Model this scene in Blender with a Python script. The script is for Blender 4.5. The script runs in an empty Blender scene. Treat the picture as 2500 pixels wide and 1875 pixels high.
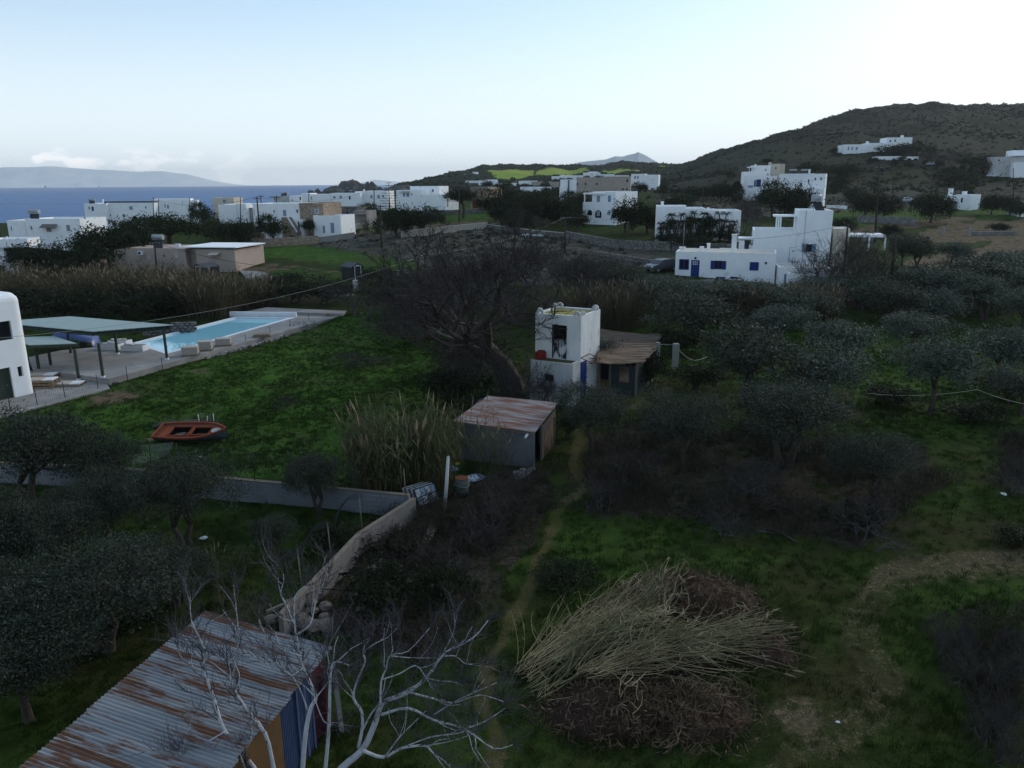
import bpy, math, random
import numpy as np
from mathutils import Vector, Matrix
R_ = random.Random(7)
sc = bpy.context.scene
COL = sc.collection
# ------------------------------------------------------------------ camera
F = 1900.0; TH = math.radians(14.5); PH = 0.0066; H = 14.0
c_, s_ = math.cos(TH), math.sin(TH)
FW = Vector((0, c_, -s_)); U0 = Vector((0, s_, c_)); R0 = Vector((1, 0, 0))
RT = R0 * math.cos(PH) - U0 * math.sin(PH); UP = U0 * math.cos(PH) + R0 * math.sin(PH)
CAMP = Vector((0, 0, H))
cam = bpy.data.cameras.new('camera'); camo = bpy.data.objects.new('camera', cam); COL.objects.link(camo)
cam.sensor_width = 36.0; cam.lens = 36.0 * F / 2500.0; cam.clip_start = 0.5; cam.clip_end = 90000.0
m3 = Matrix((RT, UP, -FW)).transposed()
camo.matrix_world = Matrix.Translation(CAMP) @ m3.to_4x4()
sc.camera = camo
# ------------------------------------------------------------------ sky, sun, exposure
SUN_EL, SUN_AZ = math.radians(24), math.radians(48)      # azimuth clockwise from +Y (straight ahead)
world = bpy.data.worlds.new("World"); sc.world = world; world.use_nodes = True
wn = world.node_tree; wn.nodes.clear()
sky = wn.nodes.new('ShaderNodeTexSky'); sky.sky_type = 'NISHITA'; sky.sun_disc = False
sky.sun_elevation = SUN_EL; sky.sun_rotation = SUN_AZ; sky.altitude = 20.0
sky.air_density = 1.0; sky.dust_density = 0.9; sky.ozone_density = 1.6
bg = wn.nodes.new('ShaderNodeBackground'); bg.inputs['Strength'].default_value = 0.13
wo = wn.nodes.new('ShaderNodeOutputWorld')
# low cumulus along the horizon and a thin veil, by direction
tc = wn.nodes.new('ShaderNodeTexCoord'); sep = wn.nodes.new('ShaderNodeSeparateXYZ')
wn.links.new(tc.outputs['Generated'], sep.inputs[0])
mp = wn.nodes.new('ShaderNodeMapping'); mp.inputs['Scale'].default_value = (26, 26, 60)
wn.links.new(tc.outputs['Generated'], mp.inputs[0])
nz = wn.nodes.new('ShaderNodeTexNoise'); nz.inputs['Scale'].default_value = 1.0; nz.inputs['Detail'].default_value = 6
wn.links.new(mp.outputs[0], nz.inputs['Vector'])
band = wn.nodes.new('ShaderNodeMapRange'); band.interpolation_type = 'SMOOTHSTEP'
band.inputs[1].default_value = 0.046; band.inputs[2].default_value = 0.024
wn.links.new(sep.outputs['Z'], band.inputs[0])
thr = wn.nodes.new('ShaderNodeMapRange'); thr.interpolation_type = 'SMOOTHSTEP'
thr.inputs[1].default_value = 0.50; thr.inputs[2].default_value = 0.62
wn.links.new(nz.outputs[0], thr.inputs[0])
mul = wn.nodes.new('ShaderNodeMath'); mul.operation = 'MULTIPLY'
wn.links.new(band.outputs[0], mul.inputs[0]); wn.links.new(thr.outputs[0], mul.inputs[1])
mul2 = wn.nodes.new('ShaderNodeMath'); mul2.operation = 'MULTIPLY'
left = wn.nodes.new('ShaderNodeMapRange'); left.inputs[1].default_value = -0.25; left.inputs[2].default_value = -0.50; left.inputs[4].default_value = 0.8; wn.links.new(sep.outputs['X'], left.inputs[0])
wn.links.new(left.outputs[0], mul2.inputs[1])
wn.links.new(mul.outputs[0], mul2.inputs[0])
veil = wn.nodes.new('ShaderNodeMixRGB'); veil.inputs[0].default_value = 0.46; veil.inputs[2].default_value = (4.3, 6.0, 7.7, 1)
wn.links.new(sky.outputs[0], veil.inputs[1])
dp = wn.nodes.new('ShaderNodeVectorMath'); dp.operation = 'DOT_PRODUCT'; wn.links.new(tc.outputs['Generated'], dp.inputs[0])
dp.inputs[1].default_value = (math.sin(SUN_AZ) * math.cos(SUN_EL), math.cos(SUN_AZ) * math.cos(SUN_EL), math.sin(SUN_EL))
vf = wn.nodes.new('ShaderNodeMapRange'); vf.inputs[1].default_value = -0.6; vf.inputs[2].default_value = 1.0; vf.inputs[3].default_value = 0.36; vf.inputs[4].default_value = 0.50
wn.links.new(dp.outputs['Value'], vf.inputs[0]); hb = wn.nodes.new('ShaderNodeMapRange'); hb.interpolation_type = 'SMOOTHERSTEP'; hb.inputs[1].default_value = 0.26; hb.inputs[2].default_value = 0.0; hb.inputs[4].default_value = 0.85; wn.links.new(sep.outputs['Z'], hb.inputs[0])
wn.links.new(vf.outputs[0], veil.inputs[0])
hor = wn.nodes.new('ShaderNodeMixRGB'); hor.inputs[2].default_value = (6.3, 7.0, 7.4, 1); wn.links.new(hb.outputs[0], hor.inputs[0]); wn.links.new(veil.outputs[0], hor.inputs[1])
mix = wn.nodes.new('ShaderNodeMixRGB'); mix.inputs[2].default_value = (9.5, 9.3, 9.2, 1)
wn.links.new(mul2.outputs[0], mix.inputs[0]); wn.links.new(hor.outputs[0], mix.inputs[1])
wn.links.new(mix.outputs[0], bg.inputs[0]); wn.links.new(bg.outputs[0], wo.inputs[0])
sun = bpy.data.lights.new('sun', 'SUN'); sun.energy = 1.2; sun.angle = math.radians(14); sun.color = (1, 0.93, 0.82)
suno = bpy.data.objects.new('sun', sun); COL.objects.link(suno)
sd = Vector((math.sin(SUN_AZ) * math.cos(SUN_EL), math.cos(SUN_AZ) * math.cos(SUN_EL), math.sin(SUN_EL)))
suno.rotation_euler = sd.to_track_quat('Z', 'Y').to_euler(); suno.location = (60, 60, 120)
sc.view_settings.view_transform = 'Standard'; sc.view_settings.look = 'None'
sc.view_settings.exposure = 0.28; sc.view_settings.gamma = 1.0
sc.view_settings.use_curve_mapping = False
sc.render.engine = 'CYCLES'
sc.cycles.max_bounces = 5; sc.cycles.diffuse_bounces = 2; sc.cycles.glossy_bounces = 3
sc.cycles.transmission_bounces = 3; sc.cycles.transparent_max_bounces = 6; sc.cycles.volume_bounces = 0
sc.cycles.use_denoising = True; sc.cycles.denoising_prefilter = 'NONE'

# ------------------------------------------------------------------ projection helpers
def ray(px, py):
    return FW + RT * ((px - 1250.0) / F) - UP * ((py - 937.5) / F)
def G0(px, py, z=0.0):
    d = ray(px, py); return CAMP + d * ((z - H) / d.z)
def P(px, py, Y):
    d = ray(px, py); return CAMP + d * (Y / d.y)
def xat(px, Y, z):
    w = c_ * Y - s_ * (z - H)
    return ((px - 1250.0) * w / F - Y * RT.y - (z - H) * RT.z) / RT.x
def proj_np(X, Y, Z):
    Z = Z - H
    w = Y * FW.y + Z * FW.z
    w = np.where(w < 0.3, 0.3, w)
    return 1250 + F * (X * RT.x + Y * RT.y + Z * RT.z) / w, 937.5 - F * (X * UP.x + Y * UP.y + Z * UP.z) / w

# ------------------------------------------------------------------ numpy noise
def _hash(ix, iy, seed):
    n = (ix.astype(np.int64) * 374761393 + iy.astype(np.int64) * 668265263 + seed * 1442695) & 0x7fffffff
    n = ((n ^ (n >> 13)) * 1274126177) & 0x7fffffff
    return ((n ^ (n >> 16)) & 0xffff) / 65535.0
def vnoise(x, y, seed=0):
    ix = np.floor(x); iy = np.floor(y); fx = x - ix; fy = y - iy
    fx = fx * fx * (3 - 2 * fx); fy = fy * fy * (3 - 2 * fy)
    a = _hash(ix, iy, seed); b = _hash(ix + 1, iy, seed); c = _hash(ix, iy + 1, seed); d = _hash(ix + 1, iy + 1, seed)
    return (a * (1 - fx) + b * fx) * (1 - fy) + (c * (1 - fx) + d * fx) * fy
def fbm(x, y, seed=0, o=4):
    t = np.zeros_like(x); a = 0.5; s = 0
    for i in range(o):
        t += a * vnoise(x, y, seed + i * 17); s += a; a *= .5; x = x * 2.03 + 11.3; y = y * 2.03 + 5.7
    return t / s

# ------------------------------------------------------------------ terrain height
Zs = lambda Y, z: (Y, None, z)
COLS = {
 -700: [(70,0,0),(115,0,1),(140,0,4),(205,0,5),(250,0,3),(300,0,-8),(3000,0,-60)],
 0:    [(70,0,0),(115,0,.8),(140,588),(205,562),(250,0,3),(300,0,-8),(3000,0,-60)],
 430:  [(70,0,0),(105,0,.5),(119,668),(160,600),(205,560),(260,0,4),(320,0,-8),(3000,0,-60)],
 700:  [(70,0,0),(105,0,.7),(119,648),(165,590),(230,530),(300,0,5),(370,0,-8),(3000,0,-60)],
 850:  [(70,0,0),(105,684),(165,582),(230,514),(320,475),(360,466),(450,0,-8),(3000,0,-60)],
 1000: [(70,0,0),(105,665),(165,562),(230,512),(320,478),(450,461),(700,449),(900,0,-8),(3000,0,-60)],
 1100: [(70,0,0),(105,660),(165,557),(230,508),(350,474),(600,443),(800,423),(1100,0,5),(3000,0,-60)],
 1180: [(70,0,0),(105,655),(165,555),(230,506),(350,474),(600,443),(800,421),(950,405),(1400,0,5),(3000,0,-60)],
 1350: [(70,0,0),(105,650),(165,552),(230,500),(350,470),(600,443),(800,424),(950,402),(1400,0,5),(3000,0,-60)],
 1500: [(70,0,0),(92,672),(115,625),(165,548),(230,492),(350,462),(600,434),(900,402),(1000,395),(1500,0,5),(3000,0,-60)],
 1620: [(70,0,0),(92,676),(125,590),(165,542),(230,492),(350,460),(600,428),(950,401),(1500,0,5),(3000,0,-60)],
 1700: [(70,0,0),(92,678),(125,582),(165,540),(230,492),(330,462),(450,430),(700,378),(800,376),(1500,0,5),(3000,0,-60)],
 1850: [(70,0,0),(92,682),(125,594),(165,543),(230,494),(300,465),(400,405),(600,335),(750,331),(1500,0,5),(3000,0,-60)],
 2000: [(70,0,0),(92,688),(125,616),(170,565),(228,510),(300,464),(400,378),(600,305),(750,275),(1500,0,5),(3000,0,-60)],
 2080: [(70,0,0),(92,690),(125,630),(170,568),(228,508),(300,460),(400,372),(600,297),(750,257),(1500,0,5),(3000,0,-60)],
 2200: [(70,0,0),(92,692),(125,640),(170,572),(228,508),(300,455),(400,368),(600,290),(750,249),(1500,0,15),(3000,0,-60)],
 2350: [(70,0,0),(92,692),(125,642),(170,575),(228,512),(300,452),(400,385),(600,298),(750,252),(1500,0,15),(3000,0,-60)],
 2500: [(70,0,0),(92,692),(125,644),(170,576),(228,520),(300,440),(400,385),(600,300),(750,256),(1500,0,15),(3000,0,-60)],
 3200: [(70,0,0),(92,0,2),(125,0,3),(170,0,4),(228,0,8),(300,0,14),(400,0,28),(600,0,60),(750,0,85),(1500,0,15),(3000,0,-60)],
}
_cpx = sorted(COLS)
YS = np.concatenate([np.linspace(0, 60, 31), np.geomspace(62, 3000, 170)])
_tab = []
for px in _cpx:
    ys, zs = [0.0], [0.0]
    for e in COLS[px]:
        ys.append(e[0]); zs.append(e[2] if len(e) == 3 else P(px, e[1], e[0]).z)
    _tab.append(np.interp(YS, ys, zs))
_tab = np.array(_tab)
# resample columns finely in u = (px-1250)/F and smooth
_uc = (np.array(_cpx) - 1250.0) / F
UU = np.linspace(-1.03, 1.03, 330)
TT_ = np.array([np.interp(UU, _uc, _tab[:, j]) for j in range(len(YS))])   # [Y,u]
def _sm(A, ax, it):
    for _ in range(it):
        A = np.apply_along_axis(lambda v: np.convolve(np.pad(v, 1, 'edge'), [.25, .5, .25], 'valid'), ax, A)
    return A
TT_ = _sm(_sm(TT_, 1, 6), 0, 2)
def tz_np(X, Y):
    Yc = np.clip(Y, 1.0, 2999.0)
    u = np.clip(X / np.maximum(Yc, 12.0) * 0.968, -1.02, 1.02)
    fi = np.interp(Yc, YS, np.arange(len(YS))); fj = (u - UU[0]) / (UU[1] - UU[0])
    i = np.clip(fi.astype(int), 0, len(YS) - 2); j = np.clip(fj.astype(int), 0, len(UU) - 2)
    a = fi - i; b = fj - j
    return (TT_[i, j] * (1 - a) + TT_[i + 1, j] * a) * (1 - b) + (TT_[i, j + 1] * (1 - a) + TT_[i + 1, j + 1] * a) * b
def tz(x, y):
    return float(tz_np(np.array([x]), np.array([y]))[0])
def gp(px, Y):
    """point on the ground in the column px at forward distance Y"""
    z = 0.0
    for _ in range(6):
        x = xat(px, Y, z); z = tz(x, Y)
    return Vector((x, Y, z))
def G(px, py):
    """ground point seen at a pixel (march along the ray)"""
    d = ray(px, py); t = 5.0; prev = t
    while t < 2500:
        p = CAMP + d * t
        if p.z < tz(p.x, p.y):
            a, b = prev, t
            for _ in range(24):
                m = (a + b) / 2; q = CAMP + d * m
                if q.z < tz(q.x, q.y): b = m
                else: a = m
            return CAMP + d * b
        prev = t; t *= 1.012
    return CAMP + d * 2500

# ------------------------------------------------------------------ object helpers
def link(o, parent=None):
    COL.objects.link(o)
    if parent is not None: o.parent = parent
    return o
def tag(o, label=None, cat=None, group=None, kind=None):
    if label: o['label'] = label
    if cat: o['category'] = cat
    if group: o['group'] = group
    if kind: o['kind'] = kind
    return o
def empty(name, loc, rz=0.0, label=None, cat=None, group=None):
    o = bpy.data.objects.new(name, None); o.empty_display_size = .2; COL.objects.link(o)
    o.location = loc; o.rotation_euler = (0, 0, rz)
    return tag(o, label, cat, group)
def meshobj(name, me, parent=None, loc=None, rz=None, sc_=None):
    o = bpy.data.objects.new(name, me); link(o, parent)
    if loc is not None: o.location = loc
    if rz is not None: o.rotation_euler = (0, 0, rz)
    if sc_ is not None: o.scale = sc_ if hasattr(sc_, '__len__') else (sc_,) * 3
    return o
def npmesh(name, V, Fq, mat=None, smooth=False):
    """V (n,3) array, Fq (m,k) int array"""
    V = np.asarray(V, dtype=np.float32); Fq = np.asarray(Fq, dtype=np.int32)
    me = bpy.data.meshes.new(name); k = Fq.shape[1]
    me.vertices.add(len(V)); me.vertices.foreach_set('co', V.ravel())
    me.loops.add(Fq.size); me.loops.foreach_set('vertex_index', Fq.ravel())
    me.polygons.add(len(Fq))
    me.polygons.foreach_set('loop_start', np.arange(0, Fq.size, k, dtype=np.int32))
    me.polygons.foreach_set('loop_total', np.full(len(Fq), k, dtype=np.int32))
    me.update(calc_edges=True)
    me.polygons.foreach_set('use_smooth', np.full(len(Fq), smooth))
    if mat: me.materials.append(mat)
    return me
class MB:
    """collects simple shapes into one mesh"""
    def __init__(s): s.v = []; s.f = []; s.sm = []
    def add(s, vs, fs, smooth=False):
        n = len(s.v); s.v += [tuple(v) for v in vs]; s.f += [tuple(i + n for i in f) for f in fs]; s.sm += [smooth] * len(fs); return s
    def box(s, a, b, M=None):
        x0, y0, z0 = a; x1, y1, z1 = b
        vs = [Vector(v) for v in ((x0,y0,z0),(x1,y0,z0),(x1,y1,z0),(x0,y1,z0),(x0,y0,z1),(x1,y0,z1),(x1,y1,z1),(x0,y1,z1))]
        if M is not None: vs = [M @ v for v in vs]
        return s.add(vs, [(0,3,2,1),(4,5,6,7),(0,1,5,4),(1,2,6,5),(2,3,7,6),(3,0,4,7)])
    def cbox(s, c, d, M=None):
        return s.box((c[0]-d[0]/2, c[1]-d[1]/2, c[2]-d[2]/2), (c[0]+d[0]/2, c[1]+d[1]/2, c[2]+d[2]/2), M)
    def bar(s, a, b, w, h=None):
        """rectangular bar from a to b"""
        a = Vector(a); b = Vector(b); h = h or w; d = (b - a); L = d.length; q = d.to_track_quat('X', 'Z').to_matrix().to_4x4()
        return s.box((0, -w/2, -h/2), (L, w/2, h/2), Matrix.Translation(a) @ q)
    def prism(s, poly, z0, z1, M=None):
        n = len(poly); vs = [Vector((p[0], p[1], z0)) for p in poly] + [Vector((p[0], p[1], z1)) for p in poly]
        if M is not None: vs = [M @ v for v in vs]
        return s.add(vs, [tuple(range(n-1, -1, -1)), tuple(range(n, 2*n))] + [(i, (i+1) % n, n+(i+1) % n, n+i) for i in range(n)])
    def slab(s, pts, th):
        """quad/poly of 3d points extruded downwards"""
        n = len(pts); vs = [Vector(p) for p in pts] + [Vector(p) - Vector((0, 0, th)) for p in pts]
        return s.add(vs, [tuple(range(n)), tuple(range(2*n-1, n-1, -1))] + [(i, n+i, n+(i+1) % n, (i+1) % n) for i in range(n)])
    def tube(s, pts, rad, n=5, cap=True, smooth=True):
        pts = [Vector(p) for p in pts]
        if not hasattr(rad, '__len__'): rad = [rad] * len(pts)
        vs = []; prevx = None
        for i, p in enumerate(pts):
            d = (pts[min(i+1, len(pts)-1)] - pts[max(i-1, 0)])
            if d.length < 1e-6: d = Vector((0, 0, 1))
            d.normalize()
            if prevx is None:
                x = d.orthogonal().normalized()
            else:
                x = prevx - d * prevx.dot(d)
                x = x.normalized() if x.length > 1e-6 else d.orthogonal().normalized()
            prevx = x; y = d.cross(x)
            for k in range(n):
                a = 2 * math.pi * k / n; vs.append(p + (x * math.cos(a) + y * math.sin(a)) * rad[i])
        fs = []
        for i in range(len(pts)-1):
            for k in range(n):
                fs.append((i*n+k, i*n+(k+1) % n, (i+1)*n+(k+1) % n, (i+1)*n+k))
        s.add(vs, fs, smooth)
        if cap:
            m = len(s.v); b = m - len(vs); s.f.append(tuple(b+k for k in range(n-1, -1, -1))); s.f.append(tuple(m-n+k for k in range(n))); s.sm += [False, False]
        return s
    def ribbon(s, pts, w, side=None):
        pts = [Vector(p) for p in pts]; vs = []
        for i, p in enumerate(pts):
            d = (pts[min(i+1, len(pts)-1)] - pts[max(i-1, 0)]).normalized()
            x = d.cross(side if side else Vector((0.3, -0.9, 0.2))).normalized()
            ww = w[i] if hasattr(w, '__len__') else w
            vs += [p - x * ww / 2, p + x * ww / 2]
        return s.add(vs, [(2*i, 2*i+1, 2*i+3, 2*i+2) for i in range(len(pts)-1)])
    def mesh(s, name, mat):
        me = bpy.data.meshes.new(name); me.from_pydata(s.v, [], s.f)
        me.polygons.foreach_set('use_smooth', s.sm); me.update()
        for m in (mat if isinstance(mat, (list, tuple)) else [mat]):
            if m: me.materials.append(m)
        return me
    def build(s, name, mat, parent=None, **k):
        return meshobj(name, s.mesh(name, mat), parent, **k)
def rotz(a): return Matrix.Rotation(a, 4, 'Z')
def copytree(o, parent=None):
    c = o.copy(); COL.objects.link(c); c.parent = parent
    for ch in list(o.children): copytree(ch, c)
    return c

# ------------------------------------------------------------------ materials
def hexc(r, g, b): return (r, g, b, 1)
def mat(name, col, rough=0.85, col2=None, scale=3.0, amt=0.5, bump=0.0, bscale=None, spec=0.10, detail=5, metal=0.0, stretch=None, col3=None, scale3=0.6, thr3=(0.5, 0.65), objco=True, alpha=None):
    m = bpy.data.materials.new(name); m.use_nodes = True; t = m.node_tree; N = t.nodes; L = t.links
    b = N['Principled BSDF']; b.inputs['Roughness'].default_value = rough; b.inputs['Metallic'].default_value = metal
    b.inputs['Specular IOR Level'].default_value = spec
    b.inputs['Base Color'].default_value = (*col, 1)
    co = None
    if col2 or bump or col3:
        g = N.new('ShaderNodeTexCoord'); co = g.outputs['Object']
        if not objco:
            g = N.new('ShaderNodeNewGeometry'); co = g.outputs['Position']
        if stretch:
            mm = N.new('ShaderNodeMapping'); mm.inputs['Scale'].default_value = stretch; L.new(co, mm.inputs[0]); co = mm.outputs[0]
    src = None
    if col2:
        n = N.new('ShaderNodeTexNoise'); n.inputs['Scale'].default_value = scale; n.inputs['Detail'].default_value = detail
        L.new(co, n.inputs['Vector'])
        mr = N.new('ShaderNodeMapRange'); mr.inputs[1].default_value = .5 - amt/2; mr.inputs[2].default_value = .5 + amt/2
        L.new(n.outputs[0], mr.inputs[0])
        x = N.new('ShaderNodeMixRGB'); x.inputs[1].default_value = (*col, 1); x.inputs[2].default_value = (*col2, 1)
        L.new(mr.outputs[0], x.inputs[0]); src = x.outputs[0]
    if col3:
        n = N.new('ShaderNodeTexNoise'); n.inputs['Scale'].default_value = scale3; n.inputs['Detail'].default_value = 6
        L.new(co, n.inputs['Vector'])
        mr = N.new('ShaderNodeMapRange'); mr.inputs[1].default_value = thr3[0]; mr.inputs[2].default_value = thr3[1]
        L.new(n.outputs[0], mr.inputs[0])
        x = N.new('ShaderNodeMixRGB'); x.inputs[2].default_value = (*col3, 1)
        if src: L.new(src, x.inputs[1])
        else: x.inputs[1].default_value = (*col, 1)
        L.new(mr.outputs[0], x.inputs[0]); src = x.outputs[0]
    if src: L.new(src, b.inputs['Base Color'])
    if bump:
        n = N.new('ShaderNodeTexNoise'); n.inputs['Scale'].default_value = bscale or scale * 4; n.inputs['Detail'].default_value = 4
        L.new(co, n.inputs['Vector'])
        bp = N.new('ShaderNodeBump'); bp.inputs['Strength'].default_value = bump; bp.inputs['Distance'].default_value = 0.05
        L.new(n.outputs[0], bp.inputs['Height']); L.new(bp.outputs[0], b.inputs['Normal'])
    return m
def stonemat(name, c1, c2, mortar, scale):
    m = bpy.data.materials.new(name); m.use_nodes = True; t = m.node_tree; N = t.nodes; L = t.links
    b = N['Principled BSDF']; b.inputs['Roughness'].default_value = .9; b.inputs['Specular IOR Level'].default_value = .15
    g = N.new('ShaderNodeTexCoord'); mp_ = N.new('ShaderNodeMapping'); mp_.inputs['Scale'].default_value = (scale, scale, scale * 1.5); L.new(g.outputs['Object'], mp_.inputs[0])
    v = N.new('ShaderNodeTexVoronoi'); v.inputs['Scale'].default_value = 1; L.new(mp_.outputs[0], v.inputs['Vector'])
    e = N.new('ShaderNodeTexVoronoi'); e.feature = 'DISTANCE_TO_EDGE'; e.inputs['Scale'].default_value = 1; L.new(mp_.outputs[0], e.inputs['Vector'])
    s = N.new('ShaderNodeSeparateColor'); L.new(v.outputs['Color'], s.inputs[0])
    x = N.new('ShaderNodeMixRGB'); x.inputs[1].default_value = (*c1, 1); x.inputs[2].default_value = (*c2, 1); L.new(s.outputs[0], x.inputs[0])
    r = N.new('ShaderNodeMapRange'); r.inputs[1].default_value = .03; r.inputs[2].default_value = .1; L.new(e.outputs['Distance'], r.inputs[0])
    y = N.new('ShaderNodeMixRGB'); y.inputs[1].default_value = (*mortar, 1); L.new(x.outputs[0], y.inputs[2]); L.new(r.outputs[0], y.inputs[0])
    L.new(y.outputs[0], b.inputs['Base Color'])
    bp = N.new('ShaderNodeBump'); bp.inputs['Strength'].default_value = .6; bp.inputs['Distance'].default_value = .08; L.new(r.outputs[0], bp.inputs['Height']); L.new(bp.outputs[0], b.inputs['Normal'])
    return m
def leafmat(name, c1, c2, back=None, scale=1.2, rough=.6, trans=0.25):
    """foliage: colour varies from clump to clump; the underside can be paler"""
    m = bpy.data.materials.new(name); m.use_nodes = True; t = m.node_tree; N = t.nodes; L = t.links
    b = N['Principled BSDF']; b.inputs['Roughness'].default_value = rough; b.inputs['Specular IOR Level'].default_value = .14 if 'olive' in name else .05
    g = N.new('ShaderNodeNewGeometry')
    n = N.new('ShaderNodeTexNoise'); n.inputs['Scale'].default_value = scale; n.inputs['Detail'].default_value = 5; L.new(g.outputs['Position'], n.inputs['Vector'])
    mr = N.new('ShaderNodeMapRange'); mr.inputs[1].default_value = .3; mr.inputs[2].default_value = .7; L.new(n.outputs[0], mr.inputs[0])
    x = N.new('ShaderNodeMixRGB'); x.inputs[1].default_value = (*c1, 1); x.inputs[2].default_value = (*c2, 1); L.new(mr.outputs[0], x.inputs[0])
    src = x.outputs[0]
    ri = N.new('ShaderNodeMixRGB'); ri.blend_type = 'MULTIPLY'; ri.inputs[0].default_value = 1.0
    rr = N.new('ShaderNodeMapRange'); rr.inputs[3].default_value = .65; rr.inputs[4].default_value = 1.35; L.new(g.outputs['Random Per Island'], rr.inputs[0])
    cc = N.new('ShaderNodeCombineColor'); [L.new(rr.outputs[0], cc.inputs[k]) for k in range(3)]
    L.new(src, ri.inputs[1]); L.new(cc.outputs[0], ri.inputs[2]); src = ri.outputs[0]
    if back:
        y = N.new('ShaderNodeMixRGB'); L.new(g.outputs['Backfacing'], y.inputs[0]); L.new(src, y.inputs[1]); y.inputs[2].default_value = (*back, 1); src = y.outputs[0]
    L.new(src, b.inputs['Base Color'])
    if trans:
        tr = N.new('ShaderNodeBsdfTranslucent'); L.new(src, tr.inputs[0]); ms = N.new('ShaderNodeMixShader'); ms.inputs[0].default_value = trans
        L.new(b.outputs[0], ms.inputs[1]); L.new(tr.outputs[0], ms.inputs[2]); L.new(ms.outputs[0], N['Material Output'].inputs[0])
    return m
# ================================================================== ground sheet
def inpoly(px, py, poly):
    r = np.zeros(px.shape, bool); n = len(poly)
    for i in range(n):
        x0, y0 = poly[i]; x1, y1 = poly[(i+1) % n]
        c = ((y0 > py) != (y1 > py))
        with np.errstate(divide='ignore', invalid='ignore'):
            xi = (x1 - x0) * (py - y0) / (y1 - y0 + 1e-9) + x0
        r ^= c & (px < xi)
    return r
def pldist(px, py, pl):
    """distance to a polyline with a width at each point: returns d/width"""
    best = np.full(px.shape, 99.0)
    for (x0, y0, w0), (x1, y1, w1) in zip(pl[:-1], pl[1:]):
        dx, dy = x1-x0, y1-y0; t = np.clip(((px-x0)*dx + (py-y0)*dy) / (dx*dx+dy*dy), 0, 1)
        d = np.hypot(px-(x0+t*dx), py-(y0+t*dy)) / (w0 + (w1-w0)*t)
        best = np.minimum(best, d)
    return best
def soft(d): return np.clip(1.5 - d, 0, 1)
def blob(px, py, cx, cy, rx, ry): return np.clip(1.6 - np.hypot((px-cx)/rx, (py-cy)/ry) * 1.1, 0, 1)

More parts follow.
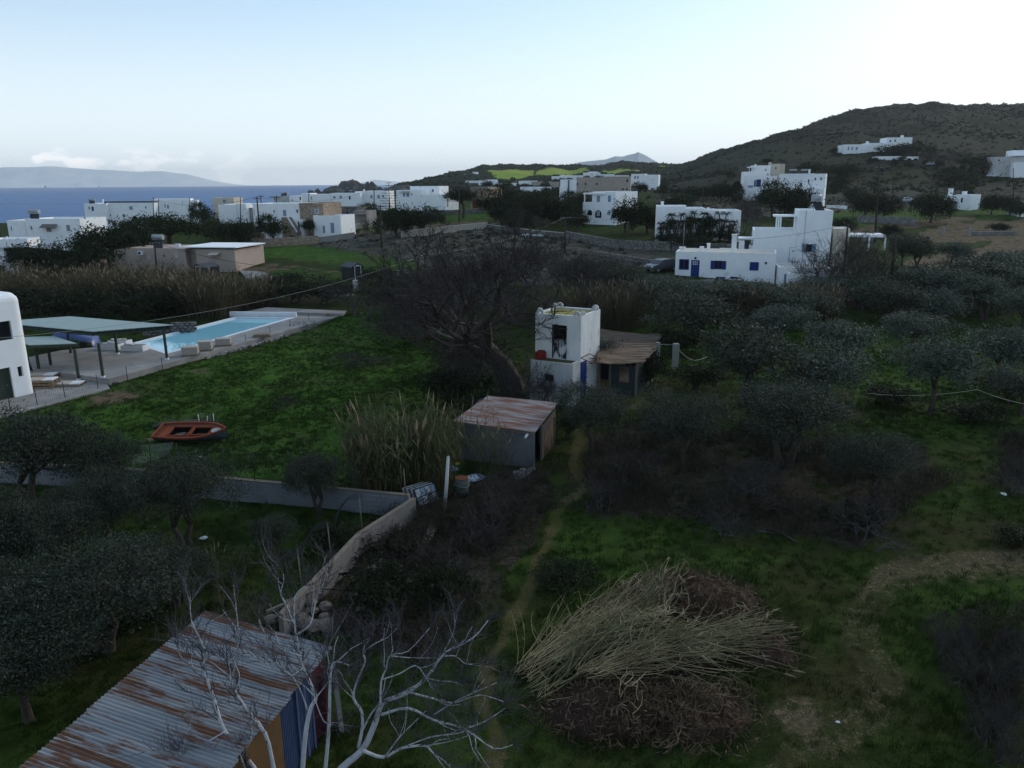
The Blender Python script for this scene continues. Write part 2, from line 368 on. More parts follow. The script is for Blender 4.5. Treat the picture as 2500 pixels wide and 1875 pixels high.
def covers(X, Y, Z):
    px, py = proj_np(X, Y, Z)
    dep = np.maximum(Y, 10)
    wob = 900.0 / dep
    qx = px + (fbm(X*.35, Y*.35, 3) - .5) * wob * 3.2; qy = py + (fbm(X*.35, Y*.35, 9) - .5) * wob * 2.0
    dirt = np.zeros_like(X); dry = np.zeros_like(X); lush = np.zeros_like(X); sunlit_field = np.zeros_like(X); moss = np.zeros_like(X); scrub = np.zeros_like(X)
    def poly(p, arr, v=1.0, wobble=True):
        arr[:] = np.maximum(arr, v * inpoly(qx if wobble else px, qy if wobble else py, p))
    # the big meadow and other fresh green ground
    poly([(-300,1100),(-100,1020),(20,1022),(270,948),(430,900),(640,840),(840,772),(930,755),(1060,765),(1085,830),(1100,900),(1000,1050),(990,1205),(300,1140),(0,1135),(-300,1140)], lush, 1.0)
    poly([(545,612),(690,592),(830,610),(1000,632),(1075,650),(960,668),(905,662),(845,648),(690,630),(600,622)], lush, .95)
    poly([(820,545),(930,535),(1000,520),(1190,505),(1200,535),(1050,550),(900,565),(830,570)], lush, .9)
    poly([(1960,515),(2080,500),(2520,490),(2520,540),(2300,520),(2130,560),(1950,545)], lush, .95)
    poly([(2150,590),(2330,595),(2330,615),(2200,645),(2140,620)], lush, .6); poly([(2000,668),(2300,650),(2540,655),(2540,690),(1990,690)], lush, .9)
    poly([(1560,600),(1660,600),(1655,630),(1590,625)], lush, .8)
    poly([(2080,830),(2540,820),(2540,960),(2300,1060),(2120,1040),(2080,930)], lush, .7)
    poly([(2270,430),(2420,410),(2440,425),(2300,445)], lush, .7)
    poly([(590,640),(700,650),(850,668),(850,700),(600,700)], lush, .45)
    poly([(1330,1230),(1430,1270),(1900,1370),(1700,1410),(1350,1400)], lush, .35); poly([(1700,880),(1600,860),(1560,1000),(1480,960),(1480,930)], lush, .35)
    # dark heather and dry stalks
    poly([(700,585),(850,566),(1010,556),(1200,553),(1390,582),(1600,612),(1640,640),(1300,700),(1060,660),(980,634),(830,610)], scrub, 1.0)
    poly([(1450,590),(1650,600),(1700,625),(1450,640)], scrub, .7)
    poly([(1600,470),(2100,440),(2520,440),(2520,492),(2000,520),(1600,560)], scrub, .9)
    poly([(1430,1070),(1600,1030),(1900,1060),(2100,1070),(2270,1100),(2300,1180),(2180,1260),(2100,1340),(1950,1330),(1700,1270),(1450,1270),(1420,1180)], dry, 1.0)
    poly([(1080,1180),(1330,1150),(1345,1250),(1240,1380),(1150,1500),(1000,1600),(830,1560),(760,1460),(900,1310),(1000,1230)], dry, 1.0)
    poly([(2440,1080),(2540,1060),(2540,1200),(2450,1190)], dry, .9)
    poly([(2360,1470),(2540,1440),(2540,1900),(2430,1900),(2340,1700),(2320,1560)], dry, .32); poly([(2330,1430),(2540,1400),(2540,1500),(2420,1600),(2330,1560)], lush, .3)
    poly([(1250,700),(1650,720),(2100,700),(2500,700),(2540,800),(2100,790),(1800,800),(1450,780),(1000,780),(1000,720)], dry, .25); poly([(1480,760),(2540,760),(2540,1000),(1960,930),(1500,900)], lush, .6)
    poly([(0,660),(620,690),(900,730),(620,755),(300,760),(-100,790),(-100,680)], dry, .8)
    # bare earth
    moss[:] = np.maximum(moss, soft(pldist(qx, qy, [(1420,1000,16),(1412,1060,14),(1396,1130,16),(1408,1190,16),(1352,1290,15),(1305,1370,15),(1252,1470,17),(1195,1600,20),(1200,1740,24),(1215,1880,28)])))
    moss[:] = np.maximum(moss, .9 * soft(pldist(qx, qy, [(1400,990,26),(1500,985,30),(1590,975,14),(1620,950,10)])))
    moss[:] = np.maximum(moss, .8 * soft(pldist(qx, qy, [(1412,1060,16),(1406,1110,18),(1408,1180,14)])))
    for b in [(600,1325,70,50,.42),(720,1290,50,60,.35),(530,1310,60,26,.3),(820,1235,30,25,.3),(360,1345,90,26,.3),(140,1300,80,26,.28),(360,1065,26,10,.8),(285,975,66,13,.8),(480,905,44,9,.55),(770,806,40,6,.6),
              (1790,1310,60,16,.3),(1890,1440,70,24,.36),(1215,1830,46,60,.5),(1640,1850,70,30,.35),(2200,1260,60,20,.3),(2330,1180,70,100,.34),(230,560,60,4,.5),(20,670,40,6,.9),(2400,1030,60,20,.25),(1960,1760,80,70,.62),(2040,1830,80,50,.5),(2450,1800,80,70,.45)]:
        dirt[:] = np.maximum(dirt, b[4] * blob(qx, qy, *b[:4]))
    tr = soft(pldist(qx, qy, [(2540,1350,60),(2330,1385,55),(2200,1420,60),(2120,1480,75),(2110,1580,80),(2160,1680,80),(2100,1780,90),(1960,1800,80),(1900,1880,70)]))
    dirt[:] = np.maximum(dirt, .47 * tr)
    dirt[:] = np.maximum(dirt, .58 * soft(pldist(qx, qy, [(2540,1345,40),(2330,1372,44),(2180,1410,44),(2110,1450,34)])))
    poly([(2170,590),(2330,545),(2480,535),(2540,532),(2540,640),(2420,650),(2250,655),(2190,650),(2260,620),(2420,600),(2420,590),(2300,595),(2200,605)], dirt, .95)
    dirt[:] = np.maximum(dirt, soft(pldist(px, py, [(1930,572,7),(2060,566,6),(2200,556,5),(2290,545,5),(2350,535,5),(2380,531,4)])))
    dirt[:] = np.maximum(dirt, .9 * soft(pldist(px, py, [(2120,552,3),(2230,540,3),(2370,533,3)])))
    dirt[:] = np.maximum(dirt, .9 * soft(pldist(px, py, [(860,570,4),(960,560,4),(1120,545,4),(1190,540,3)])))
    dirt[:] = np.maximum(dirt, .8 * soft(pldist(px, py, [(560,634,3),(700,649,3),(850,667,3)])))
    poly([(1690,490),(1790,475),(1790,500),(1700,515)], dirt, .5)
    poly([(2400,400),(2540,395),(2540,418),(2420,415)], dirt, .6)
    poly([(560,660),(640,648),(720,655),(640,670)], dirt, .7, False)
    # far hillside
    far = np.clip((Y - 285) / 60, 0, 1); scrub[:] = np.maximum(scrub, far)
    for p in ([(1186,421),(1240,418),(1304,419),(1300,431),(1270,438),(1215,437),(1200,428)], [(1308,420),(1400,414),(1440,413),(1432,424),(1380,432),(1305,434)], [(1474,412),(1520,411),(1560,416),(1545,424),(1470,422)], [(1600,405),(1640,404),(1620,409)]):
        k = inpoly(px, py, p) & (Y > 450); sunlit_field[k] = 1
    scrub[sunlit_field > 0] = 0
    lush *= 1 - far
    return px, py, np.clip(dirt, 0, 1), np.clip(dry, 0, 1), np.clip(lush, 0, 1), sunlit_field, np.clip(moss, 0, 1), np.clip(scrub, 0, 1)

def lumps(X, Y, dry, lush, scrub, dirt):
    near = np.clip(1 - Y / 110, 0, 1)
    z = (fbm(X*.9, Y*.9, 41, 3) - .5) * .34 * lush * near
    z += (fbm(X*1.7, Y*1.7, 43, 3) - .5) * .16 * (1 - dirt) * near
    z += (fbm(X*.12, Y*.12, 47, 3) - .5) * .5 * np.clip((Y-18)/20, 0, 1) * near
    z += (fbm(X*.5, Y*.5, 49, 3) - .5) * .5 * dry * near
    z += (fbm(X*.45, Y*.45, 51, 3) - .4) * 1.0 * scrub * np.clip((Y-80)/60, 0, 1)
    far = np.clip((Y-420)/160, 0, 1)
    z += ((fbm(X*.03, Y*.03, 53, 4) - .5) * 12 + (fbm(X*.14, Y*.14, 57, 3) - .5) * 2.6) * far * np.clip(1.4 - Y / 2500, 0, 1)
    return z
ys = [-30., -15., -5., 2., 6., 8.]
while ys[-1] < 3000:
    y = ys[-1]; ys.append(y + min(max(y*y/5320., .15), 9. if y < 1000 else 60.))
GY = np.array(ys)
GU = np.concatenate([np.linspace(-2.2, -.74, 24)[:-1], np.linspace(-.74, .74, 520), np.linspace(.74, 2.2, 24)[1:]])
YY, UUg = np.meshgrid(GY, GU, indexing='ij')
XX = UUg * np.maximum(YY, 14.0)
ZZ = tz_np(XX, YY)
_px, _py, c_dirt, c_dry, c_lush, c_sunlit_field, c_moss, c_scrub = covers(XX, YY, ZZ)
LUMP = lumps(XX, YY, c_dry, c_lush, c_scrub, np.maximum(c_dirt, c_moss))
ZL = ZZ + LUMP
nr, nc = XX.shape
idx = np.arange(nr*nc).reshape(nr, nc)
quads = np.stack([idx[:-1,:-1], idx[:-1,1:], idx[1:,1:], idx[1:,:-1]], -1).reshape(-1, 4)
V = np.stack([XX, YY, ZL], -1).reshape(-1, 3)
me = npmesh('ground', V, quads, None, True)
def colattr(me, name, r, g, b):
    a = me.color_attributes.new(name, 'FLOAT_COLOR', 'POINT')
    a.data.foreach_set('color', np.stack([r, g, b, np.ones_like(r)], -1).astype(np.float32).ravel())
colattr(me, 'cover', c_dirt.ravel(), c_dry.ravel(), c_lush.ravel())
colattr(me, 'cover_two', c_sunlit_field.ravel(), c_moss.ravel(), c_scrub.ravel())
def groundmat():
    m = bpy.data.materials.new('ground'); m.use_nodes = True; t = m.node_tree; N = t.nodes; L = t.links
    b = N['Principled BSDF']; b.inputs['Roughness'].default_value = .95; b.inputs['Specular IOR Level'].default_value = .02
    geo = N.new('ShaderNodeNewGeometry'); pos = geo.outputs['Position']
    def noise(s, d=5, rough=.55):
        n = N.new('ShaderNodeTexNoise'); n.inputs['Scale'].default_value = s; n.inputs['Detail'].default_value = d; n.inputs['Roughness'].default_value = rough; L.new(pos, n.inputs['Vector']); return n.outputs[0]
    def mr(v, a, c, lo=0., hi=1.):
        n = N.new('ShaderNodeMapRange'); n.inputs[1].default_value = a; n.inputs[2].default_value = c; n.inputs[3].default_value = lo; n.inputs[4].default_value = hi; L.new(v, n.inputs[0]); return n.outputs[0]
    def mx(f, a, c):
        n = N.new('ShaderNodeMixRGB')
        if isinstance(f, float): n.inputs[0].default_value = f
        else: L.new(f, n.inputs[0])
        for k, v in ((1, a), (2, c)):
            if isinstance(v, tuple): n.inputs[k].default_value = (*v, 1)
            else: L.new(v, n.inputs[k])
        return n.outputs[0]
    def ma(op, a, c):
        n = N.new('ShaderNodeMath'); n.operation = op; n.use_clamp = op == 'MULTIPLY'
        for k, v in ((0, a), (1, c)):
            if isinstance(v, (int, float)): n.inputs[k].default_value = v
            else: L.new(v, n.inputs[k])
        return n.outputs[0]
    def cov(name):
        a = N.new('ShaderNodeAttribute'); a.attribute_name = name; s = N.new('ShaderNodeSeparateColor'); L.new(a.outputs['Color'], s.inputs[0]); return s.outputs
    c1 = cov('cover'); c2 = cov('cover_two')
    nf = noise(5.5, 6, .65); nm = noise(.8, 6, .6); nl = noise(.16, 5); nvf = noise(22., 4, .7)
    col = mx(mr(nm, .35, .65), (.010, .020, .004), (.033, .054, .011))           # ordinary rough grass
    col = mx(mr(nl, .45, .68), col, (.034, .030, .013))                          # browner patches
    lushc = mx(mr(nm, .35, .62), (.018, .046, .006), (.054, .108, .017)); lushc = mx(mr(nl, .50, .70), lushc, (.042, .055, .020))
    col = mx(ma('MULTIPLY', c1[2], .93), col, lushc)
    scr = mx(mr(noise(.30, 6, .7), .42, .66), (.007, .011, .005), (.032, .035, .024)); scr = mx(mr(noise(.05, 4), .50, .66), scr, (.022, .028, .013))
    sx = N.new('ShaderNodeSeparateXYZ'); L.new(pos, sx.inputs[0])
    hea = mx(mr(noise(.22, 6, .7), .40, .62), (.034, .033, .022), (.088, .080, .070)); scr = mx(mr(sx.outputs[1], 250., 330.), hea, scr)
    col = mx(c2[2], col, scr)
    dryc = mx(mr(nf, .35, .65), (.018, .015, .011), (.060, .048, .036)); dryc = mx(mr(nm, .52, .62), dryc, (.013, .022, .006))
    col = mx(ma('MULTIPLY', c1[1], mr(nm, .2, .5)), col, dryc)
    sunlit_fieldc = mx(mr(noise(.02, 5), .4, .6), (.17, .25, .035), (.24, .27, .055))  # far green fields, with the sunshine on them painted into the colour
    col = mx(c2[0], col, sunlit_fieldc)
    # worn earth shows through where noise + cover is high
    e = mr(ma('ADD', c1[0], ma('MULTIPLY', ma('SUBTRACT', mx(.6, nf, nm), .5), 2.3)), .42, .72)
    earth = mx(mr(nf, .3, .7), (.062, .044, .027), (.150, .108, .070)); earth = mx(mr(nvf, .55, .85), earth, (.21, .17, .125)); earth = mx(mr(nm, .50, .62), earth, (.030, .034, .013))
    col = mx(e, col, earth)
    ms = mr(ma('ADD', c2[1], ma('MULTIPLY', ma('SUBTRACT', mx(.5, nf, nm), .5), 2.0)), .35, .95)
    mossc = mx(mr(nm, .42, .60), (.058, .056, .018), (.095, .070, .036))
    col = mx(ma('MULTIPLY', ms, .72), col, mossc)
    sp = mr(nvf, .25, .75, .35, 1.65); cc = N.new('ShaderNodeCombineColor'); [L.new(sp, cc.inputs[k]) for k in range(3)]
    mu = N.new('ShaderNodeMixRGB'); mu.blend_type = 'MULTIPLY'; mu.inputs[0].default_value = 1.; L.new(col, mu.inputs[1]); L.new(cc.outputs[0], mu.inputs[2])
    L.new(mu.outputs[0], b.inputs['Base Color'])
    bp = N.new('ShaderNodeBump'); bp.inputs['Strength'].default_value = .7; bp.inputs['Distance'].default_value = .12; L.new(nf, bp.inputs['Height']); L.new(bp.outputs[0], b.inputs['Normal'])
    return m
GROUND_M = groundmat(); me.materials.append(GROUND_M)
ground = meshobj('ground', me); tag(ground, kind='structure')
def gz(x, y):
    """ground height with the lumps"""
    a = np.array([x], float); b = np.array([y], float); z = tz_np(a, b); _, _, d, dr, lu, _, mo, scb = covers(a, b, z)
    return float((z + lumps(a, b, dr, lu, scb, np.maximum(d, mo)))[0])

# ================================================================== sea and far islands
SEA = -3.5
def seamat():
    m = bpy.data.materials.new('sea'); m.use_nodes = True; t = m.node_tree; N = t.nodes; L = t.links
    b = N['Principled BSDF']; b.inputs['Roughness'].default_value = .42; b.inputs['Specular IOR Level'].default_value = .07
    g = N.new('ShaderNodeNewGeometry')
    mm = N.new('ShaderNodeMapping'); mm.inputs['Scale'].default_value = (.0008, .004, 1); L.new(g.outputs['Position'], mm.inputs[0])
    n = N.new('ShaderNodeTexNoise'); n.inputs['Scale'].default_value = 1; n.inputs['Detail'].default_value = 6; L.new(mm.outputs[0], n.inputs['Vector'])
    r = N.new('ShaderNodeMapRange'); r.inputs[1].default_value = .35; r.inputs[2].default_value = .65; L.new(n.outputs[0], r.inputs[0])
    x = N.new('ShaderNodeMixRGB'); x.inputs[1].default_value = (.022, .085, .22, 1); x.inputs[2].default_value = (.045, .125, .28, 1); L.new(r.outputs[0], x.inputs[0])
    L.new(x.outputs[0], b.inputs['Base Color'])
    m2 = N.new('ShaderNodeMapping'); m2.inputs['Scale'].default_value = (.05, .16, 1); L.new(g.outputs['Position'], m2.inputs[0])
    n2 = N.new('ShaderNodeTexNoise'); n2.inputs['Scale'].default_value = 1; n2.inputs['Detail'].default_value = 8; L.new(m2.outputs[0], n2.inputs['Vector'])
    bp = N.new('ShaderNodeBump'); bp.inputs['Strength'].default_value = 1.0; bp.inputs['Distance'].default_value = 3.0; L.new(n2.outputs[0], bp.inputs['Height']); L.new(bp.outputs[0], b.inputs['Normal'])
    return m
xs = np.array([-13500, -6000, -3000, -1500, 0, 1500, 3000, 6000, 13500.]); yss = np.array([-500, 150, 400, 800, 1600, 3000, 5500, 9000, 13000.])
A, B = np.meshgrid(xs, yss)
ii = np.arange(A.size).reshape(A.shape); sq = np.stack([ii[:-1,:-1], ii[:-1,1:], ii[1:,1:], ii[1:,:-1]], -1).reshape(-1, 4)
sea = meshobj('sea', npmesh('sea', np.stack([A, B, np.full_like(A, SEA)], -1).reshape(-1, 3), sq, seamat())); tag(sea, kind='structure')

def mountain(name, ridge, Y, depth, m, seed, rough):
    """ridge: (px, py) silhouette points at distance Y; a solid ridge with slopes falling to the water on both sides"""
    n = 140; px = np.linspace(ridge[0][0], ridge[-1][0], n); py = np.interp(px, [r[0] for r in ridge], [r[1] for r in ridge])
    top = np.array([P(a, b, Y) for a, b in zip(px, py)]); hgt = np.maximum(top[:, 2] - SEA + 4, 2)
    rows = 26; tt = np.linspace(-1, 1, rows); Vv = []
    for t in tt:
        y = Y + t * depth; prof = (1 - abs(t)) ** 1.25
        xx = top[:, 0] * (1 + t * depth / Y * .9)
        nz_ = fbm(xx / (depth * .22) + seed, np.full(n, y) / (depth * .22), seed, 5) - .5
        zz = SEA - 4 + hgt * (prof + nz_ * rough * (1 - abs(t)) * np.clip(abs(t) * 4, 0.15, 1))
        Vv.append(np.stack([xx, np.full(n, y), zz], -1))
    Vv = np.array(Vv).reshape(-1, 3); ii = np.arange(rows * n).reshape(rows, n)
    q = np.stack([ii[:-1,:-1], ii[:-1,1:], ii[1:,1:], ii[1:,:-1]], -1).reshape(-1, 4)
    o = meshobj(name, npmesh(name, Vv, q, m, True)); tag(o, kind='structure'); return o
MT = mat('hazed_far_rock', (.56, .58, .60), .95, (.64, .65, .65), .004, .4, objco=False); MT2 = mat('far_scrub_rock', (.26, .29, .32), .95, (.34, .36, .38), .004, .4, objco=False)  # island rock is paled, so distance haze is part of its base colour
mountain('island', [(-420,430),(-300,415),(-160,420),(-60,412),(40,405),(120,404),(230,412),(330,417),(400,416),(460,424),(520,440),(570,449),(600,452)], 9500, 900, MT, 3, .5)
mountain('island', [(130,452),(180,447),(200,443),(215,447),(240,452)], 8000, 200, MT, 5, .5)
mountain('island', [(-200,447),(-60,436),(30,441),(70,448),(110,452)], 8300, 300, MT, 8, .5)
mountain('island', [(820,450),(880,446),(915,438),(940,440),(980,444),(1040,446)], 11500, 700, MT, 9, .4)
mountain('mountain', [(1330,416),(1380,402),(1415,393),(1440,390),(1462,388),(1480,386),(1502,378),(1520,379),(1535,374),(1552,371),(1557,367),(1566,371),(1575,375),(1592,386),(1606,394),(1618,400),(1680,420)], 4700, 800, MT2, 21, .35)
# ------------------------------------------------------------------ air
hz = MB().box((-14000, -700, SEA - 61), (14000, 13500, 250))
hm = bpy.data.materials.new('haze'); hm.use_nodes = True; hn = hm.node_tree; hn.nodes.remove(hn.nodes['Principled BSDF'])
pv = hn.nodes.new('ShaderNodeVolumePrincipled'); pv.inputs['Color'].default_value = (.93, .96, 1, 1); pv.inputs['Density'].default_value = 7.5e-5; pv.inputs['Anisotropy'].default_value = .2
hn.links.new(pv.outputs[0], hn.nodes['Material Output'].inputs['Volume'])
haze = hz.build('haze', hm); tag(haze, kind='stuff')
# ================================================================== plant builders
M_BARK = mat('bark', (.035, .028, .022), .95, (.075, .062, .05), 6, .5, .6, 30)
M_GREYBARK = mat('grey_bark', (.05, .045, .045), .95, (.10, .092, .09), 5, .5)
M_WHITEBARK = mat('pale_bark', (.50, .50, .52), .8, (.30, .295, .30), 4, .6, .3, 40, col3=(.08, .075, .07), scale3=9, thr3=(.60, .72))
M_TWIG = mat('twig', (.060, .052, .050), .9, (.032, .027, .025), 2, .6)
M_DARKTWIG = mat('dark_twig', (.030, .025, .024), .9, (.06, .05, .048), 2, .6)
M_OLIVE = leafmat('olive_leaf', (0.0156, 0.0250, 0.0148), (0.0437, 0.0577, 0.0359), (0.0897, 0.1076, 0.0874), 1.6)
M_OLIVEDARK = leafmat('dark_olive_leaf', (0.0094, 0.0151, 0.0079), (0.0259, 0.0346, 0.0194), (0.0576, 0.0691, 0.0518), 1.6)
M_PINE = leafmat('pine_needle', (0.0070, 0.0126, 0.0056), (0.0210, 0.0308, 0.0126), None, .7)
M_PINEGREEN = leafmat('green_needle', (0.0101, 0.0187, 0.0072), (0.0288, 0.0446, 0.0158), None, .7)
M_BUSH = leafmat('bush_leaf', (0.0098, 0.0154, 0.0070), (0.0266, 0.0336, 0.0168), None, 1.0)
M_SCRUB = leafmat('scrub_leaf', (0.0105, 0.0135, 0.0075), (0.0270, 0.0285, 0.0195), None, .09, trans=0)
M_REED = leafmat('reed_stalk', (0.0600, 0.0496, 0.0272), (0.1200, 0.0976, 0.0528), None, .6)
M_REEDDARK = leafmat('dark_reed_stalk', (0.0450, 0.0390, 0.0225), (0.0975, 0.0810, 0.0465), None, .4)
M_REEDGREEN = leafmat('reed_leaf', (.050, .062, .026), (.095, .105, .046), None, .8)
M_PLUME = leafmat('reed_plume', (.16, .125, .078), (.24, .19, .125), None, 2)
M_DRY = leafmat('dry_stalk', (0.0258, 0.0218, 0.0156), (0.0558, 0.0462, 0.0326), None, .5, trans=0)
M_GRASS = leafmat('grass_blade', (0.0132, 0.0264, 0.0053), (0.0363, 0.0594, 0.0132), None, .45, trans=.3)
M_PALM = leafmat('palm_leaf', (0.0128, 0.0208, 0.0096), (0.0304, 0.0432, 0.0176), None, .8)

def leafcards(rs, C, size, aspect, up=.35, jit=.5):
    """one four-sided leaf per centre, random orientation; returns V, F"""
    n = len(C)
    d = rs.normal(size=(n, 3)); d[:, 2] += up; d /= np.linalg.norm(d, axis=1)[:, None]
    e = rs.normal(size=(n, 3)); e -= d * (e * d).sum(1)[:, None]; e /= np.linalg.norm(e, axis=1)[:, None] + 1e-9
    L = (size * (1 + jit * (rs.random(n) - .5) * 2))[:, None]; W = L * aspect
    V = np.stack([C, C + d*L*.5 + e*W*.5, C + d*L, C + d*L*.5 - e*W*.5], 1).reshape(-1, 3)
    return V, np.arange(4*n).reshape(n, 4)
def clumps(rs, n_cl, per, rx, rz, cz, csize, lobes=5, hollow=.55, flat=0.):
    """leaf centres gathered in clumps through an uneven crown made of several offset lobes"""
    lob = rs.normal(size=(lobes, 3)); lob /= np.linalg.norm(lob, axis=1)[:, None]
    lob *= np.array([rx*.48, rx*.48, rz*.42]); lr = .50 + .28 * rs.random(lobes)
    cs = []
    while len(cs) < n_cl:
        k = rs.integers(lobes); d = rs.normal(size=3); d /= np.linalg.norm(d)
        if d[2] < -.55 + flat: continue
        r = (hollow + (1-hollow) * rs.random() ** .6) * lr[k]
        cs.append(lob[k] + d * np.array([rx, rx, rz]) * r)
    cs = np.array(cs)
    sz = csize * (.6 + .8 * rs.random(n_cl))
    P_ = np.repeat(cs, per, 0) + rs.normal(size=(n_cl*per, 3)) * np.repeat(sz, per)[:, None] * np.array([1, 1, .8])
    P_[:, 2] += cz
    return P_, cs + np.array([0, 0, cz])
def limbtree(mb, rs, tips, base_r, trunk_h, lean=(0, 0), n_main=4, stems=1):
    """trunk that splits into limbs reaching for some of the clump centres"""
    sel = tips[rs.permutation(len(tips))[:n_main * 5]]
    for sidx in range(stems):
        bx = (sidx - (stems-1)/2) * base_r * 2.2
        fork = Vector((lean[0] + bx * 2.5, lean[1] + rs.normal() * .1, trunk_h * (.9 + .2 * rs.random())))
        mid = Vector((bx * 1.5 + lean[0]*.4 + rs.normal()*.06, lean[1]*.4 + rs.normal()*.06, trunk_h * .5))
        mb.tube([(bx, 0, -.25), (bx*1.05, 0, .05), mid, fork], [base_r*1.5, base_r*1.15, base_r*.85, base_r*.75], 7)
        for k in range(n_main):
            mine = sel[(k + sidx) % n_main::n_main]
            if not len(mine): continue
            c = Vector(mine.mean(0)); j = fork.lerp(c, .5) + Vector(rs.normal(size=3) * .12)
            mb.tube([fork, j, c], [base_r*.6, base_r*.4, base_r*.24], 5)
            for t in mine[:4]:
                t = Vector(t); q = j.lerp(t, .5) + Vector(rs.normal(size=3) * .1)
                mb.tube([j, q, t], [base_r*.33, base_r*.2, base_r*.07], 4)
def leafytree(seed, R, Hc, trunk_h, n_cl, per, csize, leaf, aspect, m_leaf, base_r, lobes=5, stems=1, n_main=4, up=.35, flat=0., m_bark=None):
    rs = np.random.default_rng(seed)
    C, tips = clumps(rs, n_cl, per, R, Hc / 2, trunk_h + Hc * .42, csize, lobes, flat=flat)
    Vv, Ff = leafcards(rs, C, np.full(len(C), leaf), aspect, up)
    crown = npmesh('crown', Vv, Ff, m_leaf)
    mb = MB(); limbtree(mb, rs, tips, base_r, trunk_h, (rs.normal()*.12*R*.4, rs.normal()*.12*R*.4), n_main, stems)
    return crown, mb.mesh('trunk', m_bark or M_BARK)
def tree(name, meshes, loc, rz, s, label, cat='tree', group=None, parts=('crown', 'trunk')):
    e = empty(name, loc, rz, label, cat, group); e.scale = s if hasattr(s, '__len__') else (s,) * 3
    for n, me_ in zip(parts, meshes):
        if me_: meshobj(n, me_, e)
    return e
def bare(seed, height, spread, base_r, levels=5, kids=(3, 4), gnarl=.25, up=.5, stems=1, minr=.006, first=.35, shrink=.72, ang=.75):
    """leafless tree: forking limbs down to fine twigs. Returns (MB for limbs, MB for twigs)"""
    r = random.Random(seed); A, B = MB(), MB()
    def grow(p, d, L, rad, lev):
        n = 4 if lev > 1 else 3; pts = [p]; q = p
        for i in range(n):
            d = (d + Vector((r.gauss(0, gnarl), r.gauss(0, gnarl), r.gauss(0, gnarl) + up*.12))).normalized()
            q = q + d * (L / n); pts.append(q)
        e = max(rad * .62, minr)
        rr = [rad + (e - rad) * i / n for i in range(n+1)]
        (A if lev > levels - 3 else B).tube(pts, rr, 6 if lev == levels else (5 if lev > levels-2 else 3), cap=False)
        if lev == 0: return
        k = r.randint(*kids)
        for i in range(k):
            t = 1.0 if i == 0 else r.uniform(.45, 1.0); ip = t * n; a = min(int(ip), n-1); pp = pts[a].lerp(pts[a+1], ip - a)
            ax = Vector((r.gauss(0, 1), r.gauss(0, 1), r.gauss(0, 1))).normalized()
            nd = (d + ax * ang * r.uniform(.6, 1.3) * (spread if lev >= levels-1 else 1)).normalized(); nd.z += up * .25; nd.normalize()
            grow(pp, nd, L * shrink * r.uniform(.75, 1.15), max(e * r.uniform(.65, .95), minr), lev - 1)
    for s in range(stems):
        d = Vector((r.gauss(0, .25 if stems == 1 else .6), r.gauss(0, .25 if stems == 1 else .6), 1)).normalized()
        grow(Vector((r.gauss(0, .05*stems), r.gauss(0, .05*stems), -.1)), d, height * first, base_r * r.uniform(.7, 1.1), levels)
    return A, B
def reedclump(seed, n, rx, ry, h, m_st, leafn=5, plume=.35, wid=.03):
    """standing canes: (stalks mesh, leaves mesh, plumes mesh)"""
    r = random.Random(seed); S, Lf, Pl = MB(), MB(), MB()
    for i in range(n):
        a = r.uniform(0, 6.283); q = math.sqrt(r.random()); x, y = q*rx*math.cos(a), q*ry*math.sin(a)
        hh = h * r.uniform(.55, 1.08) * (1 - .25*q); ln = r.uniform(.02, .22) + q*.12
        dx, dy = math.cos(a)*ln + r.gauss(0, .08), math.sin(a)*ln + r.gauss(0, .08)
        pts = [(x + dx*hh*t*t, y + dy*hh*t*t, hh*t*(1 - ln*ln*t*.3)) for t in (0, .35, .7, 1)]
        S.ribbon(pts, [wid, wid*.9, wid*.7, wid*.3], Vector((r.gauss(0, 1), r.gauss(0, 1), .1)))
        tip = Vector(pts[-1])
        for k in range(leafn):
            t = r.uniform(.3, 1); b = Vector((x + dx*hh*t*t, y + dy*hh*t*t, hh*t)); aa = r.uniform(0, 6.283); l = r.uniform(.3, .6)
            o = Vector((math.cos(aa), math.sin(aa), 0)) * l
            Lf.ribbon([b, b + o*.5 + Vector((0, 0, l*.45)), b + o + Vector((0, 0, l*r.uniform(-.3, .5)))], [.035, .03, .004], Vector((r.gauss(0, .3), r.gauss(0, .3), 1)))
        if r.random() < plume:
            d = (tip - Vector(pts[-2])).normalized(); l = r.uniform(.3, .5)
            Pl.ribbon([tip - d*.1, tip + d*l*.4, tip + d*l], [.02, .085, .01], Vector((r.gauss(0, 1), r.gauss(0, 1), .1)))
    return S.mesh('stalks', m_st), Lf.mesh('leaves', M_REEDGREEN if m_st is M_REED else M_REEDDARK), Pl.mesh('plumes', M_PLUME)
def reeds(meshes, loc, rz, s, label, group=None, name='reed_clump'):
    e = empty(name, loc, rz, label, 'reeds', group); e.scale = s if hasattr(s, '__len__') else (s,)*3
    for n, m_ in zip(('stalks', 'leaves', 'plumes'), meshes):
        o = meshobj(n, m_, e); o['kind'] = 'stuff'
    return e

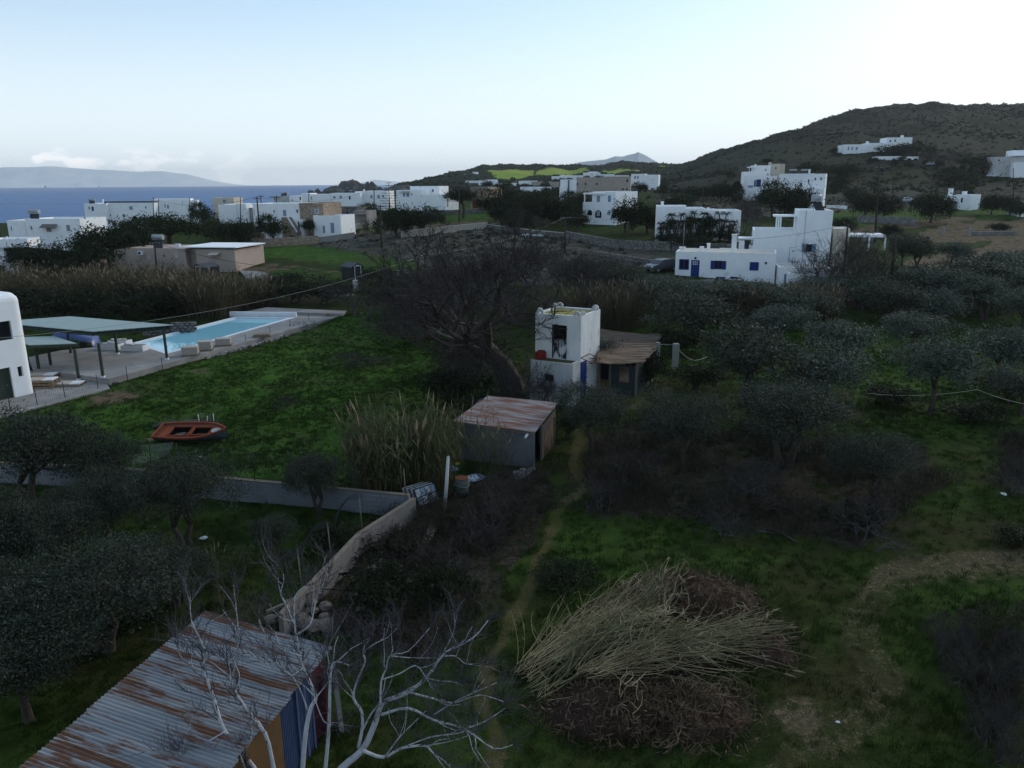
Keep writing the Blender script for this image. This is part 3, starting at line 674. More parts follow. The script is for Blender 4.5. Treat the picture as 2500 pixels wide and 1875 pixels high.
# ---- prototypes (mesh data shared by every copy)
OLIVE = [leafytree(100+i, R, Hc, th, 150, 56, .22, .135, .36, M_OLIVE if i < 4 else M_OLIVEDARK, .13, lobes, st) for i, (R, Hc, th, lobes, st) in enumerate(
    [(1.9, 2.3, 1.2, 6, 1), (2.1, 2.2, 1.1, 5, 2), (1.7, 2.5, 1.3, 5, 1), (2.2, 2.5, 1.0, 7, 2), (2.0, 2.6, 1.0, 6, 1), (2.3, 2.4, .9, 7, 2)])]
OLIVEFINE = [leafytree(120+i, R, Hc, th, 260, 95, .19, .080, .33, M_OLIVEDARK, .12, lobes, st) for i, (R, Hc, th, lobes, st) in enumerate(
    [(2.0, 2.5, 1.0, 6, 2), (2.2, 2.3, .9, 7, 2), (1.9, 2.2, 1.3, 5, 1)])]
DENSE = [leafytree(140+i, R, Hc, th, 150, 42, .30, .26, .34, m_, .2, lobes, 1) for i, (R, Hc, th, lobes, m_) in enumerate(
    [(3.0, 3.6, .6, 6, M_PINE), (3.4, 3.2, .5, 7, M_PINE), (2.6, 4.0, .8, 5, M_PINEGREEN), (3.2, 3.0, .4, 7, M_BUSH)])]
UMBRELLA = [leafytree(160+i, 3.4, 2.4, 2.6, 150, 44, .30, .26, .30, M_PINE if i else M_PINEGREEN, .22, 5, 1, flat=.45) for i in range(2)]
BUSHM = [leafytree(170+i, 1.3, 1.5, .25, 70, 36, .2, .16, .36, M_BUSH, .06, 5, 2) for i in range(2)]
def cypress(seed, h, r_):
    rs = np.random.default_rng(seed); n = 3600; t = rs.random(n) ** .8; a = rs.random(n) * 6.283; rr = r_ * (np.sin(np.pi * np.clip(t*.86+.12, 0, 1)) ** .8) * (.65 + .4*rs.random(n))
    C = np.stack([np.cos(a)*rr, np.sin(a)*rr, .3 + t*h], -1); V_, F_ = leafcards(rs, C, np.full(n, .3), .3, .9)
    mb = MB().tube([(0, 0, -.2), (0, 0, h*.8)], [.16, .05], 6); return npmesh('crown', V_, F_, M_PINE), mb.mesh('trunk', M_BARK)
CYPRESS = cypress(181, 6, 1.0)
def araucaria(seed, h):
    """tiers of flat level branches, wide apart"""
    r = random.Random(seed); T, C = MB(), MB(); T.tube([(0, 0, -.3), (0, 0, h)], [.22, .03], 7)
    nt = 11
    for i in range(nt):
        z = h*(.22 + .74*i/(nt-1)); L = h*.21*(1 - .80*i/(nt-1)) + .12
        for k in range(7):
            a = k*6.283/7 + i*.5; d = Vector((math.cos(a), math.sin(a), 0)); e = Vector((0, 0, z)) + d*L + Vector((0, 0, L*.16))
            C.tube([(0, 0, z), Vector((0, 0, z-.05)) + d*L*.55, e], [.05, .07, .02], 4)
            for q in range(5):
                b = Vector((0, 0, z)) + d*L*(.35+.13*q); s_d = Vector((-d.y, d.x, .15)) * (L*.22)
                C.ribbon([b - s_d, b, b + s_d], [.02, .12, .02], Vector((0, 0, 1)))
    return C.mesh('crown', M_PINE), T.mesh('trunk', M_BARK)
def yucca(seed, h, heads):
    r = random.Random(seed); T, C = MB(), MB()
    for k in range(heads):
        a = r.uniform(0, 6.28); l = r.uniform(.15, .45)*h; top = Vector((math.cos(a)*l*.6, math.sin(a)*l*.6, h*r.uniform(.5, 1.0)))
        T.tube([(0, 0, -.2), Vector((top.x*.3, top.y*.3, top.z*.45)), top], [.14, .10, .08], 5)
        for q in range(34):
            d = Vector((r.gauss(0, 1), r.gauss(0, 1), r.gauss(.25, .7))).normalized(); L = r.uniform(.6, 1.0)
            C.ribbon([top, top + d*L*.5 + Vector((0, 0, .06)), top + d*L - Vector((0, 0, L*.3))], [.06, .075, .008])
    return C.mesh('crown', M_PALM), T.mesh('trunk', M_GREYBARK)
YUCCA = [yucca(200+i, h, n) for i, (h, n) in enumerate([(3.4, 6), (2.8, 5), (4.0, 7)])]
def baremesh(*a, m1=None, m2=None, **k):
    A_, B_ = bare(*a, **k); return A_.mesh('limbs', m1 or M_GREYBARK), B_.mesh('twigs', m2 or M_TWIG)
BARESHRUB = [baremesh(300+i, 3.0, 1.1, .05, levels=4, kids=(3, 4), stems=7, minr=.007, first=.42, up=.5) for i in range(2)]
BAREBUSH = [baremesh(310+i, 1.6, 1.1, .03, levels=4, kids=(3, 4), stems=8, minr=.005, first=.42, up=.4, ang=.9) for i in range(2)]
BIGBARE = [baremesh(320, 8.0, 1.2, .30, levels=7, kids=(2, 4), minr=.006, first=.22, up=.42, stems=1, ang=.72, shrink=.77, gnarl=.20, m1=M_BARK, m2=M_DARKTWIG),
           baremesh(321, 7.5, 1.3, .20, levels=6, kids=(2, 4), minr=.006, first=.25, up=.35, stems=2, ang=.8, shrink=.76, m1=M_BARK, m2=M_TWIG),
           baremesh(322, 6.0, 1.2, .10, levels=5, kids=(3, 4), minr=.006, first=.30, up=.5, stems=4, ang=.75, shrink=.76, m1=M_GREYBARK, m2=M_TWIG)]
REED = [reedclump(400, 300, 1.5, 1.1, 2.7, M_REED, 5, .14, .022), reedclump(401, 260, 1.6, 1.3, 2.6, M_REED, 5, .12, .022)]
REEDTALL = [reedclump(410+i, 300, 2.6, 1.6, 4.2, M_REEDDARK, 5, .3, .045) for i in range(2)]
REEDSTRAY = [reedclump(420+i, 14, .6, .5, 3.6, M_REED, 12, .5, .035) for i in range(2)]

# ---- ground cover scattered with geometry nodes (nobody could count it)
def tuftmesh(seed, n, h, spread, w, m_, lean=.5):
    r = random.Random(seed); mb = MB()
    for i in range(n):
        a = r.uniform(0, 6.283); q = spread*math.sqrt(r.random()); x, y = q*math.cos(a), q*math.sin(a); hh = h*r.uniform(.5, 1.1); l = lean*r.random()*hh; aa = r.uniform(0, 6.283)
        mb.ribbon([(x, y, -.03), (x + math.cos(aa)*l*.35, y + math.sin(aa)*l*.35, hh*.6), (x + math.cos(aa)*l, y + math.sin(aa)*l, hh)], [w, w*.8, w*.15], Vector((math.sin(aa+.6), -math.cos(aa+.6), .2)))
    return mb.mesh('tuft', m_)
def twigtuft(seed, h, m_):
    A_, B_ = bare(seed, h, 1.2, .012, levels=3, kids=(2, 4), stems=6, minr=.0045, first=.5, up=.5, ang=.8)
    A_.add(B_.v, B_.f); return A_.mesh('tuft', m_)
def bushtuft(seed, m_, n=120):
    rs = np.random.default_rng(seed); C, _ = clumps(rs, 24, n//24, 1.0, .55, .35, .22, 4); V_, F_ = leafcards(rs, C, np.full(len(C), .42), .55, .2); return npmesh('tuft', V_, F_, m_)
def scatter(name, V3, quads_, dens, tufts, smin, smax, seed, tilt=.25):
    """V3/quads_: support surface; dens: points per square metre at each vertex; the support itself is not drawn"""
    me_ = npmesh(name, V3, quads_)
    at = me_.attributes.new('dens', 'FLOAT', 'POINT'); at.data.foreach_set('value', dens.astype(np.float32))
    o = meshobj(name, me_)
    ng = bpy.data.node_groups.new(name, 'GeometryNodeTree'); N = ng.nodes; L = ng.links
    ng.interface.new_socket('Geometry', in_out='INPUT', socket_type='NodeSocketGeometry'); ng.interface.new_socket('Geometry', in_out='OUTPUT', socket_type='NodeSocketGeometry')
    gi = N.new('NodeGroupInput'); go = N.new('NodeGroupOutput'); jo = N.new('GeometryNodeJoinGeometry')
    for i, tme in enumerate(tufts):
        so = bpy.data.objects.new('tuft_source', tme)
        d = N.new('GeometryNodeDistributePointsOnFaces'); d.distribute_method = 'RANDOM'; d.inputs['Seed'].default_value = seed + i
        na = N.new('GeometryNodeInputNamedAttribute'); na.data_type = 'FLOAT'; na.inputs[0].default_value = 'dens'
        mu = N.new('ShaderNodeMath'); mu.operation = 'DIVIDE'; mu.inputs[1].default_value = len(tufts); L.new(na.outputs[0], mu.inputs[0])
        L.new(gi.outputs[0], d.inputs['Mesh']); L.new(mu.outputs[0], d.inputs['Density'])
        oi = N.new('GeometryNodeObjectInfo'); oi.inputs['Object'].default_value = so; oi.inputs['As Instance'].default_value = False
        ip = N.new('GeometryNodeInstanceOnPoints'); L.new(d.outputs['Points'], ip.inputs['Points']); L.new(oi.outputs['Geometry'], ip.inputs['Instance'])
        rv = N.new('FunctionNodeRandomValue'); rv.data_type = 'FLOAT_VECTOR'; rv.inputs[0].default_value = (-tilt, -tilt, 0); rv.inputs[1].default_value = (tilt, tilt, 6.283); L.new(rv.outputs[0], ip.inputs['Rotation'])
        rs_ = N.new('FunctionNodeRandomValue'); rs_.data_type = 'FLOAT'; rs_.inputs[2].default_value = smin; rs_.inputs[3].default_value = smax; rs_.inputs['Seed'].default_value = 5 + i
        L.new(rs_.outputs[1], ip.inputs['Scale']); L.new(ip.outputs[0], jo.inputs[0])
    L.new(jo.outputs[0], go.inputs[0])
    md = o.modifiers.new('scatter', 'NODES'); md.node_group = ng
    return tag(o, kind='stuff')
def sub(rmask, cmask, *arrs):
    r0, r1 = np.where(rmask)[0][[0, -1]]; c0, c1_ = np.where(cmask)[0][[0, -1]]
    sl = (slice(r0, r1+1), slice(c0, c1_+1)); n_, m_ = r1-r0+1, c1_-c0+1
    ii = np.arange(n_*m_).reshape(n_, m_); q = np.stack([ii[:-1,:-1], ii[:-1,1:], ii[1:,1:], ii[1:,:-1]], -1).reshape(-1, 4)
    return np.stack([XX[sl], YY[sl], ZL[sl]], -1).reshape(-1, 3), q, sl
VIEWC = (np.abs(GU) < .80)
v3, q4, sl = sub((GY > 11) & (GY < 85), VIEWC)
Yq = YY[sl]; bareg = np.clip(np.maximum(c_dirt, c_moss)[sl] + (fbm(XX[sl]*.8, Yq*.8, 71) - .5) * .8, 0, 1)
lod = np.clip((22.0 / Yq) ** 1.25, .08, 1.3)
gd = 58 * lod * np.clip(1 - 1.3*bareg, 0, 1) * (.35 + .65*c_lush[sl]) * np.clip(1 - .7*c_dry[sl], 0, 1) * np.clip(fbm(XX[sl]*.5, Yq*.5, 73)*2.2 - .35, .05, 1)
grass = scatter('grass', v3, q4, gd.ravel(), [tuftmesh(501, 16, .13, .12, .014, M_GRASS), tuftmesh(502, 22, .10, .16, .016, M_GRASS)], .6, 1.5, 11)
dd = 5.0 * np.clip((28.0 / Yq) ** 1.0, .15, 1.3) * np.clip(c_dry[sl]*1.3*(fbm(XX[sl]*.35, Yq*.35, 77)*2.6 - .7), 0, 1) * (Yq < 70) + .05 * c_lush[sl] * (fbm(XX[sl]*.25, Yq*.25, 79) > .62)
weeds = scatter('dry_weeds', v3, q4, dd.ravel(), [twigtuft(511, .55, M_DRY), twigtuft(512, .75, M_DRY), tuftmesh(513, 22, .6, .25, .014, M_DRY, .7)], .7, 1.5, 23)
v3, q4, sl = sub((GY > 86) & (GY < 1150), VIEWC)
Yq = YY[sl]; sd_ = c_scrub[sl] * np.clip(fbm(XX[sl]*.02, Yq*.02, 83)*3 - 1.0, 0.1, 1) * np.where(Yq < 280, .0, np.clip(.075 * (500/Yq)**.8, .02, .11))
sd_ = sd_ * (1 - c_sunlit_field[sl]) * (1 - c_dirt[sl]) + .0012 * (Yq < 280) * (c_lush[sl] < .3) * (c_dirt[sl] < .2) * (c_scrub[sl] < .2)
hd_ = .55 * c_scrub[sl] * (Yq < 280) * np.clip(fbm(XX[sl]*.08, Yq*.08, 85)*3 - 1.0, 0.1, 1)
heather = scatter('heather', v3, q4, hd_.ravel(), [bushtuft(523, M_SCRUB, 72), twigtuft(524, .9, M_DRY)], .18, .5, 37, .1)
scrub = scatter('hillside_scrub', v3, q4, sd_.ravel(), [bushtuft(521, M_SCRUB, 96), bushtuft(522, M_BUSH, 96)], .35, 1.2, 31, .1)
# ================================================================== materials of built things
M_WHITE = mat('white_plaster', (.83, .83, .83), .9, (.74, .74, .74), .9, .5, .15, 14, col3=(.42, .41, .38), scale3=.55, thr3=(.64, .80))
M_WHITEB = mat('weathered_whitewash', (.70, .70, .69), .9, (.55, .545, .52), 1.3, .5, .3, 16, col3=(.27, .25, .21), scale3=1.5, thr3=(.60, .74), stretch=(1, 1, .45))
M_WHITEOLD = mat('old_whitewash', (.50, .50, .49), .92, (.36, .355, .34), 2.2, .6, .35, 14, col3=(.20, .18, .155), scale3=.9, thr3=(.54, .72), stretch=(1, 1, .5))
M_CREAM = mat('cream_plaster', (.56, .50, .42), .9, (.48, .42, .35), .8, .5)
M_BEIGE = mat('beige_plaster', (.42, .33, .28), .9, (.36, .285, .24), .6, .5)
M_STONE = stonemat('field_stone', (.22, .15, .10), (.40, .31, .23), (.25, .20, .16), 2.4)
M_STONEG = stonemat('grey_stone', (.10, .095, .09), (.21, .195, .18), (.06, .055, .05), 1.8)
M_STONEP = stonemat('pale_stone', (.34, .28, .23), (.44, .38, .32), (.34, .29, .25), 2.0)
M_CONC = mat('concrete', (.27, .25, .235), .9, (.20, .185, .175), .8, .5, .15, 20, col3=(.36, .34, .32), scale3=.35, thr3=(.5, .75))
M_CONCD = mat('raw_concrete', (.175, .17, .165), .92, (.115, .11, .105), 1.1, .6, .25, 18, col3=(.25, .24, .23), scale3=.8, thr3=(.55, .7))
M_BLOCK = mat('grey_block', (.21, .215, .235), .95, (.125, .13, .14), 1.4, .6, .3, 30, objco=False)
M_BLOCKTOP = mat('sandy_mortar', (.20, .165, .135), .95, (.13, .105, .085), 3, .6, .3, 20)
M_RENDER = mat('sandy_render', (.20, .185, .175), .95, (.12, .11, .105), 1.2, .6, .3, 12)
M_SHEDWALL = mat('grey_render', (.135, .135, .145), .95, (.085, .085, .09), .9, .6, .15, 12, col3=(.20, .20, .215), scale3=.4, thr3=(.5, .7))
M_BLUE = mat('blue_paint', (.014, .028, .135), .55, (.018, .038, .17), 2, .5)
M_BLUEPALE = mat('pale_blue_paint', (.16, .27, .42), .6, (.13, .22, .35), 2, .5)
M_GREYBLUE = mat('grey_blue_shutter', (.21, .26, .34), .6)
M_GLASS = mat('window_glass', (.012, .014, .018), .12, spec=.5)
M_DARK = mat('dark_interior', (.008, .008, .009), .95)
M_BLACK = mat('black_metal', (.014, .014, .016), .6, spec=.3)
M_WIRE = mat('wire', (.035, .035, .037), .6)
M_WIREPALE = mat('pale_cable', (.30, .30, .27), .6)
M_POLE = mat('pole_wood', (.036, .028, .022), .95, (.058, .046, .037), 3, .5, stretch=(3, 3, .4))
M_WOOD = mat('grey_wood', (.17, .15, .13), .9, (.11, .095, .08), 4, .6, .3, 30, stretch=(1, 1, .2))
M_PALLET = mat('pallet_wood', (.26, .19, .125), .9, (.18, .13, .09), 5, .6)
M_TILEPACK = mat('stone_tile', (.42, .36, .31), .85, (.34, .29, .25), 6, .6)
M_GREEN = mat('green_paint', (.038, .052, .038), .6, (.030, .042, .032), 2, .5)
M_GREENROOF = mat('green_board', (.30, .365, .35), .65, (.245, .30, .29), 1.2, .5, stretch=(1, 6, 1))
M_POOL = mat('pool_plaster', (.40, .66, .74), .8, (.36, .61, .70), .8, .5)
M_COPING = mat('pool_coping', (.66, .68, .70), .8, (.56, .57, .585), 1.5, .5)
M_ORANGE = mat('orange_paint', (.26, .062, .028), .75, (.17, .044, .024), 2.5, .6, col3=(.15, .06, .035), scale3=2.5, thr3=(.58, .72))
M_HULL = mat('blue_grey_hull', (.075, .10, .115), .6, (.05, .065, .08), 2, .5)
M_RED = mat('red_plastic', (.20, .018, .020), .5, (.13, .014, .016), 3, .5)
M_TARP = mat('blue_tarpaulin', (.035, .06, .18), .4, (.05, .085, .24), 3, .5, spec=.5)
M_METAL = mat('grey_metal', (.30, .31, .33), .45, metal=.6)
M_PLASTICW = mat('white_plastic', (.62, .64, .68), .5)
M_MOSSROOF = mat('yellow_moss_roof', (.30, .255, .055), .95, (.20, .185, .06), 2.2, .6, .2, 20, col3=(.24, .215, .17), scale3=1.1, thr3=(.52, .64))
M_MOSSDARK = mat('dark_moss_roof', (.075, .058, .022), .95, (.11, .085, .035), 2.5, .6)
M_REEDMAT = mat('reed_mat', (.30, .205, .14), .95, (.155, .105, .075), 2.0, .6, .4, 30, stretch=(.6, 8, 2), col3=(.062, .048, .037), scale3=.7, thr3=(.5, .68))
M_REEDMATD = mat('old_reed_mat', (.070, .056, .046), .95, (.10, .08, .066), 2.0, .6, .4, 30, stretch=(.6, 8, 2))
M_GREENSHEET = mat('green_sheet', (.028, .042, .044), .8, (.045, .05, .05), 2, .5)
M_RUST = mat('rust', (.15, .055, .026), .9, (.085, .034, .018), 5, .6)
M_CABLEBLK = mat('black_hose', (.010, .010, .011), .6)
def rustmat(name, base, base2, r1, r2, lo, hi, st, sc=1.0):
    """zinc sheet with rust blooms drawn out along the corrugation (local x)"""
    m = bpy.data.materials.new(name); m.use_nodes = True; t = m.node_tree; N = t.nodes; L = t.links
    b = N['Principled BSDF']; b.inputs['Roughness'].default_value = .72; b.inputs['Specular IOR Level'].default_value = .3
    g = N.new('ShaderNodeTexCoord')
    def nz_(stretch, scale, d=6, rr=.6):
        mm = N.new('ShaderNodeMapping'); mm.inputs['Scale'].default_value = stretch; L.new(g.outputs['Object'], mm.inputs[0])
        n = N.new('ShaderNodeTexNoise'); n.inputs['Scale'].default_value = scale; n.inputs['Detail'].default_value = d; n.inputs['Roughness'].default_value = rr; L.new(mm.outputs[0], n.inputs['Vector']); return n.outputs[0]
    def mr(v, a, c):
        n = N.new('ShaderNodeMapRange'); n.inputs[1].default_value = a; n.inputs[2].default_value = c; L.new(v, n.inputs[0]); return n.outputs[0]
    def mx(f, a, c):
        n = N.new('ShaderNodeMixRGB'); L.new(f, n.inputs[0])
        for k, v in ((1, a), (2, c)):
            if isinstance(v, tuple): n.inputs[k].default_value = (*v, 1)
            else: L.new(v, n.inputs[k])
        return n.outputs[0]
    c = mx(mr(nz_((.5, 5, 1), .8), .4, .6), base, base2)
    big = nz_(st, sc); fine = nz_((1.2, 14, 1), 1.6, 6, .7)
    ad = N.new('ShaderNodeMath'); ad.operation = 'MULTIPLY_ADD'; ad.inputs[1].default_value = .45; L.new(fine, ad.inputs[0]); L.new(big, ad.inputs[2])
    rc = mx(mr(fine, .35, .65), r1, r2)
    c = mx(mr(ad.outputs[0], lo, hi), c, rc); L.new(c, b.inputs['Base Color']); return m
M_ZINC = rustmat('corrugated_zinc', (.155, .165, .18), (.25, .245, .245), (.070, .030, .017), (.150, .064, .032), .735, .80, (.36, 2.4, 1), 1.0)
M_ZINCRUST = rustmat('rusty_sheet', (.27, .245, .24), (.20, .18, .175), (.125, .048, .030), (.185, .075, .045), .62, .80, (.5, 2.6, 1), .9)
M_BLUEPANEL = mat('blue_panel', (.036, .056, .12), .6, (.062, .082, .15), 4, .6)
M_MAROON = mat('maroon_panel', (.058, .016, .024), .6, (.04, .012, .018), 2, .5)
M_BROWN = mat('brown_board', (.125, .072, .034), .9, (.075, .045, .024), 1.6, .6)

# ================================================================== pool terrace beside the left white house
def decal(pts): return [Vector(p) for p in pts]
def up(v, h): return Vector((v.x, v.y, v.z + h))
ZP, ZT = .10, .48           # pavement and terrace heights
g = lambda px, py, z=0.0: G0(px, py, z)
# lower pavement
pav = MB().slab([g(-260, 1062, ZP), g(0, 1018, ZP), g(268, 948, ZP), g(240, 905, ZP), g(60, 905, ZP), g(-260, 950, ZP)], .4)
tag(pav.build('pavement', M_CONC), kind='structure')
A1 = g(266, 925, ZT); A2 = g(500, 862, ZT); A3 = g(842, 768, ZT); A4 = g(655, 752, ZT); A5 = g(570, 764, ZT); Pnr = g(405, 865, ZT); Pfr = g(722, 775, ZT); Pfl = g(572, 774, ZT); Pnl = g(322, 838, ZT)
A6 = g(250, 846, ZT); A7 = g(150, 855, ZT); A8 = g(70, 872, ZT); A9 = g(84, 900, ZT)
cop = .30
def off(a, b, d):
    v = (b - a).normalized(); return Vector((-v.y, v.x, 0)) * d
ter = empty('pool_terrace', A1, 0, 'bare concrete terrace around the blue swimming pool, stepped above the lower pavement', 'terrace')
def loc(e, pts): return [Vector(p) - e.location for p in pts]
MB().slab(loc(ter, [A1, A2, Pnr, Pnl, A6, A7, A8, A9]), .9).build('slab', M_CONC, ter)
MB().slab(loc(ter, [A2, A3, Pfr, Pnr]), .9).build('slab', M_CONC, ter)
MB().slab(loc(ter, [up(Pfr, .0), up(A3, 0), up(A4, 0), up(A5, 0), up(Pfl, 0)]), .9).build('slab', M_CONC, ter)
pl = MB().slab(loc(ter, [g(611, 758, ZT + .28), g(835, 766, ZT + .28), g(848, 759, ZT + .28), g(652, 750, ZT + .28)]), .28); pl.build('upper_platform', M_CONC, ter)
# lower kerb of stones along the meadow edge
for i in range(40):
    t = i / 39; a = A2.lerp(A3, t) if t > 0 else A2
    q = a + Vector((.22 + .2 * R_.random(), -.1, -.32 - .1 * R_.random()))
    s = .16 + .14 * R_.random()
    o = MB().cbox((0, 0, 0), (s * 1.7, s, s * .8)).build('kerb_stone', M_CONC, ter); o.location = q - A1; o.rotation_euler = (R_.uniform(-.2, .2), R_.uniform(-.2, .2), R_.uniform(0, 3))
pool = empty('swimming_pool', Pnr, 0, 'long turquoise swimming pool with pale coping and a wedge shaped near end', 'pool')
PQ = [Pnl, Pnr, Pfr, Pfl]; zb = -1.0
inner = [Pnl + Vector((.5, .3, 0)), Pnr + Vector((-.1, .55, 0)), Pfr + Vector((-.7, -.5, 0)), Pfl + Vector((.4, -.5, 0))]
w = MB(); lp = loc(pool, PQ); li = loc(pool, inner)
n = 4
w.add([up(v, .03) for v in lp] + [up(v, .03) for v in li] + [up(v, -.18) for v in li] + [up(v, -.9) for v in lp], [(i, (i+1) % n, n+(i+1) % n, n+i) for i in range(n)] + [(n+i, n+(i+1) % n, 2*n+(i+1) % n, 2*n+i) for i in range(n)] + [(3*n+i, 3*n+(i+1) % n, (i+1) % n, i) for i in range(n)])
w.build('coping', M_COPING, pool)
b = MB(); b.add([up(v, -.12) for v in li] + [up(v, -1.7) for v in li], [(4, 5, 6, 7)] + [(i, (i+1) % n, n+(i+1) % n, n+i) for i in range(n)]); b.build('basin', M_POOL, pool)
mw = bpy.data.materials.new('pool_water'); mw.use_nodes = True; N = mw.node_tree.nodes; bb = N['Principled BSDF']
bb.inputs['Base Color'].default_value = (.24, .52, .62, 1); bb.inputs['Roughness'].default_value = .03; bb.inputs['Specular IOR Level'].default_value = .9
nt_ = N.new('ShaderNodeTexNoise'); nt_.inputs['Scale'].default_value = 3; bpn = N.new('ShaderNodeBump'); bpn.inputs['Strength'].default_value = .05; bpn.inputs['Distance'].default_value = .02
mw.node_tree.links.new(nt_.outputs[0], bpn.inputs['Height']); mw.node_tree.links.new(bpn.outputs[0], bb.inputs['Normal'])
MB().add([up(v, -.075) for v in li], [(0, 1, 2, 3)]).build('water_surface', mw, pool)
fw_ = MB().bar(Pfl - Pnr + Vector((-.6, .5, .25)), Pfr - Pnr + Vector((.0, .35, .25)), .3, .5); fw_.build('end_wall', M_COPING, pool)
# terrace sill at the near end: rough white planters
for k, (px, py, wpx, lab) in enumerate([(322, 858, 52, 'rough white masonry planter at the near end of the pool'), (262, 855, 50, 'low white wall with tools on it left of the pool'), (286, 846, 44, 'white block bench behind the carport posts')]):
    p = g(px, py, ZT); dd_ = wpx * (p - CAMP).length / F
    e = empty('planter', p, -.12, lab, 'planter')
    MB().box((-dd_/2, 0, 0), (dd_/2, .9, .46)).build('body', M_COPING, e)
    MB().box((-dd_/2 + .12, .12, .461), (dd_/2 - .12, .78, .50)).build('fill', M_CONC, e)
    for q in range(5):
        MB().cbox((R_.uniform(-dd_/2.4, dd_/2.4), R_.uniform(.15, .7), .54), (R_.uniform(.1, .4), R_.uniform(.1, .2), .07), rotz(R_.uniform(-.5, .5)) if 0 else None).build('loose_stone', M_COPING, e)
# carport
def post(parent, base, top, w=.16):
    return MB().bar(base - parent.location, top - parent.location, w).build('post', M_GREEN, parent)
HR = ZT + 2.75
r1, r2, r3, r4 = [P0 for P0 in (g(227, 809, HR), g(424, 793, HR), g(174, 771, HR), g(-24, 786, HR))]
r3 = r4 + (r2 - r1)
car = empty('carport', g(252, 922, ZT), 0, 'large flat green carport roof on dark green posts beside the pool', 'carport')
ro = MB(); nb = 22
for i in range(nb):
    a, b_ = i / nb, (i + .975) / nb; P_a = r1.lerp(r4, a); P_b = r1.lerp(r4, b_); Q_a = r2.lerp(r3, a); Q_b = r2.lerp(r3, b_)
    pb = MB().slab(loc(car, [P_a, Q_a, Q_b, P_b]), .05); pb.build('roof_board', M_GREENROOF, car)
for i in range(13):
    t = (i + .5) / 13; a = r1.lerp(r2, t); b_ = r4.lerp(r3, t); MB().bar(up(a, -.13) - car.location, up(b_, -.13) - car.location, .07, .14).build('rafter', M_GREEN, car)
for a, b_ in ((r1, r2), (r4, r3), (r1, r4), (r2, r3)):
    ins = (r1 + r2 + r3 + r4) / 4; a2 = a.lerp(ins, .045); b2 = b_.lerp(ins, .045); MB().bar(up(a2, -.28) - car.location, up(b2, -.28) - car.location, .14, .18).build('beam', M_GREEN, car)
for px, py in ((252, 922), (408, 878), (287, 865)):
    p = g(px, py, ZT); post(car, p, Vector((p.x, p.y, HR - .2)))
    MB().box((p.x-.13-car.location.x, p.y-.13-car.location.y, 0), (p.x+.13-car.location.x, p.y+.13-car.location.y, .14)).build('post_foot', M_COPING, car)
p = g(30, 862, ZT); post(car, p, Vector((p.x, p.y, HR - .2)))
p = g(173, 862, ZT); post(car, p, Vector((p.x, p.y, HR - .2)))
low = empty('lean_to_canopy', g(193, 929, ZP), 0, 'smaller lower green canopy between the white house and the carport', 'canopy')
HL = ZP + 2.55
l1, l2, l3, l4 = g(71, 842, HL), g(187, 838, HL), g(120, 822, HL), g(20, 824, HL)
l3 = l4 + (l2 - l1)
for i in range(12):
    a, b_ = i/12, (i+.97)/12; MB().slab(loc(low, [l1.lerp(l4, a), l2.lerp(l3, a), l2.lerp(l3, b_), l1.lerp(l4, b_)]), .05).build('roof_board', M_GREENROOF, low)
MB().bar(up(l1, -.16) - low.location, up(l2, -.16) - low.location, .12, .18).build('beam', M_GREEN, low); MB().bar(up(l2, -.16) - low.location, up(l3, -.16) - low.location, .12, .18).build('beam', M_GREEN, low)
for px, py in ((193, 929), (126, 903), (97, 912)):
    p = g(px, py, ZP); post(low, p, Vector((p.x, p.y, HL - .2)))
    MB().box((p.x-.12-low.location.x, p.y-.12-low.location.y, 0), (p.x+.12-low.location.x, p.y+.12-low.location.y, .16)).build('post_foot', M_COPING, low)
# car under a blue tarpaulin
ct = g(175, 846, ZT - .3); e = empty('covered_car', ct, .1, 'parked car hidden under a shiny blue tarpaulin beneath the carport', 'car')
prof = [(-2.1, .0), (-2.15, .75), (-1.5, .95), (-.9, 1.45), (.6, 1.5), (1.3, 1.0), (2.1, .85), (2.2, .0)]
rs = np.random.default_rng(4); vs = []; nn = len(prof)
for j, yy in enumerate((-.9, -.75, -.3, .3, .75, .9)):
    k = (.55, .94, 1, 1, .94, .55)[j]
    for (x, z) in prof: vs.append((x, yy + rs.normal()*.04, max(0, z*k + rs.normal()*.03)))
MB().add(vs, [(j*nn+i, j*nn+i+1, (j+1)*nn+i+1, (j+1)*nn+i) for j in range(5) for i in range(nn-1)], True).build('cover', M_TARP, e)
for sx in (-1.35, 1.35): MB().tube([(sx, -.92, .3), (sx, -.72, .3)], .3, 14).build('wheel', M_BLACK, e)
# pallets
def pallet(e, w=1.15, d=.95, z=0):
    for k in range(5): MB().box((-w/2 + k*w/5 + .02, -d/2, z+.10), (-w/2 + (k+1)*w/5 - .03, d/2, z+.13)).build('slat', M_PALLET, e)
    for yy in (-d/2+.06, 0, d/2-.06): MB().box((-w/2, yy-.05, z), (w/2, yy+.05, z+.097)).build('runner', M_PALLET, e)
for i, (px, py, h, w_, lab) in enumerate([(460, 870, .62, 1.35, 'pallet of cut stone slabs on the poolside, first from the carport'), (497, 858, .68, 1.15, 'pallet of cut stone slabs on the poolside, middle of three'), (541, 846, .56, 1.35, 'pallet of cut stone slabs on the poolside, third and farthest from the carport')]):
    e = empty('stone_pallet', g(px, py, ZT) + Vector((0, .5, 0)), .22, lab, 'pallet of stone', 'pallets of stone slabs by the pool'); pallet(e, w_, 1.0)
    nl_ = int(h / .075)
    for k in range(nl_): MB().box((-w_/2 + .04 + R_.uniform(0, .05), -.46, .132 + k*.075), (w_/2 - .04 - R_.uniform(0, .05), .46, .132 + k*.075 + .068)).build('stone_slab', M_TILEPACK, e)
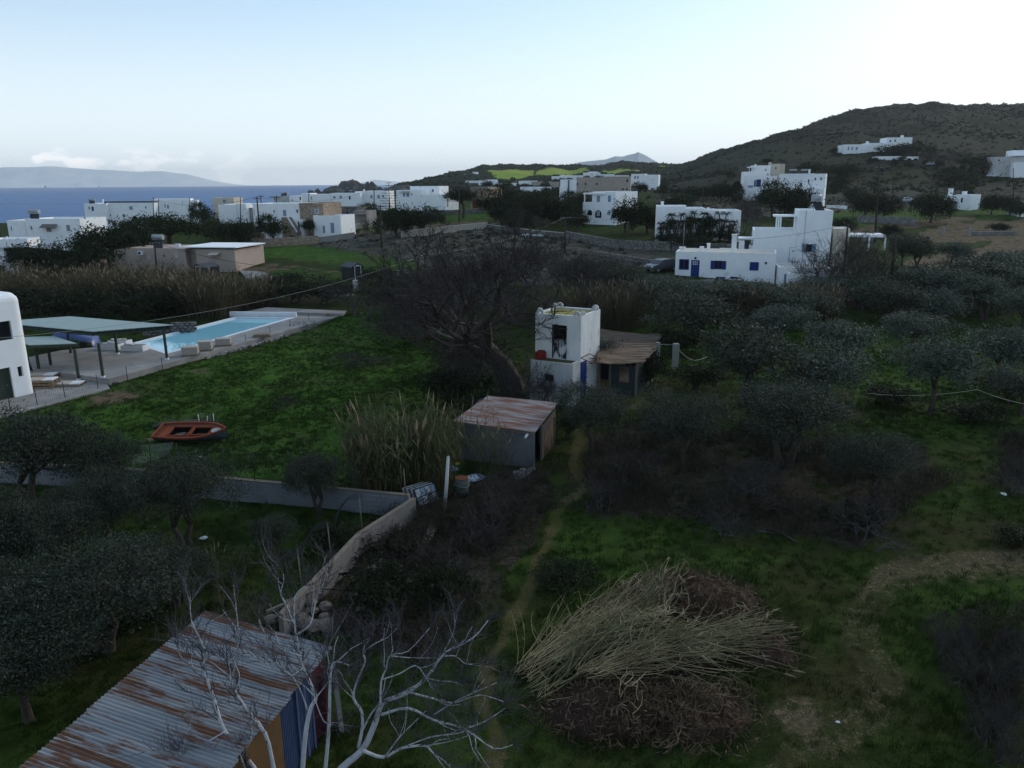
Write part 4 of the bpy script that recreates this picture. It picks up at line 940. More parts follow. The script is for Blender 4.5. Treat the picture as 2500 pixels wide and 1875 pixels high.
for px, py, rz, lab in ((639, 822, .3, 'empty wooden pallet lying flat at the pool edge'), (810, 769, .5, 'broken wooden pallets leaning at the far corner of the terrace')):
    e = empty('wood_pallet', g(px, py, ZT), rz, lab, 'pallet'); pallet(e, 1.6, 1.0); pallet(e, 1.4, .9, .14)
for px, py, rz, n_, lab in ((170, 940, .1, 1, 'low pallet with a few pale stone slabs on the lower pavement'), (107, 944, .1, 3, 'taller pile of pallets and slabs against the white house'), (108, 925, .1, 2, 'grey slab pile behind the pallets at the white house')):
    e = empty('slab_pile', g(px, py, ZP), rz, lab, 'slab pile'); 
    for k in range(n_): pallet(e, 1.9, 1.2, k*.2)
    MB().box((-.9, -.5, n_*.2-.06), (.1, .5, n_*.2+.02)).build('stone_slab', M_TILEPACK, e); MB().box((.13, -.45, n_*.2-.06), (.85, .5, n_*.2+.0)).build('stone_slab', M_COPING, e)
# bagged rubbish at the terrace edge
def rubbish(name, px, py, lab, mats, n_, size, cat='rubbish', seed=1, z=0.0, thing_loc=None):
    r = random.Random(seed); p = thing_loc or g(px, py, z); e = empty(name, p, r.uniform(0, 3), lab, cat)
    for k in range(n_):
        rs = np.random.default_rng(seed*31+k); s = size * r.uniform(.5, 1.1); mb = MB(); rows = 5; cols_ = 9; vs = []
        for i in range(rows+1):
            for j in range(cols_):
                a = 2*math.pi*j/cols_; t = i/rows*math.pi/2; rr = math.cos(t)*s*(1+rs.normal()*.14); vs.append((math.cos(a)*rr*1.3, math.sin(a)*rr, math.sin(t)*s*.6*(1+rs.normal()*.2)))
        mb.add(vs, [(i*cols_+j, i*cols_+(j+1) % cols_, (i+1)*cols_+(j+1) % cols_, (i+1)*cols_+j) for i in range(rows) for j in range(cols_)])
        o = mb.build('sack' if k % 2 else 'sheet', mats[k % len(mats)], e); o.location = (r.uniform(-1, 1)*size*1.2, r.uniform(-.6, .6)*size, 0); o.rotation_euler = (0, 0, r.uniform(0, 6))
    return e
rubbish('rubbish_heap', 447, 884, 'dark sacks and a white sheet dumped in the grass below the terrace', [M_BLACK, M_PLASTICW, M_DARK], 5, .35, seed=3)
rubbish('rubbish_heap', 278, 934, 'black rubble sack slumped against the terrace corner', [M_BLACK], 2, .3, seed=5)
rubbish('plastic_sheet', 955, 757, 'white plastic sheet lying in the meadow near the bare shrub', [M_PLASTICW], 1, .5, seed=6)
rubbish('plastic_sheet', 1906, 1252, 'small pale rag beside the dry stalks', [M_PLASTICW], 1, .1, seed=16) if 0 else None
# fence along the terrace
def wirefence(name, base, h, lab, mesh_upto, spacing=.14, m_post=M_BLACK, rtop=0.0, cat='fence', wid=.05):
    e = empty(name, base[0], 0, lab, cat); B = [b_ - base[0] for b_ in base]
    for b_ in B: MB().tube([b_ - Vector((0, 0, .1)), b_ + Vector((R_.uniform(-.05, .05), 0, h*R_.uniform(.92, 1.05)))], wid/2, 6).build('post', m_post, e)
    mb = MB()
    for a, c in list(zip(B[:-1], B[1:]))[:mesh_upto]:
        n_ = max(2, int((c - a).length / spacing))
        for i in range(n_ + 1):
            q = a.lerp(c, i / n_); mb.ribbon([q, q + Vector((0, 0, h*.88))], .006, Vector((0, -1, 0)))
        for k in range(int(h*.9 / spacing) + 1):
            z = Vector((0, 0, k*spacing)); mb.ribbon([a + z, c + z], .006, Vector((0, -.6, 1)))
    if mb.v:
        o = mb.build('wire_mesh', M_WIRE, e); o['kind'] = 'stuff'
    return e
wirefence('wire_fence', [g(px, py) for px, py in ((-60, 1030), (27, 1010), (92, 991), (160, 974), (240, 952), (312, 932), (398, 906), (470, 882), (543, 859), (602, 845), (661, 826), (709, 806), (755, 791))], 1.15, 'wire fence on thin dark posts between the meadow and the pool terrace', 5)

# ================================================================== white house cut by the left edge
hA = g(90, 962); hB = g(-250, 1040); dv = (hB - hA); ang = math.atan2(dv.y, dv.x)
house = empty('white_house', hA, ang - math.pi, 'tall plain white house with rounded corners and a green door, beside the carport', 'house')
# local: +x towards the corner hA (origin), -x along the wall to the left; +y away from the camera
Mi = house.matrix_basis.inverted() if 0 else (Matrix.Translation(hA) @ rotz(ang - math.pi)).inverted()
def onwall(px, py, d=0.0, M=Mi):
    o = M @ CAMP; dr = (M.to_3x3() @ ray(px, py)); t = (d - o.y) / dr.y; return o + dr * t
ht = onwall(49, 712).z; Lw = dv.length; DEP = 4.2
def rounded(x0, x1, y0, y1, r, n=6):
    pts = []
    for cx, cy, a0 in ((x1-r, y0+r, -90), (x1-r, y1-r, 0), (x0+r, y1-r, 90), (x0+r, y0+r, 180)):
        for i in range(n+1):
            a = math.radians(a0 + 90*i/n); pts.append((cx + r*math.cos(a), cy + r*math.sin(a)))
    return pts
ops = []      # openings on the front: x0,x1,z0,z1
for a, b_ in (((0, 786), (33, 828)), ((42, 896), (58, 918)), ((-10, 903), (38, 975))):
    q = onwall(*a); w2 = onwall(*b_); ops.append([q.x, w2.x, w2.z, q.z])
ops[2][2] = .02; ops[0][0] = ops[0][1] - 1.5; ops[2][0] = ops[2][1] - 1.35
def wallwith(mb, x0, x1, z0, z1, holes, th):
    """front wall with real openings: pieces butted round each hole; front at y=0, back at y=th"""
    xs_ = sorted({x0, x1} | {h[0] for h in holes} | {h[1] for h in holes}); zs_ = sorted({z0, z1} | {h[2] for h in holes} | {h[3] for h in holes})
    ins = lambda x, z: any(h[0] < x < h[1] and h[2] < z < h[3] for h in holes)
    for a, c in zip(xs_[:-1], xs_[1:]):
        for d_, e_ in zip(zs_[:-1], zs_[1:]):
            if not ins((a+c)/2, (d_+e_)/2): mb.add([(a, 0, d_), (c, 0, d_), (c, 0, e_), (a, 0, e_)], [(0, 1, 2, 3)])
    for h in holes:
        a, c, d_, e_ = h
        mb.add([(a, 0, d_), (c, 0, d_), (c, 0, e_), (a, 0, e_), (a, th, d_), (c, th, d_), (c, th, e_), (a, th, e_)], [(0, 4, 5, 1), (1, 5, 6, 2), (2, 6, 7, 3), (3, 7, 4, 0)])
wm = MB(); RR = .55
wallwith(wm, -Lw + RR, -RR, -.4, ht - RR, ops, .28)
poly_ = rounded(-Lw, 0, 0, DEP, RR); np_ = len(poly_)
rings = [(-.4, 0), (ht - RR, 0)] + [(ht - RR + RR*math.sin(math.radians(a)), RR*(1-math.cos(math.radians(a)))) for a in (22, 45, 68, 90)]
vs = []
cx_, cy_ = -Lw/2, DEP/2
for z, ins_ in rings:
    for (x, y) in rounded(-Lw + ins_, -ins_, ins_, DEP - ins_, max(RR - ins_*.0 - .0, .2) if ins_ < .3 else .3): vs.append((x, y, z))
fs = []
for k in range(len(rings)-1):
    for i in range(np_):
        j = (i+1) % np_
        if k == 0 and i == np_-1: continue      # the straight front is built with its openings above
        fs.append((k*np_+i, k*np_+j, (k+1)*np_+j, (k+1)*np_+i))
fs.append(tuple((len(rings)-1)*np_+i for i in range(np_))); wm.add(vs, fs, False); wm.build('wall', M_WHITE, house)
for k, (a, c, d_, e_) in enumerate(ops):
    if k < 2:
        w_ = MB(); t = .05
        for bx in (((a, .18, d_), (a+t, .24, e_)), ((c-t, .18, d_), (c, .24, e_)), ((a+t, .18, d_), (c-t, .24, d_+t)), ((a+t, .18, e_-t), (c-t, .24, e_))): w_.box(*bx)
        o = w_.build('window', M_PLASTICW if 0 else M_GREEN, house); MB().box((a+t, .20, d_+t), (c-t, .22, e_-t)).build('pane', M_GLASS, o)
    else:
        o = MB().box((a, .16, d_), (c, .22, e_)).build('door', M_GREEN, house); MB().tube([(c-.3, .155, 1.0), (c-.3, .10, 1.0)], .035, 8).build('handle', M_METAL, o)
br = MB(); q = onwall(5, 706); br.tube([(q.x, .9, ht-.1), (q.x, .9, ht+.75)], .03, 6).tube([(q.x+.18, .9, ht-.1), (q.x+.18, .9, ht+.55)], .025, 6).bar((q.x-.25, .9, ht+.7), (q.x+.3, .9, ht+.7), .05).build('roof_antenna', M_METAL, house)

# ================================================================== the two-storey whitewashed tower
tA = g(1397, 994); tB = g(1294, 980); dv = tB - tA; tang = math.atan2(dv.y, dv.x) - math.pi
tow = empty('whitewashed_tower', tA, tang, 'small two storey whitewashed farm tower with mossy roof, standing among the bare trees', 'tower house')
Mt = (Matrix.Translation(tA) @ rotz(tang)).inverted()
W = dv.length
q1 = onwall(1397, 893, 0, Mt); zl = q1.z                    # lower roof height
# upper block stands back: find the depth at which its front plane stands
D0 = 1.25
u1 = onwall(1419, 779, D0, Mt); ul = onwall(1307, 775, D0, Mt); zu = u1.z; ux1, ux0 = u1.x, ul.x
D1 = D0 + 3.3
lw = MB(); hole = [onwall(1327, 913, 0, Mt), onwall(1352, 934, 0, Mt)]
wallwith(lw, -W, 0, -.4, zl, [[hole[0].x, hole[1].x, hole[1].z, hole[0].z]], .3)
lw.add([(0, 0, -.4), (0, D0, -.4), (0, D0, zl), (0, 0, zl)], [(0, 1, 2, 3)]); lw.add([(-W, 0, -.4), (-W, D0+1.5, -.4), (-W, D0+1.5, zl), (-W, 0, zl)], [(3, 2, 1, 0)])
lw.box((-W, 0.001, zl), (0, .16, zl+.09)); lw.box((-.16, .16, zl), (0.002, D0, zl+.12)); lw.build('lower_wall', M_WHITEOLD, tow)
MB().box((-W+.0, .16, zl-.1), (-.16, D0+1.6, zl+.03)).build('terrace_roof', M_MOSSDARK, tow)
fr = MB().box((hole[0].x, .2, hole[1].z), (hole[1].x, .25, hole[0].z)).build('window', M_GREENSHEET, tow)
dl = onwall(1347, 792, D0, Mt); dr_ = onwall(1383, 873, D0, Mt); dm = onwall(1360, 829, D0, Mt)
uw = MB(); hz_ = [dl.x, dr_.x, zl+.05, dl.z]
ub = MB(); wallwith(ub, ux0, ux1, -.4, zu, [hz_], .32); ub.v = [(x, y + D0, z) for x, y, z in ub.v]
ub.add([(ux1, D0, -.4), (ux1, D1, -.4), (ux1, D1, zu), (ux1, D0, zu)], [(0, 1, 2, 3)])
ub.add([(ux0, D0, -.4), (ux0, D1, -.4), (ux0, D1, zu), (ux0, D0, zu)], [(3, 2, 1, 0)]); ub.add([(ux0, D1, -.4), (ux1, D1, -.4), (ux1, D1, zu), (ux0, D1, zu)], [(3, 2, 1, 0)])
for bx in (((ux0, D0, zu), (ux1, D0+.2, zu+.16)), ((ux0, D1-.2, zu), (ux1, D1, zu+.16)), ((ux0, D0+.2, zu), (ux0+.2, D1-.2, zu+.16)), ((ux1-.2, D0+.2, zu), (ux1, D1-.2, zu+.16))): ub.box(*bx)
ub.build('upper_wall', M_WHITEB, tow)
MB().box((ux0+.2, D0+.2, zu-.1), (ux1-.2, D1-.2, zu+.05)).build('roof', M_MOSSROOF, tow)
def horn(x, y, rz):
    """little arched corner ornament with a hollow"""
    mb = MB(); n_ = 9
    o = [(.24*math.cos(math.pi*i/(n_-1)), .06 + .24*math.sin(math.pi*i/(n_-1))) for i in range(n_)]; i_ = [(.10*math.cos(math.pi*i/(n_-1)), .06 + .10*math.sin(math.pi*i/(n_-1))) for i in range(n_)]
    pr = [(.24, 0)] + o + [(-.24, 0)]; ip = [(.10, 0)] + i_ + [(-.10, 0)]; m_ = len(pr); vs = []
    for yy in (-.08, .08): vs += [(a, yy, z) for a, z in pr] + [(a, yy, z) for a, z in ip]
    fs = [(k, k+1, m_+k+1, m_+k) for k in range(m_-1)]; fs += [tuple(2*m_+v for v in reversed(f)) for f in fs]
    fs += [(k, 2*m_+k, 2*m_+k+1, k+1) for k in range(m_-1)] + [(m_+k, m_+k+1, 3*m_+k+1, 3*m_+k) for k in range(m_-1)]
    o_ = mb.add(vs, fs).build('corner_ornament', M_WHITEOLD, tow); o_.location = (x, y, zu+.16); o_.rotation_euler = (0, 0, rz)
for x, y, rzs in ((ux0+.32, D0+.10, 0), (ux1-.32, D0+.10, 0), (ux0+.32, D1-.10, 0), (ux1-.32, D1-.10, 0), (ux0+.1, D0+.5, 1.571), (ux1-.1, D0+.5, 1.571), (ux0+.1, D1-.5, 1.571), (ux1-.1, D1-.5, 1.571)): horn(x, y, rzs)
# upper doorway: dark opening above a peeling half door
MB().box((dl.x, D0+.30, zl+.05), (dr_.x, D0+.34, dl.z)).build('doorway_back', M_DARK, tow)
M_PEEL = mat('peeling_paint', (.50, .51, .52), .9, (.03, .032, .04), 7, .12, stretch=(1, 1, .25), detail=6)
hd = MB().box((dl.x+.02, D0+.10, zl+.06), (dr_.x-.02, D0+.15, dm.z)).build('half_door', M_PEEL, tow)
fz = MB()
for bx in (((dl.x, D0+.06, zl+.05), (dl.x+.06, D0+.14, dl.z)), ((dr_.x-.06, D0+.06, zl+.05), (dr_.x, D0+.14, dl.z)), ((dl.x+.06, D0+.06, dl.z-.06), (dr_.x-.06, D0+.14, dl.z))): fz.box(*bx)
fz.build('door_frame', M_BLACK, tow)
# blue door on the right flank and its metal awning frame
zd = onwall(1421, 886, D0, Mt).z
def onside(px, py, X):
    o = Mt @ CAMP; d_ = Mt.to_3x3() @ ray(px, py); t = (X - o.x) / d_.x; return o + d_ * t
bd0, bd1 = onside(1421, 900, ux1), onside(1431, 900, ux1)
MB().box((ux1-.02, D0+.03, .02), (ux1+.05, D0+.95, zd)).build('door', M_BLUE, tow)
aw = MB(); za = zd + .32
for y in (D0+.02, D0+1.45): aw.bar((ux1, y, za), (ux1+.85, y, za-.28), .04); aw.bar((ux1, y, za-.30), (ux1+.85, y, za-.30), .04)
aw.bar((ux1+.85, D0+.02, za-.28), (ux1+.85, D0+1.45, za-.28), .04); aw.bar((ux1+.02, D0+.02, za), (ux1+.02, D0+1.45, za), .04); aw.build('awning_frame', M_RUST, tow)
# red cans on the lower terrace
tw2w = Matrix.Translation(tA) @ rotz(tang)
def toworld(v): return tw2w @ Vector(v)
rc = onwall(1320, 874, .75, Mt); cp = toworld((rc.x, .75, zl+.035)); e = empty('fuel_can', cp, .4, 'red plastic fuel can standing on the tower terrace', 'can')
MB().box((-.32, -.2, 0), (.32, .2, .50)).build('body', M_RED, e); MB().bar((-.2, 0, .58), (.12, 0, .58), .06).bar((-.2, 0, .5), (-.2, 0, .58), .05).bar((.12, 0, .5), (.12, 0, .58), .05).build('handle', M_RED, e); MB().tube([(.24, 0, .5), (.24, 0, .6)], .05, 8).build('cap', M_BLACK, e)

# ---- lean-to with reed roof on the right of the tower
lA = g(1462, 958); lB = g(1552, 968); dv = lB - lA; lang = math.atan2(dv.y, dv.x)
le = empty('reed_roofed_shed', lA, lang, 'lean-to shed with a sagging brown reed mat roof against the tower', 'shed')
Ml = (Matrix.Translation(lA) @ rotz(lang)).inverted(); LW = dv.length
lz = onwall(1575, 882, -.35, Ml); rz0 = lz.z; rx1 = lz.x
def lroof(px, py, z): v = Ml @ G0(px, py, z); return v
# the roof rises to the back
b1 = lroof(1460, 801, rz0 + 1.0); b2 = lroof(1613, 815, rz0 + 1.0); f1 = lroof(1457, 884, rz0); f2 = lroof(1575, 881, rz0)
ns = 46; st = MB()
for i in range(ns):
    t = i / ns; t2 = (i + .8) / ns; sag = lambda u: -.12*math.sin(u*math.pi)
    a0, a1, c0, c1_2 = f1.lerp(b1, t), f2.lerp(b2, t), f1.lerp(b1, t2), f2.lerp(b2, t2)
    j = R_.uniform(-.12, .2); ex = (a1 - a0).normalized()
    pts = []
    for k in range(5):
        u = k/4; pts.append((a0.lerp(a1, u) + Vector((0, 0, sag(u)+R_.uniform(-.02, .02))), c0.lerp(c1_2, u) + Vector((0, 0, sag(u)+R_.uniform(-.02, .02)))))
    pts[-1] = (pts[-1][0] + ex*j, pts[-1][1] + ex*j)
    vs = []
    for p0, p1 in pts: vs += [p0, p1]
    vs += [v - Vector((0, 0, .06)) for v in vs]
    m_ = 10; st = MB().add(vs, [(2*k, 2*k+2, 2*k+3, 2*k+1) for k in range(4)] + [(m_+2*k, m_+2*k+1, m_+2*k+3, m_+2*k+2) for k in range(4)] + [(2*k, m_+2*k, m_+2*k+2, 2*k+2) for k in range(4)] + [(8, m_+8, m_+9, 9)])
    st.build('reed_bundle', M_REEDMAT if t < .60 + R_.uniform(-.1, .1) else M_REEDMATD, le)
MB().box((0, .0, -.2), (LW*.30, .08, rz0-.25)).build('door_panel', M_BROWN, le); MB().box((.12, -.015, .95), (LW*.30-.12, -.001, rz0-.5)).build('window', M_DARK, le)
MB().box((LW*.31, .02, -.2), (LW*.98, .10, rz0-.5)).build('sheet_wall', M_GREENSHEET, le); MB().box((LW*.55, -.02, .9), (LW*.80, .0, rz0-.62)).build('reed_panel', M_REEDMAT, le)
for x in (0.02, LW*.30, LW): MB().bar((x, -.05, -.2), (x, -.05, rz0-.05), .12).build('post', M_WOOD, le)
MB().box((LW*.99, .10, -.2), (LW*.99+.06, 3.4, rz0-.1)).build('side_wall', M_GREENSHEET, le); MB().box((0, 3.4, -.2), (LW*.99, 3.5, rz0+.6)).build('back_wall', M_WOOD, le)
MB().bar((-.1, -.2, rz0-.12), (LW*1.2, -.25, rz0-.14), .1).build('eave_pole', M_WOOD, le)
# heap of cut olive sprigs on that roof
rs = np.random.default_rng(9); cc = f1.lerp(b1, .42) + (f2-f1)*.14; C = np.array(cc) + rs.normal(size=(900, 3))*np.array([.45, .55, .10]) + np.array([0, 0, .14])
V_, F_ = leafcards(rs, C, np.full(900, .2), .3, .2); sp = meshobj('cut_branches', npmesh('cut_branches', V_, F_, M_OLIVE)); sp.matrix_world = Matrix.Translation(lA) @ rotz(lang); tag(sp, 'heap of cut leafy olive branches lying on the reed roof', 'branches', kind='stuff')
# concrete gate pillars with a slung cable
for px, py, hpx, lab in ((1602, 890, 54, 'square concrete gate pillar next to the reed roofed shed'), (1648, 899, 60, 'square concrete gate pillar with a pale cable tied to it')):
    p = G(px, py); d_ = (p - CAMP).length; h_ = hpx*d_/F; e = MB().box((-.2, -.2, -.2), (.2, .2, h_)).build('gate_pillar', M_CONC); e.location = p; e.rotation_euler = (0, 0, .2); tag(e, lab, 'pillar')
p1, p2 = P(1648, 842, G(1648, 899).y - .3), G(1725, 880) ; p2.z += .3
cb = MB().tube([p1.lerp(p2, t) - Vector((0, 0, 1.0*math.sin(t*math.pi)*.7)) for t in (0, .2, .4, .6, .8, 1)], .025, 5); tag(cb.build('slung_cable', M_WIREPALE), 'pale slack cable drooping from the concrete gate pillar', 'cable')
p3 = P(1600, 840, G(1602, 890).y); tag(MB().tube([p3, p1], .02, 5).build('gate_wire', M_WIREPALE), 'thin pale rail joining the two concrete pillars', 'rail')
# mossy yard slab
ys_ = [G(px, py) for px, py in ((1440, 962), (1470, 988), (1560, 985), (1612, 963), (1560, 966), (1462, 955))]

# ================================================================== rust-roofed shed
sA = g(1303, 1144); sB = g(1117, 1122); dv = sB - sA; sang = math.atan2(dv.y, dv.x) - math.pi
she = empty('rusty_roof_shed', sA, sang, 'low grey rendered shed under a rusted sheet metal roof, reeds growing against it', 'shed')
Ms = (Matrix.Translation(sA) @ rotz(sang)).inverted(); SW = dv.length
top = onwall(1303, 1053, 0, Ms).z; tl = onwall(1113, 1026, 0, Ms).z
sD = 3.4
sw = MB(); sw.add([(-SW, 0, -.3), (0, 0, -.3), (0, 0, top-.05), (-SW, 0, tl-.05)], [(0, 1, 2, 3)]); sw.add([(-SW, .2, -.3), (-.2, .2, -.3), (-.2, .2, top-.05), (-SW, .2, tl-.05)], [(3, 2, 1, 0)])
sw.box((-.2, 0.001, -.3), (-.002, .22, top-.06)); sw.add([(-SW, 0, -.3), (-SW, sD, -.3), (-SW, sD, tl+.25), (-SW, 0, tl-.05)], [(3, 2, 1, 0)]); sw.add([(-SW, sD, -.3), (0, sD, -.3), (0, sD, top+.25), (-SW, sD, tl+.25)], [(3, 2, 1, 0)])
sw.build('wall', M_SHEDWALL, she)
MB().box((-.02, 1.15, -.3), (.10, 1.28, top)).build('door_post', M_WOOD, she); MB().box((-.9, .25, -.2), (-.85, sD-.1, top)).build('dark_interior', M_DARK, she)
for i in range(15):
    y = 1.30 + i*.14; MB().tube([(.02+R_.uniform(-.03, .03), y, -.2), (.02+R_.uniform(-.04, .04), y+R_.uniform(-.04, .04), top+.1*y/sD-.25+R_.uniform(-.2, .05))], .06, 5).build('cane', M_REEDMAT, she)
MB().bar((.06, 1.28, top-.25), (.06, sD+.05, top-.05), .1, .28).build('side_board', M_GREYBLUE if 0 else M_WOOD, she)
MB().tube([(.05, sD+.1, -.3), (.05, sD+.1, top+.2)], .06, 6).build('corner_post', M_WOOD, she)
f0 = Vector((-SW-.15, -.15, tl)); f1_ = Vector((.12, -.15, top)); bk0 = Ms @ G0(1191, 967, top + .30 + (tl-top)); bk1 = Ms @ G0(1363, 984, top + .30)
nsht = 6
for i in range(nsht):
    a, c = i/nsht, (i+1.03)/nsht; q0, q1_, q2, q3 = f0.lerp(bk0, a), f1_.lerp(bk1, a), f1_.lerp(bk1, min(c, 1)), f0.lerp(bk0, min(c, 1))
    dz = Vector((0, 0, .012*(i % 2))); o_ = q0; rzv = (q1_ - q0).normalized(); ry = (q3 - q0)
    mb = MB(); nw = 7
    pts0 = [q0.lerp(q3, k/nw) + Vector((0, 0, .018*(k % 2))) + dz for k in range(nw+1)]; pts1 = [q1_.lerp(q2, k/nw) + Vector((0, 0, .018*(k % 2))) + dz for k in range(nw+1)]
    mb.add(pts0 + pts1, [(k, nw+1+k, nw+2+k, k+1) for k in range(nw)]); mb.add([v - Vector((0, 0, .012)) for v in pts0 + pts1], [(k, k+1, nw+2+k, nw+1+k) for k in range(nw)])
    mb.build('roof_sheet', M_ZINCRUST, she)
MB().bar((-SW, -.08, tl-.10), (.08, -.08, top-.10), .06, .10).build('eave_batten', M_WOOD, she)
MB().tube([(-.35, -.30, top-.28), (-.28, .05, top-.12)], .07, 8).build('drain_pipe', M_COPING, she)
# cinder blocks by the shed
for i, (px, py, rz, up_, lab) in enumerate([(1262, 1168, .2, 0, 'rough broken cinder block lying beside the shed, leftmost of the four'), (1277, 1166, .5, 0, 'cinder block standing on end by the shed corner'), (1288, 1160, 1.0, 0, 'small hollow cinder block in front of the standing one'), (1297, 1152, .7, 0, 'hollow cinder block nearest the shed door')]):
    mb = MB(); L_, D_, Hh = (.45, .22, .20) if i != 1 else (.24, .24, .46)
    if i == 0: mb.cbox((0, 0, .17), (.42, .32, .36))
    else:
        t = .035
        for bx in (((-L_/2, -D_/2, 0), (L_/2, -D_/2+t, Hh)), ((-L_/2, D_/2-t, 0), (L_/2, D_/2, Hh)), ((-L_/2, -D_/2+t, 0), (-L_/2+t, D_/2-t, Hh)), ((L_/2-t, -D_/2+t, 0), (L_/2, D_/2-t, Hh)), ((-t/2, -D_/2+t, 0), (t/2, D_/2-t, Hh))): mb.box(*bx)
    p = G(px, py); o = mb.build('cinder_block', M_CONC); o.location = p; o.rotation_euler = (0, 0, rz); tag(o, lab, 'cinder block', 'cinder blocks by the shed')

# ================================================================== block wall and its continuation
def blockwall(name, base, n_c, bl, bh, th, lab, m_, m_top, fallen=0.0):
    """courses of separate blocks with open joints round a mortar core"""
    e = empty(name, base[0], 0, lab, 'wall'); core = MB(); cap = MB(); shared = {}
    for a, c in zip(base[:-1], base[1:]):
        a = a - base[0]; c = c - base[0]; d_ = c - a; L_ = d_.length; an = math.atan2(d_.y, d_.x); M = Matrix.Translation(a) @ rotz(an)
        core.box((0, -th/2+.02, -.3), (L_, th/2-.02, n_c*bh-.01), M); nb_ = int(L_/bl); b2 = L_/nb_
        for r in range(n_c):
            k0 = 0 if r % 2 == 0 else -.5
            x = k0*b2
            while x < L_ - .01:
                x0, x1 = max(0, x), min(L_, x+b2); w_ = round(x1-x0-.024, 3)
                if w_ > .08:
                    key = (round(w_, 2), th)
                    if key not in shared: shared[key] = MB().box((0, -th/2, 0), (w_, th/2, bh-.022)).mesh('block', m_)
                    o = meshobj('block', shared[key], e); o.location = a + d_.normalized()*x0 + Vector((0, 0, r*bh)) + Vector((R_.uniform(-.006, .006), R_.uniform(-.008, .008), 0)); o.rotation_euler = (0, 0, an)
                x += b2
        cap.box((0, -th/2-.01, n_c*bh), (L_, th/2+.01, n_c*bh+.045), M)
    core.build('mortar_core', M_CONCD, e); cap.build('coping', m_top, e); return e
wl0, wl1, wl2 = g(-60, 1174), g(300, 1192), g(1002, 1262)
bw = blockwall('block_wall', [wl0, wl1, wl1.lerp(wl2, .5), wl2], 5, .42, .20, .2, 'long grey concrete block wall between the meadow and the olive trees', M_BLOCK, M_BLOCKTOP)
wt = [w_ + Vector((0, 0, 1.05)) for w_ in (wl1, wl2)]
fp = [wt[0].lerp(wt[1], t) for t in (0, .12, .22, .385, .49, .61, .73)]
fe = wirefence('wall_fence', [wl0 + Vector((0, 0, 1.05)), wl0.lerp(wl1, .4)+Vector((0, 0, 1.05)), wl0.lerp(wl1, .8)+Vector((0, 0, 1.05))] + fp, 1.5, 'wire mesh fence on dark posts on top of the block wall', 99, .12)
# diagonal wall running down to the corrugated shed
d0, d1, d2, d3 = g(1012, 1262), g(880, 1352), g(800, 1440), g(690, 1560)
dw = empty('garden_wall', d0, 0, 'pale rendered garden wall with a gravelly top running down to the corrugated shed', 'wall')
for a, c in ((d0, d1), (d1, d2), (d2, d3)):
    a2, c2 = a - d0, c - d0; v = (c2 - a2); M = Matrix.Translation(a2) @ rotz(math.atan2(v.y, v.x)); MB().box((-.02, -.085, -.3), (v.length, .085, .85), M).build('wall_body', M_RENDER, dw); MB().box((-.03, -.10, .85), (v.length, .10, .89), M).build('coping', M_BLOCKTOP, dw)
# fence posts on the diagonal wall with loose mesh curling over
ps = [d0.lerp(d1, .15), d0.lerp(d1, .95), d1.lerp(d2, .85), d2.lerp(d3, .55)]
pe = empty('bent_fence', ps[0], 0, 'rusting grey fence posts with torn curling mesh above the rendered wall', 'fence')
for k, p in enumerate(ps):
    q = p - ps[0]; MB().tube([q + Vector((0, 0, 1.0)), q + Vector((-.05, 0, 2.4))], .025, 6).build('post', M_WOOD, pe)
    if k:
        mb = MB()
        for j in range(9):
            w_ = j*.07; mb.ribbon([q + Vector((-.02+w_*.3, -w_*.2, 2.5 - w_*.3)), q + Vector((-.35-w_*.4, -.25, 2.45 - w_*.4)), q + Vector((-.75-w_*.3, -.4, 1.9-w_*.3)), q + Vector((-.95, -.45, 1.2))], .012)
        o = mb.build('torn_mesh', M_WIRE, pe); o['kind'] = 'stuff'
# ================================================================== corrugated shed in the corner
zR, zL = 2.35, 2.75
cR = g(803, 1578, zR); cLf = g(504, 1493, zL); nR = g(561, 1863, zR)
dirE = (nR - cR).normalized(); across = cLf - cR
base = Vector((cR.x, cR.y, 0))
Wd = math.hypot(across.x, across.y)
ax = across.copy(); ax.z = 0; ax.normalize()
# local frame: x runs across the roof (along the corrugation), y runs towards the camera along the eave
csh = empty('corrugated_shed', base, math.atan2(ax.y, ax.x), 'tin roofed shed with rust streaked corrugated sheets and blue and maroon side panels', 'shed')
Mc = (Matrix.Translation(base) @ rotz(math.atan2(ax.y, ax.x))).inverted()
dl_ = Mc.to_3x3() @ dirE; LEN = 7.4
sgn = 1
def rp(u, v, h=0.0):
    """roof point: u across 0..1 (0 = right eave), v metres from the far edge"""
    return Vector((0, 0, zR)).lerp(Vector((Wd, 0, zL)), u) + dl_ * v + Vector((0, 0, h))
pitch = .105; per = 10; nsheet = int(LEN / (pitch*per)) + 1
for i in range(nsheet):
    v0 = i*pitch*per; mb = MB(); sub_ = 6; nn = per*sub_ + 3; top_ = []
    jit = [R_.uniform(-.05, .03), R_.uniform(-.03, .08)]
    for k in range(nn):
        v = v0 + k*pitch/sub_; h = .019*math.cos(2*math.pi*k/sub_) + (.012 if i % 2 else 0) + .004*math.sin(i*2.1+k*.1)
        top_.append((rp(jit[0]/Wd - .02, v, h), rp(.5, v, h - .01), rp(1.0 + jit[1]/Wd, v, h)))
    vs = [p for t in top_ for p in t]; vs += [p - Vector((0, 0, .012)) for p in vs]; o_ = 3*nn
    fs = []
    for k in range(nn-1):
        for q in (0, 1): fs.append((3*k+q, 3*k+3+q, 3*k+4+q, 3*k+1+q)); fs.append((o_+3*k+q, o_+3*k+1+q, o_+3*k+4+q, o_+3*k+3+q))
        fs.append((3*k, o_+3*k, o_+3*k+3, 3*k+3)); fs.append((3*k+2, 3*k+5, o_+3*k+5, o_+3*k+2))
    mb.add(vs, fs, False); mb.build('roof_sheet', M_ZINC, csh)
